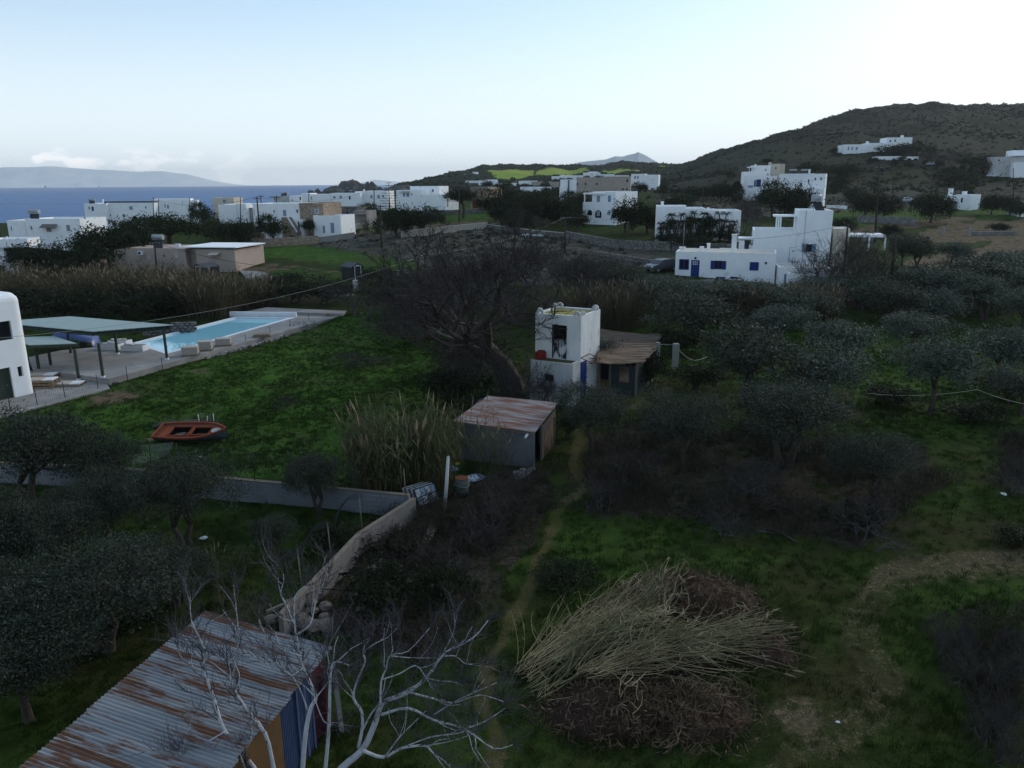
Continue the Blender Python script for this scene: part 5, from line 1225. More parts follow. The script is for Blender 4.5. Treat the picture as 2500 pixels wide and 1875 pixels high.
# screws and battens show as dark seams; walls below
def wp(u, v, z): p = rp(u, v); return Vector((p.x, p.y, z))
def wallpiece(v0, v1, name, m_, inset=.10, ztop=None, thick=.04, ribs=0):
    zt = (zR - .10) if ztop is None else ztop; a = wp(inset/Wd, v0, -.2); b_ = wp(inset/Wd, v1, -.2); t = Vector((thick, 0, 0)); hh = zt + .2
    if not ribs:
        mb = MB().add([a, b_, b_ + Vector((0, 0, hh)), a + Vector((0, 0, hh)), a+t, b_+t, b_+t + Vector((0, 0, hh)), a+t + Vector((0, 0, hh))], [(0, 1, 2, 3), (7, 6, 5, 4), (0, 4, 5, 1), (1, 5, 6, 2), (2, 6, 7, 3), (3, 7, 4, 0)])
    else:
        mb = MB(); pts = []
        for k in range(ribs*4+1):
            q = a.lerp(b_, k/(ribs*4)); d_ = .022 if k % 4 in (1, 2) else 0; pts.append(q - Vector((d_, 0, 0)))
        up_ = Vector((0, 0, hh)); n_ = len(pts); mb.add(pts + [p + up_ for p in pts], [(k, k+1, n_+k+1, n_+k) for k in range(n_-1)]); mb.add([p + t for p in pts] + [p + up_ + t for p in pts], [(k, n_+k, n_+k+1, k+1) for k in range(n_-1)])
    return mb.build(name, m_, csh)
wallpiece(.12, .95, 'maroon_panel', M_MAROON); wallpiece(.97, 1.62, 'blue_panel', M_BLUEPANEL, .06, None, .04, 9); wallpiece(1.64, 2.3, 'blue_panel', M_BLUEPANEL, .09, zR-.12, .04, 9); wallpiece(2.32, 3.7, 'brown_board', M_BROWN, .07, zR-.14); wallpiece(3.72, 7.2, 'brown_board', M_BROWN, .12)
for v in (.97, 1.3, 1.64): wallpiece(v-.03, v+.05, 'blue_batten', M_BLUE if 0 else M_BLUEPANEL, .01, zR-.16, .04)
fw = MB(); a = wp(.06, .15, -.2); b_ = wp(.97, .15, -.2); fw.add([a, b_, b_+Vector((0, 0, zL+.05)), a+Vector((0, 0, zR+.05))], [(0, 1, 2, 3)]); a = wp(.06, .15, -.2); fw.add([wp(.97, .15, -.2), wp(.97, 7.2, -.2), wp(.97, 7.2, zL-.1), wp(.97, .15, zL-.1)], [(0, 1, 2, 3)]); fw.build('back_wall', M_WOOD, csh)
for v in (.2, 2.4, 4.6, 6.8): MB().bar(rp(.03, v, -.09), rp(.98, v, -.09), .06, .1).build('rafter', M_WOOD, csh)
# upright grey board by the corner
p = g(830, 1786); bd = MB().cbox((0, 0, 1.0), (.12, .42, 2.0)).cbox((0, 0, 2.02), (.10, .30, .06)); o = bd.build('grey_board', M_CONC); o.location = p + Vector((0, .15, -.1)); o.rotation_euler = (.03, -.05, .35); tag(o, 'weathered grey board standing upright against the maroon panel', 'board')

# ================================================================== two pale leafless fig trees in front of it
def figtree(name, limbs, Y0, label, seed, r0):
    r = random.Random(seed); e = empty(name, Vector((0, 0, 0)), 0, label, 'tree', 'pale fig trees by the tin shed'); L_, T_ = MB(), MB(); origin = None
    allp = []
    for pl, rad, dy in limbs:
        pts = []; n_ = len(pl)
        for i, (px, py) in enumerate(pl):
            t = i/(n_-1); Y = Y0 + dy[0] + (dy[1]-dy[0])*t + r.uniform(-.03, .03); pts.append(P(px, py, Y))
        fine = []                                # smooth the hand-placed joints a little
        for i in range(len(pts)-1):
            p0, p1, p2, p3 = pts[max(i-1, 0)], pts[i], pts[i+1], pts[min(i+2, len(pts)-1)]
            for k in range(3):
                t = k/3; fine.append(.5*((2*p1) + (p2-p0)*t + (2*p0-5*p1+4*p2-p3)*t*t + (3*p1-p0-3*p2+p3)*t**3))
        fine.append(pts[-1]); m_ = len(fine)
        rr = [0.78*(rad[0] + (rad[1]-rad[0])*i/(m_-1)) for i in range(m_)]
        L_.tube(fine, rr, 7 if rad[0] > .03 else 5)
        allp.append((fine, rr))
        if origin is None: origin = Vector((fine[0].x, fine[0].y, 0))
    def twig(p, d, l, ra, lev):
        pts = [p]; q = p
        for i in range(4):
            d = (d + Vector((r.gauss(0, .16), r.gauss(0, .16), r.gauss(.10, .12)))).normalized(); q = q + d*l/4; pts.append(q)
        T_.tube(pts, [ra, ra*.8, ra*.65, ra*.5, ra*.3], 4, cap=False)
        if lev:
            for k in range(r.randint(2, 4)):
                b_ = r.randint(1, 4); nd = (d + Vector((r.gauss(0, .6), r.gauss(0, .6), r.gauss(.2, .5)))).normalized(); twig(pts[b_], nd, l*r.uniform(.4, .7), ra*.6, lev-1)
    for fine, rr in allp:
        m_ = len(fine)
        for i in range(max(2, m_//3), m_):
            for _ in range(2 if i < m_*.6 else 3):
                if r.random() < .9:
                    d = (fine[min(i+1, m_-1)] - fine[max(i-1, 0)]).normalized(); ax_ = Vector((r.gauss(0, 1), r.gauss(0, 1), r.gauss(.35, .7))).normalized()
                    twig(fine[i], (d*.75 + ax_*.8).normalized(), r.uniform(.25, .75), min(max(rr[i]*.45, .007), .014), 2 if r.random() < .6 else 1)
        for q in range(3 if m_ > 8 else 1):                # paler secondary branches
            i = r.randint(m_//3, m_-2); d = (fine[i+1] - fine[i-1]).normalized(); d = (d + Vector((r.gauss(0, .6), r.gauss(0, .6), r.gauss(.25, .5)))).normalized(); pp = [fine[i]]
            for k in range(5): d = (d + Vector((r.gauss(0, .2), r.gauss(0, .2), r.gauss(.05, .18)))).normalized(); pp.append(pp[-1] + d*r.uniform(.10, .24))
            ra = min(rr[i]*.6, .022); L_.tube(pp, [ra, ra*.9, ra*.75, ra*.6, ra*.5, ra*.35], 5)
            for k in range(1, 6): twig(pp[k], (d + Vector((r.gauss(0, .7), r.gauss(0, .7), r.gauss(.3, .5)))).normalized(), r.uniform(.2, .5), .008, 1)
        d = (fine[-1] - fine[-2]).normalized()
        for _ in range(3): twig(fine[-1], (d + Vector((r.gauss(0, .35), r.gauss(0, .35), r.gauss(.1, .3)))).normalized(), r.uniform(.25, .55), .009, 2)
    e.location = origin
    for mb, nme, m_ in ((L_, 'limbs', M_WHITEBARK), (T_, 'twigs', M_TWIGPALE)):
        mb.v = [tuple(Vector(v) - origin) for v in mb.v]; o = mb.build(nme, m_, e)
        if nme == 'twigs': o['kind'] = 'stuff'
    return e
M_TWIGPALE = mat('fig_twig', (.11, .10, .105), .85, (.028, .025, .026), 2.0, .5)
limbB = [([(800,1925),(834,1875),(885,1830),(916,1764),(935,1716),(989,1694),(1043,1653),(1084,1596),(1154,1558),(1192,1514)], (.12,.014), (0,1.2)),
 ([(885,1832),(935,1849),(980,1827),(1037,1821),(1059,1840),(1100,1868)], (.055,.012), (.1,-.5)),
 ([(932,1745),(996,1729),(1059,1758),(1135,1780),(1204,1827),(1252,1818)], (.045,.010), (.3,-.3)),
 ([(1135,1780),(1185,1761),(1233,1729)], (.022,.007), (-.1,.2)),
 ([(1002,1691),(1052,1704),(1106,1716),(1170,1697),(1230,1713)], (.032,.009), (.5,.1)),
 ([(1059,1745),(1122,1707),(1214,1666)], (.022,.008), (.1,.6)),
 ([(875,1825),(885,1773),(882,1735),(863,1704),(872,1663),(891,1615),(888,1593),(916,1571),(948,1555),(970,1533)], (.05,.009), (.1,.4)),
 ([(929,1725),(930,1669),(939,1640),(954,1599),(996,1590),(1049,1533)], (.034,.009), (.3,.9)),
 ([(954,1601),(1002,1606),(1068,1606)], (.018,.007), (.6,1.0)),
 ([(932,1659),(975,1645),(1015,1625),(1040,1655),(1059,1685)], (.020,.007), (.4,.2)),
 ([(1084,1602),(1113,1602),(1138,1621),(1182,1618)], (.018,.007), (.8,.9)),
 ([(1084,1590),(1109,1539),(1109,1498)], (.015,.006), (.8,1.2)), ([(1043,1656),(1075,1663),(1119,1666)], (.018,.007), (.7,.4)),
 ([(940,1848),(975,1800),(1010,1765),(1040,1735)], (.026,.009), (-.1,-.5)), ([(980,1827),(1050,1800),(1120,1790),(1150,1770)], (.022,.008), (-.1,-.8)), ([(1037,1821),(1100,1810),(1160,1790)], (.014,.006), (-.3,-.6)),
 ([(863,1704),(850,1694),(836,1681)], (.018,.008), (.2,.3)), ([(882,1790),(905,1745),(930,1715)], (.030,.02), (.1,.4))]
limbA = [([(735,1930),(745,1800),(758,1730),(771,1704),(758,1669),(739,1628),(727,1571),(719,1520),(720,1457),(745,1430)], (.075,.009), (0,.9)),
 ([(790,1920),(803,1780),(806,1669),(812,1621),(834,1618),(853,1625)], (.06,.012), (.1,.6)), ([(806,1669),(803,1620),(800,1590),(810,1560)], (.022,.008), (.4,.8)),
 ([(722,1530),(695,1470),(685,1447),(693,1419),(690,1394)], (.026,.007), (.7,1.0)), ([(725,1549),(758,1523),(771,1466),(790,1438),(802,1400)], (.030,.007), (.6,1.1)),
 ([(736,1602),(692,1587),(657,1565),(632,1511)], (.026,.007), (.5,.3)),
 ([(650,1930),(618,1871),(549,1786),(525,1713),(500,1639),(496,1578),(468,1517),(464,1456)], (.07,.008), (-.3,.5)),
 ([(680,1930),(667,1871),(647,1790),(594,1721),(565,1668),(557,1619),(521,1595)], (.075,.012), (-.2,.4)),
 ([(565,1660),(578,1607),(582,1550),(578,1497),(570,1428)], (.030,.007), (.3,.7)), ([(751,1735),(736,1691),(714,1653),(673,1615)], (.024,.007), (.2,.1)),
 ([(549,1786),(500,1815),(465,1835),(440,1830)], (.020,.006), (-.2,-.6)), ([(500,1639),(470,1625),(440,1600),(430,1560)], (.016,.006), (.1,.2)), ([(771,1704),(790,1680),(806,1660)], (.02,.02), (.2,.4)),
 ([(768,1705),(790,1760),(815,1770)], (.016,.007), (.2,0)), ([(620,1930),(600,1880),(585,1840)], (.03,.02), (-.5,-.4))]
figtree('fig_tree', limbB, 14.9, 'spreading pale barked leafless fig tree reaching right over the grass', 61, .12)
figtree('fig_tree', limbA, 14.6, 'upright pale barked leafless fig tree rising in front of the tin roof', 62, .08)

# ================================================================== orange boat in the meadow
bl = g(386, 1082); brr = g(549, 1090); dv = brr - bl; LB = dv.length
boat = empty('rowing_boat', bl.lerp(brr, .5) + Vector((0, .5, .0)), math.atan2(dv.y, dv.x) + .06, 'old orange wooden boat with two open wells, lying in the meadow', 'boat')
ns_ = 22; hl = LB/2
def bw_(t):      # half beam along the boat, t -1 stern .. 1 bow
    return .86 * (1 - max(0, (t - .05))**2.3 / .95**2.3 * .985) * (.84 + .16*min(1, (t+1)/.6))
hull = MB(); vs = []; prof_n = 7
for i in range(ns_+1):
    t = -1 + 2*i/ns_; b_ = max(bw_(t), .012); sh = .62 + .14*max(0, t)**2 + .03*max(0, -t)
    for j in range(2*prof_n+1):
        s = (j - prof_n)/prof_n; y = b_*math.copysign(abs(s)**.7, s); z = sh*abs(s)**1.7*.92 + .05*(1-abs(s)); vs.append((t*hl, y, z + .02))
n_ = 2*prof_n+1
hull.add(vs, [(i*n_+j, (i+1)*n_+j, (i+1)*n_+j+1, i*n_+j+1) for i in range(ns_) for j in range(n_-1)], True)
hull.add(vs[:n_], [tuple(range(n_))]); hull.build('hull', M_HULL, boat)
def gunz(t): return .62*.92 + .14*max(0, t)**2*.92 + .03*max(0, -t) + .02
gun = MB()
for sd_ in (-1, 1):
    for i in range(ns_):
        t0, t1 = -1+2*i/ns_, -1+2*(i+1)/ns_; a0, a1 = bw_(t0)*sd_, bw_(t1)*sd_
        gun.bar((t0*hl, a0, gunz(t0)+.03), (t1*hl, a1, gunz(t1)+.03), .09, .10)
gun.bar((-hl, -bw_(-1), gunz(-1)+.03), (-hl, bw_(-1), gunz(-1)+.03), .09, .1); gun.build('gunwale', M_ORANGE, boat)
# deck with two wells
deck = MB(); wells = [(-.62, -.06), (.02, .52)]; ii = .62
def yb(t, f): return (bw_(t)-.05)*f
edges = [-.985, -.62, -.06, .02, .52, .96]
for a, c in zip(edges[:-1], edges[1:]):
    nst = 6
    for k in range(nst):
        t0, t1 = a + (c-a)*k/nst, a + (c-a)*(k+1)/nst
        well = (a, c) in wells
        for f0, f1x in (((-1, -ii), (ii, 1)) if well else ((-1, 1),)):
            z0, z1 = gunz(t0)-.06, gunz(t1)-.06
            deck.add([(t0*hl, yb(t0, f0), z0), (t1*hl, yb(t1, f0), z1), (t1*hl, yb(t1, f1x), z1), (t0*hl, yb(t0, f1x), z0)], [(0, 1, 2, 3)])
deck.build('deck', M_ORANGE, boat)
for a, c in wells:
    r_ = min(yb(a, ii), yb(c, ii)); q = MB(); z = gunz(0)-.05; za = .22
    for bx in (((a*hl-.04, -r_-.05, z-.03), (c*hl+.04, -r_, z+.07)), ((a*hl-.04, r_, z-.03), (c*hl+.04, r_+.05, z+.07)), ((a*hl-.04, -r_, z-.03), (a*hl, r_, z+.07)), ((c*hl, -r_, z-.03), (c*hl+.04, r_, z+.07))): q.box(*bx)
    q.build('coaming', M_ORANGE, boat); MB().box((a*hl+.01, -r_+.01, za-.03), (c*hl-.01, r_-.01, za)).build('well_floor', M_BROWN, boat)
    w_ = MB(); w_.add([(a*hl, -r_, za), (c*hl, -r_, za), (c*hl, r_, za), (a*hl, r_, za), (a*hl, -r_, z), (c*hl, -r_, z), (c*hl, r_, z), (a*hl, r_, z)], [(0, 4, 5, 1), (1, 5, 6, 2), (2, 6, 7, 3), (3, 7, 4, 0)]); w_.build('well_side', M_DARK, boat)
MB().tube([(.70*hl, 0, gunz(.7)-.05), (.70*hl, 0, gunz(.7)-.015)], .26, 18).build('hatch_cover', M_WHITEOLD, boat)
MB().box((-.93*hl, -.5, gunz(-1)-.05), (-.88*hl, .5, gunz(-1)+.02)).build('stern_seat', M_RUST, boat)
MB().bar((-.55*hl, -.1, .3), (-.25*hl, .1, .36), .25, .08).build('loose_board', M_WOOD, boat)
boat.rotation_euler = (.22, -.03, boat.rotation_euler.z); boat.location.z += .12
# junk behind the boat
bj = G(455, 1044); jk = empty('plank_heap', bj, 0, 'heap of dark broken planks piled behind the orange boat', 'plank heap')
for k in range(34):
    l = R_.uniform(.5, 1.6); o = MB().cbox((0, 0, 0), (l, R_.uniform(.06, .16), .03)).build('plank', R_.choice([M_BLACK, M_POLE, M_POLE, M_WOOD, M_BLACK]), jk)
    o.location = (R_.uniform(-1.5, 1.5), R_.uniform(-.45, .35), R_.uniform(.04, .42)); o.rotation_euler = (R_.uniform(-.2, .2), R_.uniform(-.25, .25), R_.uniform(-.5, .5))
for k in range(5):
    o = MB().tube([(0, 0, 0), (R_.uniform(-.1, .1), 0, R_.uniform(.5, .85))], .025, 5).build('stake', M_WOOD if k % 2 else M_COPING, jk); o.location = (.7 + k*.22, .25, .1)
# things lying between boat and wall
def board(name, a, b_, w, th, m_, lab, cat='board', z=.05):
    p, q = G(*a), G(*b_); o = MB().bar((0, 0, z), q - p + Vector((0, 0, z)), w, th).build(name, m_); o.location = p; return tag(o, lab, cat)
board('fallen_post', (463, 1143), (491, 1117), .14, .1, M_WOOD, 'pale fallen post lying in the grass between boat and wall'); board('fallen_post', (481, 1147), (493, 1138), .14, .1, M_WOOD, 'short pale offcut beside the fallen post near the wall')
p = G(375, 1120); nt = empty('old_bed_net', p, .5, 'collapsed wire mesh frame sagging in the grass in front of the boat', 'frame')
fr_ = MB(); pts = [(-1.2, -.5, .05), (-.5, .2, .75), (1.1, .55, .55), (.6, -.2, .12), (-.5, -.55, .05)]
fr_.tube(pts + [pts[0]], .018, 5).build('frame', M_WOOD, nt); mm_ = MB()
for k in range(14):
    t = k/13; mm_.ribbon([Vector(pts[0]).lerp(Vector(pts[4]), t), Vector(pts[1]).lerp(Vector(pts[3]), t)*.96, Vector(pts[2]).lerp(Vector(pts[3]), t)], .012)
o = mm_.build('wire_mesh', M_METAL, nt); o['kind'] = 'stuff'

# ================================================================== heap of cut reeds and compost
def mound(parent, name, c, rx, ry, h, m_, seed, rot=0.0):
    n_, k_ = 30, 44; vs = []
    ang_ = np.linspace(0, 2*np.pi, k_, endpoint=False); rs = np.linspace(0, 1, n_)
    A_, B_ = np.meshgrid(rs, ang_, indexing='ij'); edge = .85 + .3*fbm(np.cos(B_)*1.5+seed, np.sin(B_)*1.5, seed, 3)
    x = A_*rx*np.cos(B_)*edge; y = A_*ry*np.sin(B_)*edge
    z = h*np.clip(1 - A_**1.7, 0, 1)*(.7 + .6*fbm(x*1.1+seed, y*1.1, seed+3, 3)) + (fbm(x*6, y*6, seed+9, 3)-.5)*.20*(1-A_**4) - .06
    V_ = np.stack([x, y, z], -1).reshape(-1, 3); ii_ = np.arange(n_*k_).reshape(n_, k_); q = np.stack([ii_[:-1], np.roll(ii_[:-1], -1, 1), np.roll(ii_[1:], -1, 1), ii_[1:]], -1).reshape(-1, 4)
    o = meshobj(name, npmesh(name, V_, q[:, ::-1].copy(), m_, True), parent); o.location = c - parent.location; o.rotation_euler = (0, 0, rot)
    def hz_(X, Y):
        dx, dy = X - c.x, Y - c.y; ca, sa = math.cos(-rot), math.sin(-rot); lx, ly = dx*ca - dy*sa, dx*sa + dy*ca; a = math.hypot(lx/rx, ly/ry); return max(0, h*(1 - min(a, 1)**1.7)) + c.z
    return hz_
M_COMPOST = mat('compost', (.042, .024, .015), .95, (.022, .014, .010), 3, .6, .8, 22, col3=(.085, .048, .028), scale3=5, thr3=(.5, .62))
M_COMPOSTD = mat('dark_compost', (.026, .017, .013), .95, (.050, .028, .020), 4, .6, .8, 26)
hc = G(1600, 1620); heap = empty('reed_heap', hc, 0, 'big heap of cut reeds and brown compost on the grass beside the path', 'compost heap')
H1 = mound(heap, 'rear_mound', G(1690, 1465), 2.5, 1.7, .75, M_COMPOST, 3, -.1); H2 = mound(heap, 'front_mound', G(1490, 1735), 2.0, 1.35, .55, M_COMPOSTD, 7, 0); H3 = mound(heap, 'middle_mound', G(1560, 1600), 2.7, 1.7, .62, M_COMPOSTD, 11, .1); H4 = mound(heap, 'side_mound', G(1690, 1745), 1.7, 1.3, .5, M_COMPOST, 15, 0); H5 = mound(heap, 'right_mound', G(1840, 1570), 1.3, 1.5, .45, M_COMPOSTD, 19, 0)
def HH(x, y): return max(f(x, y) for f in (H1, H2, H3, H4, H5))
M_CANE = leafmat('cut_cane', (.115, .094, .052), (.270, .225, .130), None, .9, trans=0); M_CANEG = leafmat('green_cane', (.085, .086, .042), (.190, .178, .095), None, .9, trans=0); M_CHIP = leafmat('dry_chip', (.040, .026, .017), (.140, .098, .062), None, 1.5, trans=0)
def bundle(name, n_, a, b_, spread_a, spread_b, m_, seed, L_=(2.2, 3.4), lift=.10, rad=.0095, arch=.18, plume=.10):
    """canes thrown down roughly parallel; a, b_: pixel positions of the butt and tip ends"""
    r = random.Random(seed); S, Pl = MB(), MB(); A_, B_ = G(*a), G(*b_); d0_ = (B_ - A_); d0_.z = 0; full = d0_.length; d0_.normalize(); nrm = Vector((-d0_.y, d0_.x, 0))
    for i in range(n_):
        s = r.uniform(-1, 1); l = r.uniform(*L_); t0 = r.uniform(0, max(.02, full - l)); p = A_ + d0_*t0 + nrm*s*(spread_a + (spread_b-spread_a)*t0/full); dd_ = (d0_ + nrm*(s*(spread_b-spread_a)/full + r.gauss(0, .15 if r.random() < .68 else .5))).normalized(); pts = []; lay = r.uniform(.02, .32) + lift
        e_ = p + dd_*l; zs_ = [HH(*(p + dd_*l*k/4).xy) for k in range(5)]; za, zb_ = zs_[0], zs_[4]      # a stiff cane rests on the highest points under it
        lift_ = max(max(zs_[k] - (za + (zb_-za)*k/4) for k in range(5)), 0)*r.uniform(.55, 1.0); za += lay + lift_*r.uniform(.3, 1.); zb_ += lay + lift_*r.uniform(.3, 1.) + r.uniform(-.05, .22); bow = r.gauss(0, .11); sagz = r.uniform(-.10, .05)
        for k in range(5):
            t = k/4; q = p.lerp(e_, t) + nrm*bow*math.sin(math.pi*t)*2; q.z = za + (zb_-za)*t + sagz*math.sin(math.pi*t) - .05*t*t*l*.4; pts.append(q - heap.location)
        S.tube(pts, [rad, rad*.95, rad*.85, rad*.7, rad*.35], 4, cap=False)
        if r.random() < plume: e_ = pts[-1]; dv_ = (pts[-1]-pts[-2]).normalized(); Pl.tube([e_, e_+dv_*.16, e_+dv_*.38], [.012, .032, .004], 5)
        if r.random() < .5:
            for _ in range(2):
                q = pts[r.randint(1, 4)]; o_ = Vector((r.gauss(0, 1), r.gauss(0, 1), r.gauss(.3, .4))).normalized()*r.uniform(.2, .4); S.ribbon([q, q+o_*.6, q+o_+Vector((0, 0, -.08))], [.025, .02, .003], Vector((0, 0, 1)))
    o = S.build(name, m_, heap); o['kind'] = 'stuff'
    if Pl.v: o2 = Pl.build('plumes', M_PLUME, heap); o2['kind'] = 'stuff'
bundle('cut_canes', 240, (1262, 1668), (1610, 1440), .45, .85, M_CANE, 71, (2.4, 3.8)); bundle('cut_canes', 130, (1300, 1720), (1640, 1500), .5, .7, M_CANEG, 72, (1.8, 3.0))
bundle('cut_canes', 210, (1400, 1705), (1900, 1555), .40, .30, M_CANE, 73, (2.2, 3.2), .22); bundle('cut_canes', 60, (1500, 1640), (1960, 1580), .25, .25, M_CANEG, 74, (2.2, 3.2), .26, plume=.25)
bundle('cut_canes', 80, (1440, 1620), (1650, 1470), .5, .5, M_CANEG, 75, (1.6, 2.6), .12, plume=.22); bundle('cut_canes', 50, (1540, 1650), (1640, 1420), .8, .8, M_CANE, 76, (1.2, 2.2), .26)
bundle('cut_canes', 40, (1480, 1520), (1780, 1640), .9, .9, M_CANE, 78, (1.0, 2.0), .22); bundle('cut_canes', 8, (1520, 1790), (1560, 1690), .3, .3, M_CANE, 79, (.7, 1.1), .1, .014, plume=0)
bundle('dry_sticks', 90, (1560, 1830), (1800, 1620), 1.2, .8, M_CHIP, 81, (.4, 1.2), .02, .008, plume=0)
# litter: thousands of small chips and curled leaves over the mounds
rs = np.random.default_rng(77); Cx = []
for f, c, rx, ry, n_ in ((H1, G(1690, 1465), 2.6, 1.8, 2600), (H2, G(1490, 1735), 2.2, 1.5, 2600), (H4, G(1690, 1745), 2.0, 1.6, 2600), (H5, G(1840, 1570), 1.5, 1.7, 1300), (H3, G(1560, 1600), 2.6, 1.6, 600)):
    a = rs.random(n_)*6.283; q = np.sqrt(rs.random(n_))*1.06; X = c.x + q*rx*np.cos(a); Y = c.y + q*ry*np.sin(a); Z = np.array([HH(x, y) for x, y in zip(X, Y)]) + .04; Cx.append(np.stack([X, Y, Z], -1))
Cx = np.concatenate(Cx); V_, F_ = leafcards(rs, Cx - np.array(heap.location), np.full(len(Cx), .20), .13, .1, .9); o = meshobj('litter', npmesh('litter', V_, F_, M_CHIP), heap); o['kind'] = 'stuff'
pn = MB()                                            # one green feathery palm frond thrown on top
for k in range(26):
    a = P(1590, 1520, hc.y+1.3) - heap.location; 
a = G(1560, 1560); b_ = G(1625, 1450); a.z = HH(a.x, a.y)+.45; b_.z = HH(b_.x, b_.y)+.45
for k in range(24):
    t = k/23; q = a.lerp(b_, t) - heap.location; w_ = .32*math.sin(.3+t*2.6); d_ = (b_-a).normalized(); nr_ = Vector((-d_.y, d_.x, .2))
    for s in (-1, 1): pn.ribbon([q, q + nr_*s*w_ + d_*w_*.7], [.03, .006], Vector((0, 0, 1)))
pn.tube([a - heap.location, b_ - heap.location], [.014, .005], 4); pn.build('palm_frond', M_REEDGREEN, heap)

# ================================================================== scrap along the garden wall
# leaning pile of blue and white trays
tb = G(1046, 1232); tr = empty('tray_stack', tb, .75, 'leaning stack of weathered blue and white plastic trays at the wall end', 'trays')
for k in range(6):
    M = Matrix.Translation((-.05*k, .09*k, .02)) @ Matrix.Rotation(math.radians(62), 4, 'X'); mb = MB(); Wt, Dt, t = 1.15, .85, .03
    for bx in (((-Wt/2, 0, 0), (Wt/2, Dt, .012)), ((-Wt/2, 0, .012), (Wt/2, t, .08)), ((-Wt/2, Dt-t, .012), (Wt/2, Dt, .08)), ((-Wt/2, t, .012), (-Wt/2+t, Dt-t, .08)), ((Wt/2-t, t, .012), (Wt/2, Dt-t, .08))): mb.box(*bx, M)
    o = mb.build('tray', [M_HULL, M_WHITEOLD][k % 2] if k else M_HULL, tr)
    if k == 0:
        for i in range(4):
            for j in range(2): 
                if (i + j) % 2: MB().box((-Wt/2+.06+i*.27, .06+j*.39, .082), (-Wt/2+.30+i*.27, .40+j*.39, .10), M).build('lid', M_WHITEOLD, tr)
                else: MB().box((-Wt/2+.06+i*.27, .06+j*.39, .082), (-Wt/2+.30+i*.27, .40+j*.39, .095), M).build('lid', M_GREYBLUE, tr)
pw = G(1084, 1246); q = P(1094, 1116, pw.y + .1); o = MB().tube([(0, 0, -.1), (q - pw)*.5 + Vector((.02, 0, 0)), q - pw], [.085, .08, .065], 9).tube([q - pw, q - pw + Vector((.02, 0, .05))], [.07, .02], 9).build('white_post', M_WHITEOLD); o.location = pw; tag(o, 'leaning whitewashed round post beside the plastic trays', 'post')
bp_ = G(1128, 1212); e = empty('steel_drum', bp_, 0, 'dented pale green steel drum with a charred rim among the weeds', 'drum')
MB().tube([(0, 0, 0), (0, 0, .28), (0, 0, .30), (0, 0, .33), (0, 0, .58), (0, 0, .60), (0, 0, .63), (0, 0, .9)], [.30, .30, .315, .30, .30, .315, .30, .30], 18, cap=True).build('body', mat('drum_paint', (.085, .105, .10), .8, (.06, .065, .06), 3, .5, col3=(.08, .04, .025), scale3=3, thr3=(.52, .66)), e)
MB().tube([(0, 0, .90), (0, 0, .93)], .31, 18).build('rim', M_RUST, e); MB().tube([(0, 0, .80), (0, 0, .905)], .285, 18).build('ash_fill', M_DARK, e)
MB().tube([(math.cos(a)*.36, math.sin(a)*.36-.05, .62+.05*math.sin(a*2)) for a in np.linspace(0, 6.283, 15)], .012, 4).build('wire_hoop', M_WIREPALE, e)
rubbish('scrap_sheets', 1150, 1172, 'crumpled white and blue plastic sheets heaped behind the drum', [M_PLASTICW, M_GREYBLUE, M_HULL, M_BLACK], 7, .38, seed=21)
rubbish('yellow_cloth', 1107, 1130, 'yellow plastic scrap caught on the weeds behind the white post', [mat('yellow_plastic', (.42, .30, .03), .5)], 1, .22, seed=22)
rubbish('tarpaulin_scrap', 1106, 1150, 'grey sheet hanging beside the whitewashed post', [M_GREYBLUE], 2, .26, seed=23)
rubbish('orange_netting', 1105, 1255, 'faded orange netting lying in the weeds at the foot of the white post', [mat('orange_net', (.20, .055, .03), .8)], 2, .22, seed=24)
for k, (a, b_, w, th, lab) in enumerate([((1037, 1335), (1060, 1283), .30, .05, 'broad pale plank lying on the dark hoses'), ((1046, 1330), (1064, 1298), .12, .08, 'narrow plank beside the broad pale plank'), ((1006, 1375), (1030, 1345), .35, .06, 'broken pale slab half buried under the hoses'), ((902, 1400), (940, 1375), .30, .06, 'pale slab of rubble near the garden wall'), ((840, 1470), (872, 1462), .12, .12, 'grey timber lying beside the thorny weeds'), ((858, 1452), (862, 1435), .10, .10, 'short grey stake standing in the weeds'), ((868, 1500), (900, 1495), .25, .12, 'rough block of rubble below the grey timber'), ((985, 1425), (1010, 1428), .2, .05, 'small pale board at the end of the hose tangle')]):
    board('loose_plank', a, b_, w, th, M_WOOD if k not in (2, 3) else M_COPING if 0 else M_WOOD, lab, 'plank', .14)
# tangle of black irrigation hose
hg = G(990, 1345); tg = MB(); r = random.Random(5)
for k in range(46):
    c = Vector((r.gauss(0, .9), r.gauss(0, .7), .1)); a0 = r.uniform(0, 6.28); rad = r.uniform(.4, 1.2); n_ = 9; tg.tube([c + Vector((math.cos(a0+i*.28)*rad*1.4, math.sin(a0+i*.28)*rad*.7, r.uniform(.05, .35))) for i in range(n_)], .02, 4, cap=False)
o = tg.build('hose_tangle', M_CABLEBLK); o.location = hg; tag(o, 'tangle of black irrigation hoses lying over rubble and weeds', 'hoses')
tg = MB()
for k in range(16):
    c = Vector((r.gauss(0, .8), r.gauss(0, .4), .1)); a0 = r.uniform(0, 6.28); rad = r.uniform(.5, 1.3); tg.tube([c + Vector((math.cos(a0+i*.25)*rad*1.5, math.sin(a0+i*.25)*rad*.5, r.uniform(.03, .25))) for i in range(8)], .02, 4, cap=False)
o = tg.build('hose_tangle', M_CABLEBLK); o.location = G(880, 1410); tag(o, 'loose black hoses running towards the garden wall', 'hoses')
ho = MB()
for k in range(3): ho.tube([(math.cos(a)*(.30-.03*k), math.sin(a)*(.24-.03*k), .06+.05*k) for a in np.linspace(0, 6.283, 19)], .022, 5, cap=False)
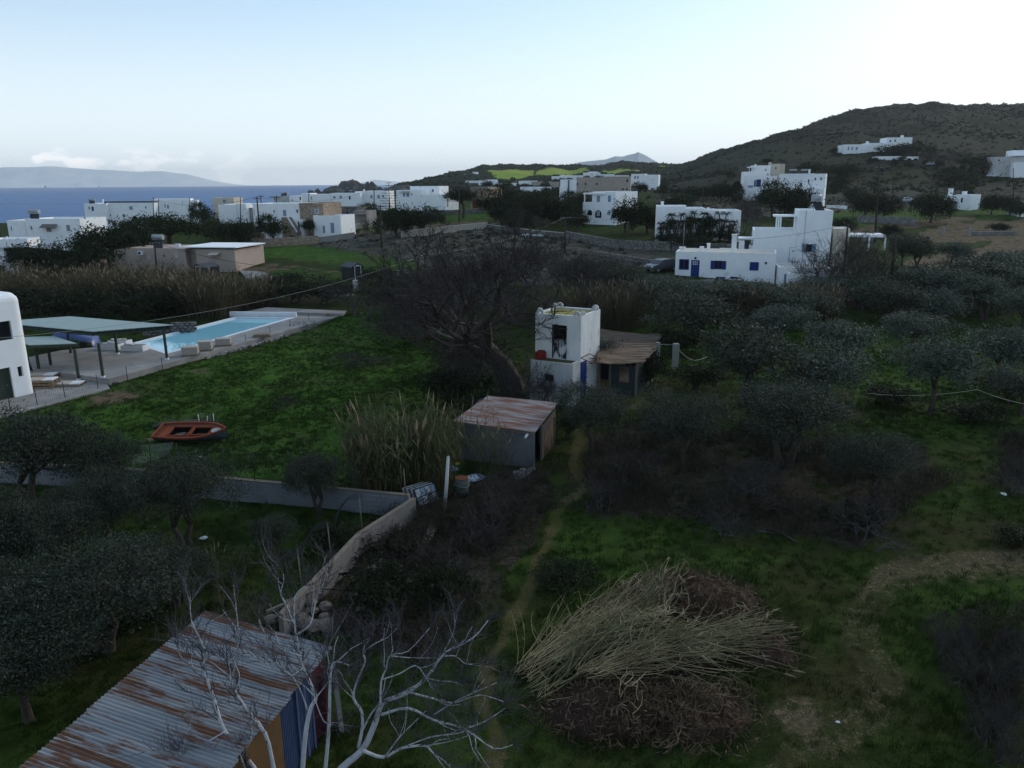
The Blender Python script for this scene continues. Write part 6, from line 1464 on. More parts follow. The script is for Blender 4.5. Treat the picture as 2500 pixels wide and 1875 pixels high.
o = ho.build('orange_hose_coil', mat('orange_hose', (.19, .07, .035), .6)); o.location = G(925, 1552); tag(o, 'coiled orange hose lying in the dry weeds behind the pale fig tree', 'hose')
rk = G(742, 1520); e = empty('rubble_pile', rk, 0, 'sandy boulders and rubble heaped behind the tin roof', 'rubble')
for k in range(9):
    rs_ = np.random.default_rng(900+k); s = R_.uniform(.15, .36); n_, m_ = 5, 8; vs = [(math.cos(2*math.pi*j/m_)*math.sin(math.pi*(i+.5)/n_)*s*(1+rs_.normal()*.12), math.sin(2*math.pi*j/m_)*math.sin(math.pi*(i+.5)/n_)*s*(1+rs_.normal()*.12), math.cos(math.pi*(i+.5)/n_)*s*.7) for i in range(n_) for j in range(m_)]
    o = MB().add(vs, [(i*m_+j, (i+1)*m_+j, (i+1)*m_+(j+1) % m_, i*m_+(j+1) % m_) for i in range(n_-1) for j in range(m_)] + [tuple(range(m_)), tuple(range(n_*m_-1, (n_-1)*m_-1, -1))]).build('boulder', M_BLOCKTOP, e); o.location = (R_.uniform(-1.1, 1.0), R_.uniform(-.7, .7), R_.uniform(.1, .5))
for k, (a, b_) in enumerate((((655, 1545), (745, 1505)), ((700, 1520), (775, 1490)))): board('long_pole', a, b_, .09, .09, M_WOOD, ['pale pole lying across the rubble behind the tin roof', 'second pole resting higher on the rubble behind the tin roof'][k], 'pole', .75)
# small bits of litter on the grass
for px, py, s, lab in ((1415, 1425, .06, 'white scrap of paper on the grass left of the reed heap'), (2050, 1766, .05, 'white pebble on the bare patch near the right edge'), (498, 1312, .15, 'crumpled white bag under the forked olive tree'), (2450, 1210, .15, 'flat strip of white plastic on the grass at the right'), (1478, 1086, .14, 'small white rag beside the path olive tree'), (1586, 929, .24, 'white bag dropped beside the reed roofed shed'), (1895, 1305, .08, 'tiny pale stone near the fallen branch')):
    rubbish('litter_scrap', px, py, lab, [M_PLASTICW], 1, s, 'litter', seed=int(px))
bm_ = MB(); a = G(1845, 1302); 
for (p0, p1, p2, r0_, r1_) in (((1868, 1296), (1900, 1305), (1945, 1326), .05, .03), ((1842, 1302), (1875, 1308), (1920, 1310), .035, .02), ((1870, 1298), (1858, 1304), (1840, 1309), .025, .01)):
    bm_.tube([G(*p0) - a + Vector((0, 0, .08)), G(*p1) - a + Vector((0, 0, .16)), G(*p2) - a + Vector((0, 0, .04))], [r0_, (r0_+r1_)/2, r1_], 6)
o = bm_.build('fallen_branch', M_GREYBARK); o.location = a; tag(o, 'bare fallen branch lying at the edge of the dry weeds', 'branch')
# ================================================================== houses farther off
class Bld:
    """a building set out along its front wall: pxL/pxR are its front corners, Y / Y2 their distances"""
    def __init__(s, name, label, pxL, pxR, Y, Y2=None, cat='house', group=None, wall=None, depth=7.0):
        A = gp(pxL, Y); B = gp(pxR, Y2 or Y); s.A = A; d = B - A; s.rz = math.atan2(d.y, d.x); s.W = math.hypot(d.x, d.y)
        zb = min(A.z, B.z); s.e = empty(name, Vector((A.x, A.y, zb)), s.rz, label, cat, group); s.wall = wall or M_WHITE; s.depth = depth
        s.M = (Matrix.Translation(Vector((A.x, A.y, zb))) @ rotz(s.rz)).inverted(); s.zb = zb
    def at(s, px, py, d=0.0):
        o = s.M @ CAMP; dr = s.M.to_3x3() @ ray(px, py); t = (d - o.y) / dr.y; return o + dr * t
    def vol(s, px0, px1, py, d0=0.0, d1=None, m=None, pybot=None, parapet=.22, name='wall', roofm=None):
        d1 = s.depth if d1 is None else d1; a, b = s.at(px0, py, d0), s.at(px1, py, d0); z = (a.z + b.z) / 2; z0 = -1.2 if pybot is None else s.at((px0+px1)/2, pybot, d0).z
        x0, x1 = a.x, b.x; t = .18; zr = z - parapet; mb = MB()
        vs = [(x0,d0,z0),(x1,d0,z0),(x1,d1,z0),(x0,d1,z0),(x0,d0,z),(x1,d0,z),(x1,d1,z),(x0,d1,z)]; vi = [(x0+t,d0+t,z),(x1-t,d0+t,z),(x1-t,d1-t,z),(x0+t,d1-t,z)]; vf = [(x,y,zr) for x,y,_ in vi]
        n = 4
        mb.add(vs + vi + vf, [(i, (i+1) % n, 4+(i+1) % n, 4+i) for i in range(n)] + [(4+i, 4+(i+1) % n, 8+(i+1) % n, 8+i) for i in range(n)] + [(8+i, 8+(i+1) % n, 12+(i+1) % n, 12+i) for i in range(n)] + [(3, 2, 1, 0)])
        w = mb.build(name, m or s.wall, s.e)
        MB().add([(x0+t+.005,d0+t+.005,zr+.03),(x1-t-.005,d0+t+.005,zr+.03),(x1-t-.005,d1-t-.005,zr+.03),(x0+t+.005,d1-t-.005,zr+.03)], [(0, 1, 2, 3)]).build('roof', roofm or s.wall, s.e)
        return x0, x1, z, zr
    def win(s, px0, py0, px1, py1, d=0.0, m=None, frame=None, name='window', fr=.05, pane=True):
        a, b = s.at(px0, py0, d), s.at(px1, py1, d); x0, x1, z1, z0 = a.x, b.x, a.z, b.z; f = MB()
        for bx in (((x0-fr, d-.05, z0-fr), (x0, d+.02, z1+fr)), ((x1, d-.05, z0-fr), (x1+fr, d+.02, z1+fr)), ((x0, d-.05, z0-fr), (x1, d+.02, z0)), ((x0, d-.05, z1), (x1, d+.02, z1+fr))): f.box(*bx)
        o = f.build(name, frame or s.wall, s.e)
        MB().box((x0, d-.022, z0), (x1, d+.02, z1)).build('pane' if name == 'window' else 'leaf', m or M_GLASS, o)
        return o
    def door(s, *a, **k): k.setdefault('m', M_GREYBLUE); return s.win(*a, name='door', **k)
    def shut(s, px0, py0, px1, py1, m, d=0.0):
        a, b = s.at(px0, py0, d), s.at(px1, py1, d); return MB().box((a.x, d-.06, b.z), (b.x, d-.02, a.z)).build('shutter', m, s.e)
    def arch(s, px0, py0, px1, py1, d=0.0, m=None):
        a, b = s.at(px0, py0, d), s.at(px1, py1, d); x0, x1, z1, z0 = a.x, b.x, a.z, b.z; r = (x1-x0)/2; zc = z1 - r; n = 10; P_ = [(x0, z0)] + [((x0+x1)/2 - r*math.cos(math.pi*i/n), zc + r*math.sin(math.pi*i/n)) for i in range(n+1)] + [(x1, z0)]
        k = len(P_); vs = [(x, d-.012, z) for x, z in P_]; MB().add(vs, [tuple(range(k))]).build('arch_opening', m or M_DARK, s.e)
        rim = MB()
        for p, q in zip(P_[:-1], P_[1:]): rim.bar((p[0], d-.06, p[1]), (q[0], d-.06, q[1]), .1, .1)
        rim.build('arch_rim', s.wall, s.e)
    def chim(s, px0, px1, py, pyb, d=2.0, m=None):
        a, b = s.at(px0, py, d), s.at(px1, pyb, d); w = b.x - a.x; MB().box((a.x, d, b.z-.3), (b.x, d+w, a.z-.12)).box((a.x-.05, d-.05, a.z-.12), (b.x+.05, d+w+.05, a.z)).build('chimney', m or s.wall, s.e)
    def heater(s, px, pyb, wpx, hpx, d=2.0):
        p = s.at(px, pyb, d); k = wpx / F * (CAMP - (s.M.inverted() @ p)).length; h = hpx / F * (CAMP - (s.M.inverted() @ p)).length
        e = MB().tube([(p.x-k*.55, d, p.z+h*.85), (p.x+k*.30, d, p.z+h*.85)], h*.22, 10).build('solar_tank', M_METAL, s.e)
        MB().slab([(p.x-k*.45, d-.2, p.z+h*.62), (p.x+k*.3, d-.2, p.z+h*.62), (p.x+k*.6, d-1.3, p.z+.05), (p.x-k*.15, d-1.3, p.z+.05)], .08).build('collector', M_BLACK, e)
        MB().bar((p.x-k*.3, d, p.z-.2), (p.x-k*.3, d, p.z+h*.75), .07).bar((p.x+k*.2, d, p.z-.2), (p.x+k*.2, d, p.z+h*.75), .07).build('stand', M_METAL, e)
    def canopy(s, px0, px1, py, d0, d1, th=.18, m=None, posts=(), name='canopy'):
        a, b = s.at(px0, py, d0), s.at(px1, py, d0); o = MB().box((a.x, d0, a.z-th), (b.x, d1, a.z)).build(name, m or s.wall, s.e)
        for px, pyb in posts:
            q = s.at(px, pyb, d0+.1); MB().box((q.x-.09, d0+.05, q.z-.3), (q.x+.09, d0+.25, a.z-th)).build('post', m or s.wall, s.e)

# ---- right: low white cottage with blue shutters
c = Bld('white_cottage', 'long low white cottage with royal blue door and shutters', 1650, 1896, 93.5, 90, depth=5.2)
c.vol(1650, 1896, 616, parapet=.10, roofm=M_CREAM)
c.win(1661, 635, 1679, 656, m=M_GLASS, frame=M_BLUE, fr=.12); c.shut(1669, 635, 1671, 656, M_BLUE)
c.door(1689, 636, 1705, 676, m=M_BLUE, frame=M_BLUE); 
for i in range(3):
    for j in range(2): c.win(1691.5+i*4.6, 638+j*5, 1694+i*4.6, 641.5+j*5, d=-.03, m=M_WHITE, frame=M_BLUE, fr=.02)
c.win(1747, 637, 1761, 656, frame=M_BLACK, fr=.04); c.shut(1735.5, 636, 1745, 657, M_BLUE); c.shut(1763, 637, 1772, 658, M_BLUE); c.shut(1753.5, 637, 1754.6, 656, M_BLUE)
c.shut(1831, 639.5, 1851.5, 660.5, M_BLUE); c.chim(1787.5, 1796.5, 572, 616, 1.0); c.chim(1726.5, 1733, 594, 609, 3.0); c.chim(1709, 1717, 602, 612, 1.6); c.chim(1659, 1671, 603, 612, 3.4)
q = c.at(1668, 606, 3.2); MB().tube([q, q + Vector((0, 0, 2.9))], .03, 6).build('mast', M_METAL, c.e)
for px, py in ((1698, 630), (1870, 642)): q = c.at(px, py, 0); MB().tube([(q.x, -.16, q.z), (q.x, .01, q.z)], .13, 10).build('wall_lamp', M_BLACK, c.e)
for a, b_ in ((1748, 1771), (1783, 1803)): c.shut(a, 675.5, b_, 681, M_BLUE)
tz_c = c.at(1760, 682, -.4).z
MB().box((-1.5, -2.4, tz_c-.25), (c.at(1745, 680, 0).x, -.02, tz_c)).build('terrace_slab', M_CONC, c.e)
for px in (1676, 1722, 1742): q = c.at(px, 690, -2.3); MB().box((q.x-.15, -2.35, tz_c-3), (q.x+.15, -2.05, tz_c-.25)).build('terrace_pillar', M_CONC, c.e)
MB().box((-1.4, -.6, tz_c-3), (c.at(1745, 680, 0).x, -.5, tz_c-.26)).build('terrace_back', M_BROWN, c.e)
# ---- right: taller white house with tower
c = Bld('white_house', 'white two storey house with a square stair tower and pale blue shutters', 1841, 2035, 99, 96.5, depth=8)
c.vol(1841, 1953, 563, 0, 8, parapet=.5); c.vol(1952.5, 2035, 514, -.25, 7.6, parapet=.35)
c.win(1967, 596, 1982, 615, -.25, m=M_GLASS, frame=M_WHITE); c.shut(1959, 595, 1966, 616.5, M_BLUEPALE, -.25); c.shut(1983, 595.5, 1990.5, 617, M_BLUEPALE, -.25)
c.door(1929, 605, 1943, 640, m=M_WHITE, frame=M_GREYBLUE, fr=.04); c.win(1933.5, 611, 1939, 614, -.03, m=M_GREYBLUE, fr=.02)
c.canopy(1890, 1953, 525.5, 2.5, 6, .2, posts=((1894, 566), (1899, 566), (1904, 566))); c.canopy(1803, 1841, 581, 1, 4, .2); c.vol(1805, 1818, 587, 1.1, 3.9); c.win(1819, 588, 1829, 609, 3.2, m=M_GREYBLUE); c.vol(1829, 1840.5, 598, 1.2, 4)
c.vol(2035.5, 2076, 558, 1, 6, parapet=.15, m=M_CREAM); c.canopy(2073, 2163, 573, 0, 4, .28, posts=((2159, 606), (2120, 606)))
c.heater(1994, 515, 24, 33, 3.5); c.chim(1936, 1949, 566, 574, .5, M_HULL); c.vol(1757, 1800, 606, 2.5, 2.8, parapet=.02)
q = c.at(2040, 514, 4); MB().bar((q.x-.1, 4, q.z), (q.x+1.0, 4, q.z+1.0), .04).bar((q.x+.3, 3.6, q.z+.5), (q.x+.3, 4.4, q.z+.5), .03).bar((q.x+.6, 3.7, q.z+.8), (q.x+.6, 4.3, q.z+.8), .03).build('aerial', M_METAL, c.e)
for px in (1969,): q = c.at(px, 514, -.25); MB().tube([(q.x, -.29, 0), (q.x, -.29, q.z)], .035, 5).build('downpipe', M_WHITEOLD, c.e)
c = Bld('white_outhouse', 'small flat roofed white outhouse in front of the tower house, with a pale blue door', 1904, 2026, 88, 87, depth=5)
c.vol(1904, 2026, 653, 0, 5, parapet=.12, roofm=M_BLUEPALE if 0 else M_WHITEOLD); c.vol(1926, 2010, 668, -1.6, -.003, parapet=.1, roofm=M_WHITEOLD); c.door(1914.5, 669, 1923.5, 696, m=M_BLUEPALE); c.win(1985, 674, 2006, 690, -1.6, m=M_GREYBLUE)
for px in (1944, 1968, 1994): q = c.at(px, 651, 2); MB().box((q.x-.3, 1.7, q.z-.3), (q.x+.3, 2.2, q.z-.02)).build('roof_block', M_COPING, c.e)
# ---- yucca house
c = Bld('white_house', 'long single storey white house hidden behind a row of yuccas', 1605, 1812, 125, 123, depth=9)
c.vol(1605, 1674, 504, 0, 9, parapet=.25); c.vol(1674, 1723, 509, .6, 9, parapet=.25); c.vol(1723, 1753, 513, .3, 8); c.vol(1753, 1810, 514, 1.2, 9); c.chim(1614, 1620, 492, 506, 2); c.chim(1727, 1731.5, 507, 515, 2); c.chim(1657, 1674, 501, 507, 3)
# ---- arch house
c = Bld('white_house', 'white two storey house with arched ground floor porch and blue windows among dark trees', 1423, 1503, 168, 163, depth=9)
c.vol(1423, 1503, 494, 0, 9, parapet=.7); c.vol(1446, 1503, 468, .02, 9, parapet=.2); c.canopy(1424, 1474, 470.5, -.4, 4, .35, posts=((1427, 494),))
c.win(1457, 478, 1465, 493, 0, m=M_GREYBLUE); c.win(1484.5, 477, 1491.5, 493, 0, m=M_BLUEPALE); c.win(1483.5, 513.5, 1490.5, 525, m=M_GREYBLUE); c.arch(1452.5, 512, 1469.5, 532); c.arch(1434, 511.5, 1446.5, 526); c.win(1458, 516, 1463, 526, -.03, m=M_GREYBLUE)
q = c.M.inverted()
zt = c.at(1503, 466, 0).z
for yy in (1.5, 3.4, 5.2, 7.5): MB().box((c.at(1503, 480, 0).x-.02, yy, zt-2.6), (c.at(1503, 480, 0).x+.05, yy+.35, zt-2.2)).build('window_niche', M_DARK, c.e)
# ---- big stone house behind it
c = Bld('stone_house', 'large pale stone house with one white end wall, above the arch house', 1368, 1540, 208, 205, wall=M_STONEP, depth=10)
c.vol(1368, 1407.5, 438, 0, 10, m=M_WHITE); c.vol(1407.5, 1501.5, 433, .4, 10); c.vol(1501.5, 1540, 430.6, 0, 10); c.vol(1476, 1502, 431, .2, 9); c.vol(1366, 1384, 455, -1, 6, m=M_WHITE)
for a in ((1409, 446.5, 1411.5, 452), (1428, 446, 1431, 452), (1456, 446, 1459, 452), (1492, 447, 1495, 452), (1529.5, 438, 1533, 444.5), (1519, 460, 1523.5, 463.5), (1528, 460, 1532.5, 463.5)): c.win(*a, d=.4 if a[0] < 1500 else 0, m=M_DARK)
q = c.at(1388, 470, -.3); MB().tube([(q.x, -.3, -1), (q.x, -.3, c.at(1388, 439, -.3).z)], .16, 6).build('downpipe', M_HULL, c.e)
# ---- left stone and white house
c = Bld('stone_house', 'two storey house, white at one end and rough stone at the other, with outside stairs', 616, 788, 167, 164, depth=9)
c.vol(616, 731, 497, 0, 9); c.vol(730, 788, 496, -.5, 9, m=M_STONE); c.vol(764, 831, 526, -2.5, 5, parapet=.3); c.vol(706, 740, 536, -1.6, -.02, parapet=.5)
c.win(690.5, 512.5, 699.5, 527.5, m=M_GREYBLUE); c.win(723.5, 511.5, 728, 519, m=M_GLASS); c.win(755, 511, 759, 520.5, -.5, m=M_GLASS); c.win(768.5, 511, 778, 520.5, -.5, m=M_GREYBLUE); c.win(619, 512, 622, 526, m=M_GREYBLUE); c.win(667, 513, 672, 519, m=M_GREYBLUE)
c.door(787.5, 551, 794.5, 569, -2.5); c.door(806.5, 544, 817, 569, -2.5); c.door(727, 541, 732.5, 562, -1.6, m=M_HULL); c.win(752.5, 547, 760, 556, -.5, m=M_HULL)
zs = c.at(705, 531, -3.4).z; xs_ = c.at(702, 531, -3.4).x; xe = c.at(726, 568, -3.4).x; zb2 = c.at(726, 568, -3.4).z
st = MB(); nst = 11
for i in range(nst): st.box((xs_ + (xe-xs_)*i/nst, -3.4, zb2-.6), (xs_ + (xe-xs_)*(i+1)/nst, -1.62, zs + (zb2-zs)*(i+.5)/nst))
o = st.build('stairs', M_STONE, c.e); o['kind'] = 'stuff'
MB().box((c.at(686, 531, -3.3).x, -3.3, -1), (xs_-.003, -1.62, zs)).build('stair_landing', M_STONE, c.e); MB().bar((xs_, -3.45, zs+.1), (xe, -3.45, zb2+.1), .2, .25).build('stair_parapet', M_WHITE, c.e)
# its garden walls
def lowwall(name, pts, h, th, m, lab, cap=None, cat='wall', group=None):
    pts = [p.copy() for p in pts]; e = empty(name, pts[0], 0, lab, cat, group); w = MB(); k = MB()
    for a, b_ in zip(pts[:-1], pts[1:]):
        v = b_ - a; L_ = math.hypot(v.x, v.y); n_ = max(1, int(L_ / 6)); an = math.atan2(v.y, v.x)
        for i in range(n_):
            s0 = a.lerp(b_, i/n_) - pts[0]; M = Matrix.Translation(s0) @ rotz(an); dz = v.z/n_
            w.add([M @ Vector(p) for p in ((0, -th/2, -.8), (L_/n_, -th/2, -.8+dz), (L_/n_, th/2, -.8+dz), (0, th/2, -.8), (0, -th/2, h), (L_/n_, -th/2, h+dz), (L_/n_, th/2, h+dz), (0, th/2, h))], [(0, 3, 2, 1), (4, 5, 6, 7), (0, 1, 5, 4), (1, 2, 6, 5), (2, 3, 7, 6), (3, 0, 4, 7)])
            if cap: k.add([M @ Vector(p) for p in ((0, -th/2-.04, h), (L_/n_, -th/2-.04, h+dz), (L_/n_, th/2+.04, h+dz), (0, th/2+.04, h), (0, -th/2-.04, h+.09), (L_/n_, -th/2-.04, h+dz+.09), (L_/n_, th/2+.04, h+dz+.09), (0, th/2+.04, h+.09))], [(0, 3, 2, 1), (4, 5, 6, 7), (0, 1, 5, 4), (1, 2, 6, 5), (2, 3, 7, 6), (3, 0, 4, 7)])
    w.build('wall_body', m, e)
    if cap: k.build('coping', cap, e)
    return e
lowwall('stone_wall', [gp(632, 152), gp(779, 155)], 1.6, .4, M_STONE, 'warm coloured stone garden wall in front of the stone and white house'); lowwall('stone_wall', [gp(619, 158), gp(650, 153)], 2.6, .4, M_STONE, 'taller stone wall corner behind the utility pole at the stone house')
lowwall('grey_wall', [gp(780, 155), gp(866, 160)], 1.3, .25, M_BLOCK if 0 else M_CONC, 'grey rendered wall and gate right of the warm stone garden wall')
# ---- other left houses
c = Bld('white_house', 'low white house with solar heater and tin awning on the far left', 16, 194, 140, 139, depth=8)
c.vol(16, 60, 538, .4, 8); c.vol(60, 194, 534, 0, 8, parapet=.3); c.vol(191, 210, 537, 2.5, 7); c.win(194.5, 541, 207, 559, 2.5, m=M_DARK); c.win(26, 552, 30, 563, .4, m=M_BLUE); c.win(74, 552, 80, 561, m=M_CONC); c.win(112.5, 554, 126.5, 566, m=M_CONC); c.win(161.5, 549, 172.5, 564, m=M_CONC); c.heater(90, 537, 26, 20, 2.5)
a = c.at(103, 547, -.05); b_ = c.at(139, 547, -.05); MB().slab([(a.x, -1.1, a.z-.55), (b_.x, -1.1, b_.z-.55), (b_.x, 0, b_.z), (a.x, 0, a.z)], .06).build('awning', M_RUST if 0 else M_WOOD, c.e)
c = Bld('white_outbuilding', 'low white outbuilding under the far left house, half hidden by dark trees', -30, 66, 122, 123, depth=6); c.vol(-30, 66, 584, 0, 5, parapet=.35, pybot=604); c.vol(-30, 8, 606, .6, 5, m=M_WHITE); c.win(14, 606, 60, 628, 1.2, m=M_DARK); c.chim(14, 19, 578, 590, .5)
c = Bld('garden_bench_wall', 'short white stepped garden wall at the left edge', 10, 44, 112, 112, cat='wall', depth=1); c.vol(10, 24, 634, 0, .5, parapet=.02); c.vol(25, 44, 637, 0, .6, parapet=.02)
c = Bld('white_house', 'long white two storey house with a big arch, in front of the sea', 204, 372, 207, 205, depth=10)
c.vol(204, 259, 497, 0, 10); c.vol(259, 374, 495, 1.2, 10); c.canopy(254, 372, 492, 2, 6, .5, m=M_BLACK); c.win(216, 504.5, 220, 511.5, m=M_BLUE); c.win(223, 504.5, 230, 515, m=M_BLUE); c.win(239.5, 528, 243, 534, m=M_BLUE); c.arch(321.5, 526.5, 338, 541, 1.2); c.win(354.5, 503.5, 358, 509, 1.2, m=M_BLUE); c.win(315, 503.5, 325, 512, 1.2, m=M_GREYBLUE); c.win(345.5, 527, 348.5, 532, 1.2, m=M_GREYBLUE); c.win(299, 523, 306, 530, 1.2, m=M_BROWN); c.heater(228, 497, 16, 9, 3); c.chim(249, 253, 486, 497, 3)
c = Bld('white_house', 'white two storey house behind the umbrella pine by the sea', 372, 480, 209, 212, depth=9); c.vol(372, 463, 486, 0, 9); c.vol(463, 480, 489, 1, 8); c.win(401, 497, 405, 507, m=M_GREYBLUE); c.win(407, 500, 413, 509, m=M_GREYBLUE); c.win(444, 493, 446, 499, m=M_GREYBLUE); c.canopy(398, 420, 488, 2, 4, .4, m=M_BLACK)
c = Bld('cream_house', 'cream coloured house with one blue window close to the sea', 518, 570, 238, 238, wall=M_CREAM, depth=8); c.vol(518, 570, 482.5, 0, 8); c.win(545, 487.5, 549, 496, m=M_BLUE); c.win(550.5, 487, 553, 493, m=M_BLUE)
c = Bld('white_house', 'plain white house with thin chimneys in front of the cream house', 532, 600, 216, 214, depth=8); c.vol(532, 574, 499, 0, 8); c.vol(574, 600, 497.5, .6, 8); c.win(573, 506, 576, 519, .6, m=M_GREYBLUE); c.vol(600, 617, 507, 2, 6, m=M_CONC)
c = Bld('white_house', 'pale house with two solar heaters on its roof, on the shore', 668, 733, 240, 238, wall=M_WHITEOLD, depth=8); c.vol(668, 700, 482, 0, 8); c.vol(693, 706, 478, .1, 7); c.vol(706, 733, 478, 0, 8, m=M_WHITE); c.heater(692, 478, 9, 7, 2); c.heater(699, 478, 9, 8, 2); c.canopy(657, 673, 480, -1, 4, .3, m=M_WOOD); c.win(712, 487, 715, 491, m=M_GREYBLUE)
c = Bld('white_house', 'first of the three long white houses in the row below the rocks', 735, 806, 226, 226, depth=8); c.vol(735, 757, 472, 0, 8); c.vol(757, 806, 474, .5, 8); c.win(757.5, 480.5, 762, 487, .5, m=M_GREYBLUE); c.win(731, 480, 735, 489, 0, m=M_RUST)
c = Bld('white_house', 'second of the three long white houses below the rocks, with one dark window', 806, 880, 227, 226, depth=8); c.vol(806, 879, 471.5, 0, 8); c.win(813.5, 479, 820, 484.5, m=M_GREYBLUE); c.win(829, 477.5, 835, 485, m=M_GREYBLUE); c.win(851.5, 478.5, 856.5, 487, m=M_BLUE); c.win(852.5, 483, 855, 487, m=M_DARK) if 0 else None
c = Bld('white_house', 'third of the three long white houses below the rocks, nearest the tall tiered pine', 865, 948, 229, 228, depth=8); c.vol(866, 892, 467.5, 0, 7); c.vol(891, 946, 465.5, .4, 8); c.win(904, 476, 910, 484, .4, m=M_GREYBLUE); c.win(921, 476, 927.5, 484.5, .4, m=M_GREYBLUE); c.win(933.5, 476, 937, 481.5, .4, m=M_DARK); c.chim(887, 890, 462, 469, 2); c.heater(858, 470, 8, 5, 2)
c = Bld('white_house', 'white two storey house with a roofed balcony and a car parked beside it', 966, 1072, 226, 222, depth=9)
c.vol(966, 1042, 481, 0, 9, parapet=.05); c.vol(1000, 1042, 463.7, .02, 9); c.canopy(967, 1002, 464, -.05, 5, .4); c.win(984, 472, 988.5, 480.5, 2, m=M_BLUEPALE); c.win(992.5, 472, 998.5, 480.5, 2, m=M_BLUEPALE); c.vol(967, 1000, 466, 2.05, 6); c.vol(1001, 1072, 454.5, 3, 10); c.win(1026.5, 493.5, 1032, 501.5, m=M_BLUE); c.win(985, 496, 987, 502.5, m=M_GREYBLUE); c.win(992.6, 496, 994.8, 502.5, m=M_GREYBLUE); c.win(1005, 494, 1007.5, 498.5, m=M_GREYBLUE); c.win(1004, 471, 1007, 476.5, m=M_GREYBLUE); c.win(1055, 462, 1059, 468.5, 3, m=M_BLUE); c.canopy(1066, 1084, 484.5, 1, 5, .2, posts=((1070, 498), (1076, 498), (1082, 498)))
c = Bld('white_house', 'narrow white house end with one grey door left of the parasol pine', 1087, 1122, 216, 222, depth=9); c.vol(1087, 1100, 475, 0, 9); c.vol(1100, 1122, 488, .3, 9); c.door(1090.5, 487, 1094.5, 505)
c = Bld('brown_house', 'two storey brown stone house with rust red shutters behind the parasol pine', 1148, 1195, 213, 211, wall=M_STONE, depth=9); c.vol(1148, 1195, 458, 0, 9); c.canopy(1149, 1191, 456.5, -.8, 5, .35, m=M_CONC); c.win(1173, 465, 1179, 476, m=M_RUST); c.win(1161, 466, 1165, 471, m=M_DARK); c.door(1154, 489, 1170, 508, m=M_RUST); c.vol(1180, 1184, 487, -.8, -.4, m=M_CONC); c.canopy(1149, 1186, 486, -.9, 0, .3, m=M_CONC)
c = Bld('stone_ruin', 'low roofless stone building behind the lattice wall', 789, 895, 186, 183, wall=M_STONEG, depth=7, cat='ruin'); c.vol(789, 870, 506, 0, 7, parapet=.8, roofm=M_MOSSDARK); c.vol(862, 893, 514, -1.5, 4, m=M_CONC, parapet=.3); c.win(846, 517, 851, 528, m=M_DARK); c.win(832, 520, 842, 531, m=M_RUST); c.canopy(866, 896, 522, -2.3, -1.4, .2, m=M_CONC)
# ---- beige bungalow
c = Bld('beige_bungalow', 'pinkish beige bungalow with a white roof slab and air conditioner', 278, 572, 121, 117, wall=M_BEIGE, depth=8)
c.vol(278, 308, 610, 1.5, 7); c.vol(307, 452, 606, 0, 8, parapet=.12); c.vol(452, 477, 608, 1.2, 8, parapet=.05); c.vol(477, 572, 609, -.6, 8, parapet=.03); a, b_ = c.at(441, 603, -1.0), c.at(577, 606, -1.0)
MB().box((a.x, -1.1, b_.z+.02), (b_.x, 7.6, b_.z+.16)).build('roof_slab', M_WHITE, c.e); c.win(358.5, 622, 370, 635, m=M_WHITEOLD); c.win(399.5, 621, 403, 627, m=M_DARK); c.win(425.5, 616, 437, 630, m=M_WHITEOLD); c.win(455.5, 611, 465, 631, 1.2, m=M_WHITEOLD)
q = c.at(345, 617.5, 0); MB().cbox((q.x, -.2, q.z), (.85, .32, .6)).build('air_conditioner', M_PLASTICW, c.e); MB().tube([(q.x-.1, -.375, q.z), (q.x-.1, -.362, q.z)], .22, 14).build('fan_grille', M_BLACK, c.e)
q = c.at(434, 600, 3); MB().cbox((q.x, 3, q.z), (.8, .5, .6)).build('roof_unit', M_PLASTICW, c.e); a, b_ = c.at(513, 616, -.65), c.at(537, 616, -.65); MB().slab([(a.x, -1.5, a.z-.3), (b_.x, -1.5, b_.z-.3), (b_.x, -.6, b_.z), (a.x, -.6, a.z)], .05).build('awning', M_CREAM, c.e); c.heater(392, 604, 30, 26, 2.0)
def gardenshed(px, py, Y, w, d, h, rz, lab):
    p = gp(px, Y); e = empty('garden_shed', p, rz, lab, 'shed'); zr = h + .45
    MB().add([(-w/2,-d/2,-.3),(w/2,-d/2,-.3),(w/2,d/2,-.3),(-w/2,d/2,-.3),(-w/2,-d/2,h),(w/2,-d/2,h),(w/2,d/2,h),(-w/2,d/2,h),(0,-d/2,zr),(0,d/2,zr)], [(0,1,5,8,4),(2,3,7,9,6),(1,2,6,5),(3,0,4,7)]).build('wall', M_BLACK, e)
    for s in (-1, 1): MB().slab([(s*(w/2+.1), -d/2-.1, h-.06), (0, -d/2-.1, zr+.05), (0, d/2+.1, zr+.05), (s*(w/2+.1), d/2+.1, h-.06)][::s], .04).build('roof_panel', mat('dark_tin_roof', (.05, .055, .065), .5), e)
    f = MB()
    for bx in (((-.5, -d/2-.03, 0), (-.44, -d/2, 1.85)), ((.44, -d/2-.03, 0), (.5, -d/2, 1.85)), ((-.44, -d/2-.03, 1.79), (.44, -d/2, 1.85))): f.box(*bx)
    f.build('door_frame', M_PLASTICW, e); MB().box((-.43, -d/2-.02, 0), (.43, -d/2-.002, 1.78)).build('door', M_BLACK, e); MB().box((.3, -d/2-.05, .9), (.36, -d/2-.021, 1.0)).build('handle', M_METAL, e); MB().box((-.25, -d/2-.02, h+.12), (.25, -d/2-.003, h+.2)).build('vent', M_PLASTICW, e)
gardenshed(506, 650, 112, 2.2, 2.8, 1.75, -.55, 'black garden shed with white door frame against the beige bungalow'); gardenshed(862, 678, 105, 1.9, 2.6, 1.75, .75, 'black garden shed standing alone in the green field')
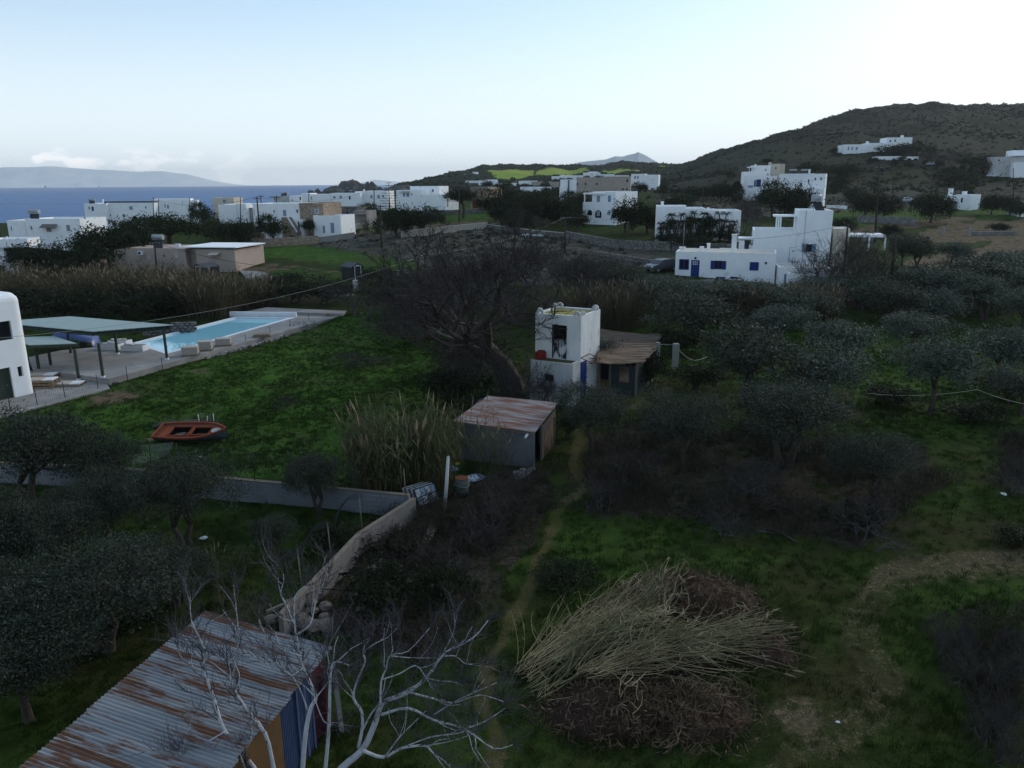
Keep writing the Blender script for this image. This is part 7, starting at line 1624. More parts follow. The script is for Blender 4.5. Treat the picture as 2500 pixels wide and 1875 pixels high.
# ---- right: hillside houses
c = Bld('white_house', 'white two storey house with royal blue balcony shutters above the dark trees', 1822, 1897, 236, 234, depth=9); c.vol(1822, 1897, 430, 0, 9); c.win(1846, 438, 1857, 456, m=M_BLUE); c.win(1841.5, 440, 1845.5, 456, m=M_BLUE); c.win(1872, 434.5, 1876, 438, m=M_DARK); c.win(1826, 453, 1838, 458, m=M_BLUEPALE)
c = Bld('white_house', 'white stepped house with a covered terrace, higher behind the blue shuttered one', 1808, 1882, 256, 254, depth=9); c.vol(1814, 1852, 419, 0, 8); c.vol(1836, 1882, 404, 1, 9); c.canopy(1826, 1846, 407, -.5, 4, .3, posts=((1829, 419),)); c.win(1868, 412, 1871, 418, 1, m=M_GREYBLUE); c.win(1872, 424, 1877, 428, 1, m=M_GREYBLUE); c.win(1830, 409, 1837, 418, 3.5, m=M_DARK); c.chim(1843, 1846, 401, 406, 3)
c = Bld('cream_house', 'cream house with faceted walls standing behind the blue shuttered house', 1881, 1917, 260, 259, wall=M_CREAM, depth=7); c.vol(1881, 1906, 400, 0, 7); c.vol(1906, 1917, 400, 1.2, 7); c.vol(1878, 1884, 396, 1, 3); c.win(1893, 408, 1895.5, 413, m=M_DARK)
c = Bld('white_house', 'broad white house with rounded corner walls and solar heaters on its roof', 1903, 2017, 227, 222, depth=10); c.vol(1903, 1962, 424, .6, 10); c.vol(1961, 1985, 423.5, 0, 9); c.vol(1984, 2016, 424, .3, 12); c.vol(1958, 2012, 462, -2.5, -.02, parapet=.1); c.win(1913.5, 434.5, 1917.5, 439.5, .6, m=M_GREYBLUE); c.win(1953.5, 446.5, 1958, 452, .6, m=M_DARK); c.win(1984.5+5, 434, 1992, 440, .3, m=M_DARK); c.win(2003.5, 433, 2006, 440, .3, m=M_DARK); c.win(1973, 438, 1975.5, 446, 0, m=M_DARK); c.heater(1938, 424, 18, 9, 3); c.heater(1965, 424, 15, 9, 3); c.chim(1974, 1977.5, 413, 425, 2)
lowwall('white_wall', [gp(2017, 226), gp(2068, 226)], .9, .3, M_WHITE, 'low white wall running right from the broad white house')
c = Bld('white_villa', 'long white villa stepping up the hillside', 2062, 2228, 402, 398, depth=12); c.vol(2062, 2120, 352.5, 0, 12); c.vol(2118, 2168, 349, 2, 12); c.vol(2166.5, 2228, 335.5, 3, 14); c.chim(2116, 2121, 345, 353, 3); c.chim(2201, 2206, 330, 336, 5)
for a in ((2070, 358, 2073, 367), (2079, 358, 2082, 367), (2089, 359, 2094, 366)): c.win(*a, m=M_GREYBLUE)
c.win(2172, 342, 2175, 347, 3, m=M_DARK); c.win(2184, 341, 2187, 346, 3, m=M_DARK)
c = Bld('white_villa', 'low white villa with two arches below the long hillside villa', 2140, 2243, 372, 368, depth=10); c.vol(2140, 2204, 381.5, 0, 10); c.vol(2204, 2243, 382, .6, 10); c.arch(2213, 386, 2226, 396, .6); c.arch(2229, 386, 2242, 396, .6); c.win(2158, 387, 2161, 392, m=M_GREYBLUE); c.win(2195, 386.5, 2199, 391, m=M_GREYBLUE)
c = Bld('white_villa', 'white villa at the right edge of the hillside with a terrace on top', 2430, 2530, 322, 318, depth=12); c.vol(2430, 2530, 382, 0, 12, m=M_WHITEOLD); c.vol(2474, 2530, 366.5, 3, 12); c.vol(2476, 2530, 396, -4, -.02); c.win(2436, 389, 2441, 394, m=M_GLASS); c.canopy(2470, 2530, 379, -1, 3, .3)
c = Bld('white_cottage', 'small white cottage with two chimneys beside a dark tree on the right', 2335, 2370, 226, 223, depth=7); c.vol(2335, 2370, 475, 0, 7, parapet=.1); c.vol(2308, 2335, 477, 1.2, 7, parapet=.1); c.vol(2311, 2334, 491, -1, 1, m=M_CONC, parapet=.1); c.chim(2316, 2322.5, 460, 477, 2.5); c.chim(2349, 2357, 467, 476, 2); c.win(2347, 483, 2349.8, 494, m=M_DARK)
c = Bld('white_hut', 'white hut cut off by the right edge beside the green field', 2490, 2530, 212, 212, depth=5); c.vol(2490, 2530, 491, 0, 5); c.canopy(2488, 2530, 487, -1, 4, .3, m=M_GREENSHEET)
c = Bld('white_house', 'white house standing alone on the slope left of the hill', 1541, 1608, 336, 333, depth=9); c.vol(1541, 1575, 424.5, 0, 9); c.vol(1575, 1608, 426.5, .6, 9); c.win(1549, 430, 1552, 436, m=M_BLUE); c.win(1556, 430, 1559, 436, m=M_BLUE)
# far village: each house is tiny in the picture
far = [(1136, 1171, 425, 700, 'far white house with a short tower at the left end of the green field', [(1158, 1168, 419.5)]), (1183, 1216, 440, 480, 'far white house cluster below the bright green field', [(1196, 1214, 438.5)]), (1236, 1262, 446.5, 432, 'far low white house right below the green field', []), (1287, 1312, 441, 470, 'far white house before the second green field', []), (1319, 1347, 443, 440, 'far grey brown house among the village roofs', []), (1346, 1366, 444, 425, 'far pale house with a flat grey front next to the big stone house', []), (1287, 1346, 456, 360, 'far low white terrace wall and roof behind the dark pines', []), (1358, 1400, 430, 560, 'far white house on the village skyline above the big stone house', [(1375, 1392, 428)]),
       (1438, 1466, 421, 600, 'far white house highest in the village', [(1446, 1460, 419)]), (1464, 1500, 425, 540, 'far white house with a long front right of the highest one', []), (1150, 1180, 441, 520, 'far white house at the foot of the rocky slope', []), (1403, 1436, 428, 530, 'far white row below the highest village house', []), (1501, 1536, 428, 500, 'far pale house at the right end of the village', [])]
for a, b_, py, Y, lab, ex in far:
    c = Bld('village_house', lab, a, b_, Y, Y + 4, depth=9, group='far village houses', wall=M_STONEP if 'grey' in lab else M_WHITE); c.vol(a, b_, py, 0, 9)
    for e0, e1, ep in ex: c.vol(e0, e1, ep, 1, 7)
    n_ = 2
    for k in range(n_): x_ = a + (b_-a)*(k+.6)/(n_+.6); c.win(x_, py+3, x_+1.6, py+6.5, m=M_GREYBLUE)

# ================================================================== field walls
lowwall('grey_wall', [gp(2092, 190), gp(2235, 186)], 1.7, .3, M_BLOCK if 0 else M_CONCD, 'long grey block wall in the green field below the dark round trees'); lowwall('grey_wall', [gp(2369, 169), gp(2487, 171)], .75, .3, M_CONCD, 'low grey wall beside the round topped gate pillars', M_CONC); lowwall('grey_wall', [gp(2100, 150), gp(2132, 152)], 1.0, .3, M_CONCD, 'short grey wall stub beside the tall utility pole')
for px, lab in ((2302, 'round topped pale gate pillar, left of the pair at the field track'), (2366, 'round topped pale gate pillar at the end of the low grey wall')):
    p = gp(px, 168); o = MB().box((-.28, -.28, -.3), (.28, .28, 1.5)).tube([(0, 0, 1.5), (0, 0, 1.62), (0, 0, 1.74), (0, 0, 1.80)], [.26, .24, .16, .04], 10).build('gate_pillar', M_CONC); o.location = p; tag(o, lab, 'pillar')
lowwall('stone_wall', [gp(1195, 160), gp(1290, 148), gp(1380, 140)], .9, .5, M_STONEG, 'grey dry stone wall from the lattice wall towards the yard', M_CONC); lowwall('stone_wall', [gp(1190, 160), gp(1270, 172), gp(1350, 178)], .9, .4, M_STONEG, 'upper stone wall bounding the stony yard', M_STONE); lowwall('stone_wall', [gp(1380, 140), gp(1500, 124), gp(1640, 114), gp(1850, 112)], 1.3, .5, M_STONEG, 'dark dry stone wall in front of the yucca house')
lowwall('stone_wall', [gp(1450, 116), gp(1560, 104), gp(1655, 97)], .7, .4, M_STONEG, 'low rubble wall near the parked dark car'); lowwall('stone_wall', [gp(955, 104), gp(1010, 102), gp(1070, 101)], .7, .4, M_STONEG, 'grey stone wall at the far end of the green field, right of the lone black shed'); lowwall('stone_wall', [gp(2190, 101), gp(2310, 100)], .5, .5, M_STONEG, 'low stone edge below the round olive trees', M_CONC)
lowwall('stone_wall', [gp(1020, 205), gp(1105, 203), gp(1180, 206)], 1.2, .5, M_STONEG, 'rubble stone wall in front of the brown house'); lowwall('stone_wall', [gp(1620, 330), gp(1720, 320)], .9, .5, M_STONEG, 'pale field wall at the foot of the hill'); lowwall('stone_wall', [gp(2150, 240), gp(2260, 246)], .9, .5, M_STONEG, 'stone wall by the parked pale car on the slope'); lowwall('stone_wall', [gp(2372, 232), gp(2410, 240)], .8, .5, M_STONEG, 'stone wall right of the small white cottage')
def lattice(a, b_, h, lab):
    e = empty('lattice_wall', a, 0, lab, 'wall'); v = b_ - a; L_ = math.hypot(v.x, v.y); an = math.atan2(v.y, v.x); n_ = int(L_ / .55); mb = MB(); fr = MB()
    for r in range(3):
        for i in range(n_):
            x = L_*i/n_; w_ = L_/n_; z = .12 + r*h/3.3; hh = h/3.3
            for (p, q) in (((x, 0, z), (x+w_/2, 0, z+hh)), ((x+w_/2, 0, z+hh), (x+w_, 0, z))): mb.bar((p[0], 0, p[2] + v.z*x/L_), (q[0], 0, q[2] + v.z*x/L_), .18, .13)
    o = mb.build('lattice', M_CREAM, e); o.rotation_euler = (0, 0, an); o['kind'] = 'stuff'
    fr.bar((0, 0, .02), (L_, 0, v.z+.02), .22, .18).bar((0, 0, h), (L_, 0, v.z+h), .22, .12); o = fr.build('rail', M_CREAM, e); o.rotation_euler = (0, 0, an)
lattice(gp(980, 150), gp(1055, 154), 1.25, 'pale pierced lattice wall under the spreading dark bush'); lattice(gp(1058, 154), gp(1190, 162), 1.25, 'longer pierced lattice wall between the bush and the grey stone wall'); lattice(gp(832, 178), gp(935, 182), 1.1, 'lattice wall in front of the low stone ruin')
p = gp(1338, 146); o = MB().prism([(-5, -1.5), (5, -2.2), (5.5, 1.5), (-4, 2.2)], -.4, .25).build('gravel_yard', M_COPING); o.location = p; tag(o, kind='structure')
pth = MB().slab([gp(602, 110)+Vector((0, 0, .25)), gp(690, 108)+Vector((0, 0, .25)), gp(640, 114)+Vector((0, 0, .25)), gp(585, 116)+Vector((0, 0, .25))], .5); tag(pth.build('concrete_path', M_CONC), kind='structure')
p = gp(868, 96); o = MB().box((-.25, -.25, -.3), (.25, .25, 1.3)).build('gate_post', M_WHITEOLD); o.location = p; tag(o, 'short whitewashed post in front of the lone black shed', 'post'); o = MB().box((-1.2, -.2, -.3), (1.2, .2, .35)).build('white_kerb', M_WHITEOLD); o.location = gp(838, 93); tag(o, 'low broken white kerb below the lone black shed', 'kerb')

# ================================================================== rocky headland
rockm = mat('headland_rock', (.115, .105, .10), .95, (.055, .055, .045), .25, .5, .8, .9, col3=(.17, .155, .145), scale3=.4, thr3=(.5, .62))
def boulders(name, px, Y, w, h, n_, seed, lab):
    p = gp(px, Y); e = empty(name, p, 0, lab, 'rocks'); r = random.Random(seed)
    for k in range(n_):
        rs_ = np.random.default_rng(seed*50+k); a, b_ = 9, 14; t = (k+.5)/n_*2-1; sx = w*r.uniform(.25, .42); sz = h*(1-t*t*.7)*r.uniform(.75, 1.1); th_ = np.pi*(np.arange(a)+.3)/(a-.4); ph = 2*np.pi*np.arange(b_)/b_; TT, PP = np.meshgrid(th_, ph, indexing='ij')
        nn_ = .72 + .56*fbm(np.cos(PP)*1.8*np.sin(TT)+7*k+3, np.sin(PP)*1.8+np.cos(TT)*2+5, seed+k, 4); V_ = np.stack([sx*nn_*np.sin(TT)*np.cos(PP), sx*.7*nn_*np.sin(TT)*np.sin(PP), sz*nn_*np.cos(TT)], -1).reshape(-1, 3)
        ii_ = np.arange(a*b_).reshape(a, b_); q = np.stack([ii_[:-1], ii_[1:], np.roll(ii_[1:], -1, 1), np.roll(ii_[:-1], -1, 1)], -1).reshape(-1, 4)
        o = meshobj('rock', npmesh('rock', V_, q, rockm), e); o.location = (t*w*.8, r.uniform(-3, 3), 0); o.rotation_euler = (0, 0, r.uniform(-.4, .4))
boulders('rock_outcrop', 862, 345, 13, 5.2, 9, 3, 'grey rocky headland rising behind the row of white houses'); boulders('rock_outcrop', 775, 330, 6, 5.0, 5, 5, 'smaller rocks at the seaward end of the headland'); boulders('rock_outcrop', 905, 335, 6, 5, 4, 6, 'rocks at the landward end of the headland'); boulders('rock_outcrop', 985, 420, 12, 3.5, 6, 9, 'low stony ridge behind the tall tiered pine')

# ================================================================== cars
def car(px, Y, rz, body, lab, L=4.4):
    p = gp(px, Y); e = empty('parked_car', p, rz, lab, 'car', 'cars parked by the houses'); w = .86; k = L/4.4
    side = [(-2.15, .38), (-2.2, .70), (-2.1, .95), (-1.85, 1.02), (-1.45, 1.42), (-1.2, 1.50), (.25, 1.50), (.55, 1.42), (1.15, .98), (1.95, .86), (2.18, .70), (2.2, .38)]
    side = [(x*k, z) for x, z in side]; n_ = len(side); mb = MB(); vs = []
    for y, in_ in ((-w, 0), (-w*.8, 1), (w*.8, 1), (w, 0)):
        for x, z in side: vs.append((x, y*(1 if z < 1.0 else .86), z))
    mb.add(vs, [(j*n_+i, j*n_+i+1, (j+1)*n_+i+1, (j+1)*n_+i) for j in range(3) for i in range(n_-1)] + [tuple(range(n_-1, -1, -1)), tuple(range(3*n_, 4*n_))]); mb.build('body', body, e)
    for s in (-1, 1): MB().add([(x*k, s*(w*.885+.02*(z < 1.2)), z) for x, z in ((-1.62, 1.02), (-1.28, 1.40), (.24, 1.40), (.92, 1.02))], [(0, 1, 2, 3)]).build('side_window', M_GLASS, e)
    MB().add([(.62*k, -w*.74, 1.40), (.62*k, w*.74, 1.40), (1.16*k, w*.8, 1.0), (1.16*k, -w*.8, 1.0)], [(0, 1, 2, 3)]).build('windscreen', M_GLASS, e)
    MB().add([(-1.52*k, -w*.74, 1.40), (-1.52*k, w*.74, 1.40), (-1.90*k, w*.78, 1.04), (-1.90*k, -w*.78, 1.04)], [(3, 2, 1, 0)]).build('rear_window', M_GLASS, e)
    for sx in (-1.32*k, 1.36*k):
        for s in (-1, 1):
            o = MB().tube([(sx, s*(w-.16), .32), (sx, s*(w+.02), .32)], .32, 14).build('wheel', M_BLACK, e); MB().tube([(sx, s*(w+.021), .32), (sx, s*(w+.03), .32)], .18, 10).build('rim', M_METAL, o)
    for s in (-1, 1): MB().cbox((2.16*k, s*.62, .74), (.06, .34, .14)).build('headlight', M_PLASTICW, e); MB().cbox((-2.17*k, s*.62, .84), (.06, .26, .18)).build('tail_light', M_RED, e)
    return e
car(1614, 96, -2.55, mat('dark_car_paint', (.03, .03, .042), .3, spec=.6), 'dark grey estate car parked on the verge left of the blue and white cottage'); car(1058, 221, 1.2, mat('white_car_paint', (.62, .62, .63), .35), 'white car parked beside the white house with the roofed balcony'); car(2219, 243, -.2, mat('silver_car_paint', (.34, .36, .39), .35), 'silver car half hidden behind the wall on the right slope'); car(2423, 322, .2, mat('pale_car_paint', (.55, .56, .58), .35), 'pale car beside the villa at the right edge'); car(2275, 352, .1, mat('grey_car_paint', (.32, .34, .36), .35), 'grey car high on the track beside the hillside villa')

# ================================================================== poles and wires
def pole(px0, pxt, pyt, Y, lab, arm=0, r_=.13, group='wooden utility poles'):
    a = gp(px0, Y); t = P(pxt, pyt, Y); e = empty('utility_pole', a, 0, lab, 'pole', group); v = t - a
    MB().tube([(0, 0, -.3), v*.5, v], [r_*1.2, r_, r_*.75], 7).build('shaft', M_POLE, e)
    for k in range(arm):
        z = v*(1 - .045*(1+k*1.4)); MB().bar(z + Vector((-.75, 0, 0)), z + Vector((.75, 0, 0)), .09, .12).build('crossarm', M_POLE, e)
        for x in (-.65, -.25, .25, .65): MB().tube([z + Vector((x, 0, .06)), z + Vector((x, 0, .24))], .05, 6).build('insulator', M_GREYBLUE, e)
    return t
T = {}
for key, a in dict(p1=(637, 627, 480, 160, 'tall dark utility pole at the corner of the stone and white house', 1, .17), p2=(932, 928, 500, 136, 'tall utility pole standing in the heather field', 1, .14), p3=(1121, 1121, 455, 178, 'thin utility pole in front of the parasol pine', 0, .12), p4=(384, 377, 592, 116, 'utility pole leaning against the front of the beige bungalow', 1, .13), p5=(2136, 2147, 403, 150, 'tall utility pole with crossarm beside the field track', 2, .17), p6=(2172, 2187, 573, 84, 'rough utility pole right of the white tower house, near the thorny trees', 0, .15), p7=(2058, 2070, 548, 92, 'dark utility pole against the corner of the white tower house', 0, .13), p8=(1379, 1380, 530, 118, 'utility pole rising through the bare trees', 1, .13), p9=(1716, 1717, 445, 200, 'utility pole behind the yucca house', 0, .13), p10=(1626, 1626, 398, 300, 'utility pole at the foot of the hill', 1, .15), p11=(754, 754, 472, 205, 'utility pole in front of the first white row house', 0, .12), p12=(914, 913, 459, 205, 'utility pole in front of the third white row house', 1, .13), p13=(676, 675, 477, 190, 'short pole at the roof of the pale shore house', 0, .11), p14=(638, 637, 476, 215, 'slim pole with a crossarm seen above the white end of the stone house', 1, .12), p15=(587, 587, 481, 205, 'slim pole behind the plain white house with thin chimneys', 0, .12), p16=(376, 374, 482, 195, 'left pole of the pair before the house behind the umbrella pine', 0, .12), p17=(389, 387, 486, 193, 'right pole of the pair before the house behind the umbrella pine', 0, .12), p18=(465, 463, 484, 200, 'pole beside the tall square cypress', 0, .12), p19=(2180, 2180, 393, 250, 'utility pole below the low arched villa', 0, .14), p20=(2288, 2289, 407, 255, 'utility pole above the small white cottage', 0, .14), p21=(2474, 2474, 410, 240, 'utility pole near the right edge below the hillside villa', 0, .13), p22=(1959, 1958, 425, 215, 'pole in the meadow left of the round dark trees', 0, .12) if 0 else (2094, 2095, 420, 235, 'pole at the left end of the round dark trees', 0, .12), p23=(4, -4, 520, 130, 'pole cut by the left edge beside the low white house', 0, .12), p24=(1036, 1036, 622, 72, 'thin pole carrying a cable beside the dark bushes', 0, .07)).items():
    T[key] = pole(a[0], a[1], a[2], a[3], a[4], a[5], a[6])
def wire(a, b_, sag, m, r_, lab, n_=14):
    pts = [a.lerp(b_, k/n_) - Vector((0, 0, sag*4*(k/n_)*(1-k/n_))) for k in range(n_+1)]; mb = MB().tube([p - a for p in pts], r_, 4); o = mb.build('overhead_wire', m); o.location = a; tag(o, lab, 'wire', 'overhead wires')
wire(P(-60, 605, 120), T['p4'], 1.0, M_WIRE, .025, 'overhead wire from the left edge to the bungalow pole'); wire(T['p4'], T['p24'] if 0 else P(1250, 575, 105), 4.2, M_WIRE, .035, 'dark overhead cable sagging across the green field to the bare trees')
wire(P(-120, 835, 42), P(1036, 622, 72), 1.2, M_WIREPALE, .013, 'pale cable crossing from the white house over the pool'); wire(P(1036, 622, 72), T['p8'], .8, M_WIREPALE, .013, 'pale cable continuing from the thin pole to the pole in the bare trees')
wire(T['p8'], P(1530, 505, 160), .8, M_WIREPALE, .009, 'pale cable rising from the bare trees to the arch house'); wire(T['p1'], P(388, 490, 193), 1.5, M_WIRE, .03, 'overhead wire from the stone house pole to the seaside poles'); wire(T['p1'], T['p12'], 2.0, M_WIRE, .03, 'overhead wire along the front of the white row houses'); wire(T['p7'], P(1630, 577, 105), 1.0, M_WIRE, .02, 'overhead wire crossing in front of the white tower house'); wire(T['p7'], T['p6'], .4, M_WIRE, .02, 'overhead wire between the two poles right of the tower house'); wire(T['p5'], T['p9'], 2.0, M_WIRE, .025, 'overhead wire above the white tower house'); wire(P(2060, 540, 97), T['p7'], .2, M_WIRE, .015, 'short wire from the tower house aerial to its pole')
# thin cable over the right orchard on slim stakes
q0, q1, q2 = P(2118, 960, 47), P(2386, 951, 46), P(2520, 990, 40); wire(q0, q1, .25, M_WIREPALE, .018, 'pale line stretched between stakes in the right orchard'); wire(q1, q2, .1, M_WIREPALE, .018, 'pale line running out of the right edge from its stake')
for k, (px, py, h_) in enumerate(((2170, 1040, 1.9), (2386, 1030, 2.0), (2450, 1050, 1.8))): p = G(px, py); o = MB().tube([(0, 0, -.1), (.02, 0, h_)], .025, 5).build('stake', M_POLE); o.location = p; tag(o, ['slim dark stake under the pale line, left one', 'slim dark stake where the pale line bends', 'slim dark stake nearest the right edge'][k], 'stake')
# ================================================================== trees, shrubs and reeds where they stand
def msize(me_):
    n = len(me_.vertices); a = np.empty(n*3, np.float32); me_.vertices.foreach_get('co', a); a = a.reshape(-1, 3); return np.percentile(a, 98, 0) - np.percentile(a, 2, 0), np.percentile(a, 98, 0)
_ms = {}
def put(name, meshes, px, py, wpx, hpx, label, Y=None, cat='tree', group=None, parts=('crown', 'trunk'), rz=None, key=0):
    """stand a plant at the ground point under a pixel, scaled to the width and height it has there"""
    p = gp(px, Y) if Y else G(px, py)
    d = (p - CAMP).dot(FW); k = id(meshes[0])
    if k not in _ms:
        aa = [msize(m) for m in meshes if m]; _ms[k] = (np.max([a[0] for a in aa], 0), np.max([a[1] for a in aa], 0))
    (w, dep, _), (_, _, top) = _ms[k]; sx = wpx*d/F/((w+dep)/2); szz = hpx*d/F/top
    if cat == 'reeds':
        return reeds(meshes, p, R_.uniform(0, 6.28) if rz is None else rz, (sx, sx, szz), label, group, name)
    e = tree(name, meshes, p, R_.uniform(0, 6.28) if rz is None else rz, (sx, sx, szz), label, cat, group, parts)
    for ch in e.children:
        if ch.name.startswith('twigs'): ch['kind'] = 'stuff'
    return e
LT = ('limbs', 'twigs')
# ---- olive trees of the left grove (nearest)
for m_, px, py, w, h, lab in [(OLIVEFINE[0], 75, 1250, 260, 250, 'large olive tree at the left edge, its crown over the block wall'), (OLIVEFINE[2], 258, 1230, 150, 160, 'small olive tree rising above the block wall below the wire fence'), (OLIVEFINE[1], 458, 1345, 245, 225, 'forked olive tree in the middle of the left grove, before the block wall'), (OLIVEFINE[2], 268, 1335, 150, 185, 'slim olive tree with a bare trunk between the edge tree and the forked one'), (OLIVEFINE[0], 30, 1440, 200, 245, 'olive tree low at the left edge, below the large one'), (OLIVEFINE[1], 255, 1590, 400, 250, 'broad olive crown close to the tin roof'), (OLIVEFINE[0], 672, 1372, 110, 115, 'young bushy olive beside the bare earth patch'), (OLIVEFINE[1], 782, 1262, 160, 150, 'dark bushy olive pressed against the block wall'), (OLIVEFINE[2], 70, 1760, 290, 240, 'dim olive crown in the lower left corner'), (OLIVEFINE[1], 165, 1430, 240, 200, 'dark olive between the edge tree and the broad crown'), (OLIVEFINE[2], 345, 1500, 220, 170, 'dark olive below the slim bare trunked one'), (OLIVEFINE[0], 120, 1610, 260, 220, 'dark olive left of the broad crown, near the tin roof'), (OLIVEFINE[1], 5, 1600, 220, 230, 'dark olive half cut by the left edge below the low one'), (OLIVEFINE[1], 170, 1320, 170, 130, 'shadowed olive before the block wall, right of the large edge tree'), (OLIVEFINE[0], 430, 1480, 190, 130, 'low olive bush behind the top corner of the tin roof')]:
    put('olive_tree', m_, px, py, w, h, lab, group='olive trees of the left grove')
# ---- olive trees right of the path
for m_, px, py, w, h, lab in [(OLIVEFINE[2], 1441, 1112, 165, 165, 'olive tree with a slender trunk at the edge of the path by the tower'), (OLIVEFINE[2], 1666, 1145, 195, 185, 'olive tree with a dark crooked trunk in the dry weeds'), (OLIVEFINE[0], 1915, 1135, 265, 200, 'largest olive tree in the dry weeds, broad silvery crown'), (OLIVEFINE[1], 2135, 1225, 200, 165, 'low olive tree leaning in the right part of the dry weeds'), (OLIVE[4], 1815, 990, 235, 185, 'round dense dark olive behind the silvery ones'), (OLIVE[2], 2010, 1010, 190, 165, 'tall olive just left of the pale line'), (OLIVE[0], 2268, 1015, 185, 185, 'free standing olive with a visible grey trunk under the pale line'), (OLIVE[3], 2455, 935, 170, 125, 'olive tree at the right edge above the pale line'), (OLIVE[1], 1885, 845, 150, 95, 'silver green olive in the second row, below the reeds'), (OLIVE[3], 2045, 895, 170, 110, 'olive in the second row behind the tall one'), (OLIVE[0], 2232, 862, 150, 95, 'olive in the second row behind the free standing one'), (OLIVE[5], 1690, 835, 210, 115, 'broad dark olive right of the concrete pillars'), (OLIVE[2], 2490, 1010, 120, 110, 'olive crown cut by the right edge below the pale line')]:
    put('olive_tree', m_, px, py, w, h, lab, group='olive trees of the right orchard')
r = random.Random(12)
spots = [(1560, 775, 130, 90), (1740, 770, 140, 90), (1830, 775, 140, 85), (1950, 800, 140, 90), (2180, 790, 150, 95), (2290, 800, 140, 90), (2400, 780, 150, 95), (2490, 815, 130, 95), (1510, 740, 120, 85), (1600, 738, 110, 58), (1490, 725, 100, 60), (2100, 755, 140, 85), (2240, 745, 140, 90), (2340, 740, 150, 90), (2470, 745, 150, 95), (1990, 750, 120, 70), (1420, 720, 120, 85), (2420, 700, 130, 70), (2500, 690, 120, 70), (1700, 738, 110, 50)]
ORD = ['first', 'second', 'third', 'fourth', 'fifth', 'sixth', 'seventh', 'eighth', 'ninth', 'tenth', 'eleventh', 'twelfth', 'thirteenth', 'fourteenth', 'fifteenth', 'sixteenth', 'seventeenth', 'eighteenth', 'nineteenth', 'twentieth', 'twenty first', 'twenty second', 'twenty third', 'twenty fourth', 'twenty fifth', 'twenty sixth']
rows = [[q for q in spots if q[1] < 735], [q for q in spots if 735 <= q[1] < 785], [q for q in spots if q[1] >= 785]]
def rowlab(q):
    for k, rw in enumerate(rows):
        if q in rw: return ORD[sorted(rw).index(q)], ('back', 'middle', 'front')[k]
for i, (px, py, w, h) in enumerate(spots):
    put('olive_tree', OLIVE[r.randrange(6)], px, py, w*r.uniform(.9, 1.15), h*r.uniform(.9, 1.15), 'grey green olive, %s from left in the %s row below the white houses' % rowlab((px, py, w, h)), group='olive trees in the belt below the white houses')
# ---- bare trees
RZT = 0.5
put('bare_tree', BIGBARE[0], 1262, 960, 520, 390, 'huge gnarled leafless tree leaning over the left side of the whitewashed tower', parts=LT, rz=RZT)
put('bare_tree', BIGBARE[1], 1130, 850, 300, 200, 'wide leafless tree behind the far end of the meadow', parts=LT); put('bare_tree', BIGBARE[1], 1345, 800, 280, 180, 'leafless tree directly behind the whitewashed tower', parts=LT, rz=1.); put('bare_tree', BIGBARE[2], 1060, 775, 230, 125, 'many stemmed bare tree at the far meadow corner', parts=LT)
put('bare_tree', BIGBARE[2], 1180, 745, 240, 130, 'hazy grey leafless tree before the heather field', parts=LT); put('bare_tree', BIGBARE[2], 1430, 750, 220, 130, 'leafless tree right of the ones behind the tower', parts=LT, rz=.7); put('bare_tree', BIGBARE[2], 1290, 700, 200, 105, 'bare tree farthest back, at the edge of the heather field', parts=LT, rz=3)
put('bare_shrub', BARESHRUB[0], 868, 770, 150, 95, 'lavender grey bare shrub at the far corner of the pool terrace', cat='shrub', parts=LT)
put('bare_shrub', BARESHRUB[1], 1170, 985, 180, 170, 'dark bare shrub behind the rusty roofed shed', cat='shrub', parts=LT); put('bare_shrub', BARESHRUB[1], 1285, 1002, 130, 150, 'tangled dark shrub covering the left corner of the tower', cat='shrub', parts=LT); put('bare_shrub', BARESHRUB[0], 1330, 998, 90, 85, 'bare grey shrub against the tower wall', cat='shrub', parts=LT); put('bare_shrub', BARESHRUB[1], 1105, 930, 120, 110, 'bare shrub at the right edge of the meadow', cat='shrub', parts=LT)
put('bare_tree', BIGBARE[2], 2065, 700, 190, 165, 'dark thorny tree in front of the pergola of the tower house', parts=LT, Y=84); put('bare_tree', BARESHRUB[0], 2010, 715, 130, 85, 'pale purple leafless bush below the white outhouse', parts=LT, cat='shrub'); put('bare_tree', BARESHRUB[1], 2115, 740, 200, 120, 'large pale purple leafless bush beside the rough utility pole', parts=LT, cat='shrub'); put('bare_tree', BARESHRUB[0], 2200, 735, 160, 90, 'pale leafless bush right of the rough utility pole', parts=LT, cat='shrub'); put('bare_tree', BARESHRUB[1], 2270, 720, 140, 70, 'low leafless bush below the round olive pair', parts=LT, cat='shrub')
put('bare_tree', BIGBARE[2], 1822, 585, 75, 105, 'rusty brown leafless tree at the right end of the yucca house', parts=LT, Y=132); put('bare_tree', BARESHRUB[0], 2300, 398, 110, 36, 'pale leafless copse on the hillside', parts=LT, Y=352, cat='shrub'); put('bare_tree', BIGBARE[2], 895, 568, 26, 50, 'thin climbing bare tree at the end wall of the stone house', parts=LT, Y=157)
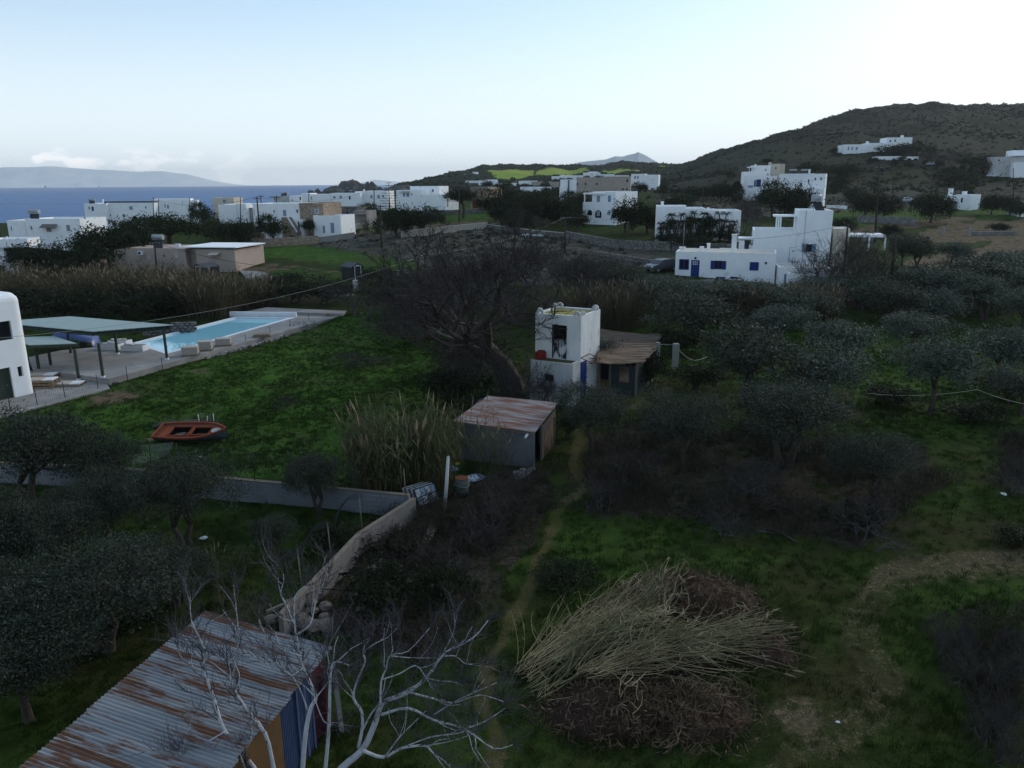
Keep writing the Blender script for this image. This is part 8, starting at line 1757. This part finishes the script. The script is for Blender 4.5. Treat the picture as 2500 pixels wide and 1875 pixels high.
for px, py, w, h, lab in [(2330, 1610, 110, 105, 'ghostly pale dead bush, upper one in the right weeds'), (2400, 1690, 150, 110, 'pale dead bush in the middle of the right weeds'), (2420, 1800, 110, 110, 'small pale dead bush below the middle one'), (2470, 1860, 170, 150, 'large dry bush in the lower right corner'), (2490, 1650, 120, 120, 'dead bush cut by the right edge'), (2300, 1560, 90, 60, 'low grey dead bush at the edge of the bare track'), (2470, 1200, 110, 100, 'brown dead bush at the right edge of the grass'), (1760, 1300, 150, 60, 'dry brushwood at the lower edge of the weeds'), (2130, 1310, 200, 90, 'dry thicket below the leaning olive'), (1560, 1170, 160, 70, 'dry thicket left of the crooked olive'), (1860, 1220, 200, 90, 'dry thicket under the largest olive'), (1450, 1240, 120, 80, 'dry thicket beside the path'), (1230, 1260, 140, 110, 'thorny dry bush below the cinder blocks'), (1170, 1330, 150, 110, 'tangled dry bush left of the path'), (880, 1560, 160, 90, 'dry weeds bush behind the pale fig tree'), (1090, 1430, 170, 90, 'greyish bush at the end of the hoses'), (705, 995, 60, 30, 'small dry tuft in the middle of the meadow') , (870, 890, 120, 30, 'long dry tuft in the far meadow')]:
    put('dead_bush', BAREBUSH[int(px) % 2], px, py, w, h, lab, cat='bush', parts=LT)
# ---- reeds
put('reed_clump', REED[0], 965, 1195, 230, 240, 'dense tall clump of pale reeds left of the rusty roofed shed', cat='reeds'); put('reed_clump', REED[1], 1050, 1190, 170, 220, 'browner reed clump touching the corner of the rusty roofed shed', cat='reeds'); put('reed_clump', REED[1], 900, 1165, 130, 180, 'small reed clump at the left end of the pale reeds', cat='reeds')
put('reed_clump', REEDSTRAY[0], 1185, 1160, 110, 205, 'loose green tipped canes standing in front of the shed wall', cat='reeds'); put('reed_clump', REEDSTRAY[1], 1225, 1160, 90, 130, 'short loose canes near the shed door', cat='reeds'); put('reed_clump', REEDSTRAY[0], 1130, 1130, 80, 190, 'tall stray canes with plumes at the left corner of the shed', cat='reeds'); put('reed_clump', REEDSTRAY[1], 535, 1470, 60, 180, 'few thin canes behind the top of the tin roof', cat='reeds')
rl = [(40, 745, 150, 95), (120, 742, 150, 85), (200, 750, 170, 100), (330, 750, 170, 95), (250, 741, 170, 92), (400, 755, 160, 88), (465, 758, 150, 100), (150, 700, 170, 66), (330, 710, 190, 80), (60, 700, 150, 62), (420, 715, 160, 72), (20, 680, 120, 50)]
for i, (px, py, w, h) in enumerate(rl): put('reed_clump', REEDTALL[i % 2], px, py, w, h, 'brown reeds, %s from left in the %s row behind the carport' % (ORD[sorted(q[0] for q in rl if (q[1] > 740) == (py > 740)).index(px)], 'front' if py > 740 else 'back'), cat='reeds', group='reeds of the bed behind the carport')
put('reed_clump', REEDTALL[0], 520, 770, 190, 118, 'tallest brown reeds at the back of the pool', cat='reeds'); put('reed_clump', REEDTALL[1], 600, 755, 160, 95, 'brown reeds behind the far end of the pool', cat='reeds'); put('reed_clump', REEDTALL[0], 565, 735, 160, 66, 'reeds in front of the black shed by the bungalow', cat='reeds')
for i, (px, py, w, h, lab) in enumerate([(1520, 800, 160, 120, 'pale reeds directly behind the reed roofed shed'), (1440, 790, 140, 110, 'reeds behind the tower, left of the pale ones'), (1800, 785, 150, 100, 'brown reeds in front of the blue and white cottage'), (1900, 790, 170, 110, 'brown reeds in front of the white outhouse'), (1985, 785, 150, 100, 'right end of the brown reeds below the white outhouse'), (1850, 750, 150, 55, 'reeds close under the cottage terrace')]): put('reed_clump', REEDTALL[i % 2], px, py, w, h, lab, cat='reeds')
# ---- bushes in the hedge lines
for i, (px, py, w, h, lab) in enumerate([(150, 790, 150, 80, 'grey green bush behind the carport roof'), (300, 785, 150, 62, 'dark bush behind the middle of the carport roof'), (360, 760, 130, 70, 'dark bush at the foot of the reeds near the stone pile'), (40, 775, 120, 66, 'dark bush at the foot of the reeds by the tall white house'), (230, 775, 110, 70, 'dark bush left of the blue tarpaulin'), (90, 770, 90, 60, 'silvery bush beside the tall white house'), (640, 745, 130, 50, 'dark green bush behind the far pool platform'), (720, 740, 130, 48, 'dark bush in the hedge below the green field'), (790, 745, 110, 65, 'dark bush left of the lavender shrub'), (690, 706, 120, 36, 'bright green bush at the near edge of the green field'), (930, 690, 70, 36, 'round bush right of the lone black shed'), (400, 770, 150, 60, 'ivy green bush against the stone pile behind the pool'), (970, 770, 140, 90, 'dark bush at the far end of the meadow'), (1050, 830, 150, 110, 'dark bush under the bare trees at the meadow edge'), (1150, 900, 150, 90, 'dark evergreen bush left of the tower'), (1580, 950, 100, 90, 'dark bush growing at the end of the reed roofed shed'), (1640, 870, 110, 70, 'bush between the concrete pillars'), (1700, 950, 150, 60, 'low bush at the orchard edge'), (2190, 990, 120, 50, 'dark bush at the foot of the orchard line'), (1385, 1070, 60, 60, 'weedy bush at the bamboo side of the shed'), (900, 1500, 170, 120, 'shadowy green bush among the scrap'), (1080, 1490, 150, 110, 'green weed mound left of the path'), (830, 1330, 120, 60, 'green weeds along the garden wall'), (2080, 1290, 130, 50, 'fresh green clump at the edge of the dry weeds'), (2490, 1330, 90, 40, 'green clump near the right edge'), (1370, 1420, 160, 40, 'low green growth above the reed heap'), (2360, 1020, 130, 40, 'low bush at the foot of the line stakes'), (380, 600, 50, 20, 'bush behind the bungalow roof') if 0 else (1110, 1000, 170, 100, 'dark bush behind the pale reeds'), (2460, 980, 120, 60, 'shadowed bush below the right edge olive')]):
    put('green_bush', BUSHM[i % 2], px, py, w, h, lab, cat='bush')
# ---- far trees
D0_, D1_, D2_, D3_ = DENSE
far_t = [('cypress_tree', CYPRESS, 66, 36, 40, 165, 'dark cypress above the roof of the far left house'), ('pine_tree', D0_, 129, 72, 42, 168, 'bushy dark tree behind the far left house'), ('pine_tree', D1_, 186, 52, 44, 170, 'dark tree between the far left house and the long arch house'), ('pine_tree', D0_, 108, 125, 85, 113, 'spreading dark tree in front of the far left house'), ('pine_tree', D1_, 210, 150, 92, 111, 'broad black green tree behind the reed bed'), ('pine_tree', D0_, 290, 150, 100, 126, 'dark tree with a bare broken branch left of the umbrella pine'), ('umbrella_pine', UMBRELLA[0], 420, 165, 104, 136, 'big dome shaped umbrella pine behind the bungalow'), ('cypress_tree', D2_, 498, 54, 62, 200, 'tall blocky dark cypress before the cream house'), ('green_tree', D3_, 520, 66, 50, 166, 'dull green tree below the blocky cypress'), ('green_tree', D3_, 585, 92, 64, 150, 'rounded bush tree left of the stone house'), ('green_tree', D2_, 555, 70, 52, 133, 'green tree behind the bungalow roof slab'), ('juniper_tree', D2_, 667, 66, 70, 157, 'ragged dark juniper in front of the stone house stairs'), ('small_pine', UMBRELLA[0], 758, 36, 50, 161, 'lollipop shaped little pine in the stone house garden'), ('clipped_tree', D1_, 812, 54, 28, 202, 'clipped dark hedge tree before the second row house'), ('green_tree', D2_, 900, 60, 44, 192, 'dark tree before the third row house'), ('pine_tree', D1_, 968, 100, 68, 152, 'spreading dark bush tree behind the lattice wall, left half'), ('pine_tree', D0_, 1035, 100, 62, 155, 'spreading dark bush tree behind the lattice wall, right half'), ('tiered_pine', araucaria(210, 14), 952, 46, 82, 207, 'tall tiered pine with level branches standing up against the sky'), ('tiered_pine', araucaria(211, 9), 84, 22, 34, 172, 'small tiered pine above the far left roof'), ('parasol_pine', UMBRELLA[1], 1131, 88, 66, 190, 'parasol pine in front of the brown house'), ('pine_tree', D0_, 1222, 100, 76, 176, 'dark pine right of the brown house'), ('pine_tree', D1_, 1288, 90, 66, 172, 'dark pine in the middle of the wood'), ('pine_tree', D3_, 1345, 80, 64, 168, 'reddish dark tree left of the big stone house'), ('pine_tree', D2_, 1417, 60, 54, 188, 'dark tree in front of the white end of the big stone house'), ('pine_tree', D0_, 1410, 70, 48, 152, 'dark bush tree below the arch house'), ('pine_tree', D0_, 1525, 90, 76, 147, 'black green tree right of the arch house'), ('pine_tree', D1_, 1580, 90, 62, 143, 'black green tree left of the yucca house'), ('pine_tree', D2_, 1650, 85, 50, 180, 'dark tree above the yucca house roof'), ('pine_tree', D3_, 1470, 70, 32, 196, 'palm like dark tree above the arch house roof'), ('feathery_tree', D2_, 1885, 80, 84, 178, 'feathery olive brown tree below the blue shuttered house'), ('feathery_tree', D3_, 1940, 85, 80, 176, 'feathery olive brown tree left of the tower house'), ('cypress_tree', CYPRESS, 1797, 30, 48, 228, 'dark cypress left of the blue shuttered house'), ('pine_tree', D3_, 1760, 60, 40, 232, 'dark tree left of the cypress below the hill'), ('pine_tree', D3_, 1700, 70, 30, 240, 'low dark trees at the foot of the hill'), ('round_tree', D3_, 2110, 75, 54, 202, 'round dark tree behind the long grey block wall, left one'), ('round_tree', D1_, 2155, 70, 52, 200, 'round dark tree behind the long grey block wall, right one'), ('round_tree', D3_, 2272, 92, 66, 192, 'dark tree left of the small white cottage'), ('round_tree', D3_, 2420, 58, 46, 214, 'small rounded tree right of the small white cottage'), ('round_tree', D3_, 2465, 44, 44, 214, 'slim dark tree near the white hut'), ('round_tree', D2_, 2487, 44, 40, 205, 'dark tree beside the white hut at the edge'), ('round_tree', OLIVE[4], 2200, 72, 80, 112, 'left tree of the dense olive pair beside the ploughed field'), ('round_tree', OLIVE[5], 2236, 74, 76, 114, 'right tree of the dense olive pair beside the ploughed field'), ('round_tree', OLIVE[1], 2320, 76, 68, 108, 'single olive on the grass before the ploughed field'), ('round_tree', OLIVE[3], 2430, 56, 48, 108, 'small leaning olive near the right edge of the grass'), ('round_tree', OLIVE[5], 2360, 130, 80, 88, 'wide dark olive below the grass strip'), ('round_tree', OLIVE[3], 2450, 140, 90, 88, 'wide dark olive at the right below the grass strip'), ('round_tree', D3_, 2440, 50, 20, 176, 'small round bush by the low grey wall'), ('round_tree', D3_, 2168, 48, 30, 160, 'round bush in the green field below the long grey wall'), ('green_tree', D3_, 2060, 60, 34, 165, 'dark hedge bush left of the tall pole'), ('green_tree', D3_, 1610, 80, 24, 120, 'dark bush at the stone wall') if 0 else ('green_tree', D3_, 1685, 90, 36, 114, 'dark bush against the dry stone wall'), ('pine_tree', D1_, 2430, 90, 40, 330, 'dark grove on the hillside left of the right villa'), ('pine_tree', D0_, 2370, 80, 34, 345, 'dark grove on the hillside by the grassy slope'), ('pine_tree', D3_, 2200, 110, 26, 385, 'dark hedge under the long hillside villa'), ('pine_tree', D1_, 2060, 80, 30, 330, 'dark trees on the slope above the broad white house'), ('pine_tree', D0_, 1990, 70, 26, 345, 'dark trees left on the slope above the broad white house'), ('pine_tree', D3_, 2330, 90, 30, 300, 'dark bushes above the small white cottage')]
for nme, m_, px, w, h, Y, lab in far_t: put(nme, m_, px, 0, w, h, lab, Y=Y)
for i, px in enumerate((1612, 1632, 1650, 1664, 1686, 1702, 1718, 1734, 1757, 1779)):
    put('yucca', YUCCA[i % 3], px, 0, 30 + 6*(i % 3), 58 + 8*((i*7) % 3), 'many headed yucca, %s from the left in the row along the white house wall' % ORD[i], Y=121.5, cat='yucca', group='yuccas along the white house wall')
for px, w, h, lab in ((1625, 46, 34, 'dark bush at the left end of the yucca row'), (1672, 50, 30, 'dark bush under the middle yuccas'), (1722, 60, 32, 'dark bush under the right yuccas'), (1780, 50, 42, 'dark bush at the right end of the yucca row')):
    put('green_bush', BUSHM[0], px, 0, w, h, lab, Y=120, cat='bush')
r = random.Random(31)
for i, px in enumerate(sorted(r.uniform(1180, 1560) for _ in range(22))):
    Y = r.uniform(240, 560); put('village_tree', DENSE[r.randrange(4)], px, 0, r.uniform(1500, 2600)/Y*4.2, r.uniform(1200, 2000)/Y*4.2, 'dark tree, %s from the left among the far village houses' % ORD[i], Y=Y, group='trees among the far village houses')
for i, px in enumerate(sorted(r.uniform(1580, 2480) for _ in range(26))):
    Y = r.uniform(250, 420); put('hill_tree', DENSE[r.randrange(4)], px, 0, r.uniform(3, 6)*F/Y, r.uniform(2.2, 4)*F/Y, 'dark shrubby tree, %s from the left on the lower slopes of the hill' % ORD[i], Y=Y, cat='tree', group='shrubby trees on the lower slopes')
for i, px in enumerate((1205, 1240, 1262, 1300, 1322, 1360, 1385, 1400, 1430)):
    Y = r.uniform(150, 215); put('wood_tree', DENSE[r.randrange(4)], px, 0, r.uniform(4, 7)*F/Y, r.uniform(3, 5.5)*F/Y, 'dark tree, %s from left in the wood beside the brown house' % ORD[i], Y=Y, group='trees of the dark wood')
# stone pile behind the pool
e = empty('stone_wall_ruin', g(428, 815, .3), .25, 'broken wall of rough blocks behind the pool and carport', 'stone pile')
for k in range(46):
    i, j = k % 10, k // 10
    if j > 2 + (i > 4) + R_.random(): continue
    o = MB().cbox((0, 0, 0), (.42, .35, .26)).build('block', M_STONEG if k % 3 else M_RENDER, e); o.location = (i*.46 - 2.6 + (j % 2)*.2, R_.uniform(-.1, .1), .13 + j*.27); o.rotation_euler = (R_.uniform(-.08, .08), R_.uniform(-.08, .08), R_.uniform(-.12, .12))

for px, py, lab in ((2145, 738, 'white slatted crate half hidden in the bushes, leftmost of three'), (2250, 738, 'white slatted crate half hidden in the bushes, middle of three'), (2376, 748, 'white slatted crate half hidden in the bushes, rightmost of three')):
    p = G(px, py); e = empty('white_crate', p + Vector((0, 0, .9)), .2, lab, 'crate', 'white crates in the bushes')
    for k in range(5): MB().box((-.45, -.35, k*.16), (.45, .35, k*.16+.11)).build('slat', M_WHITEOLD, e)
    for x in (-.4, .4): MB().box((x-.04, -.31, -1.1), (x+.04, -.25, .0)).build('leg', M_WOOD, e)
rubbish('yellow_sheet', 2262, 668, 'yellow plastic sheet lying on the grass below the olive pair', [mat('yellow_sheet', (.40, .36, .10), .6)], 3, .55, seed=44)
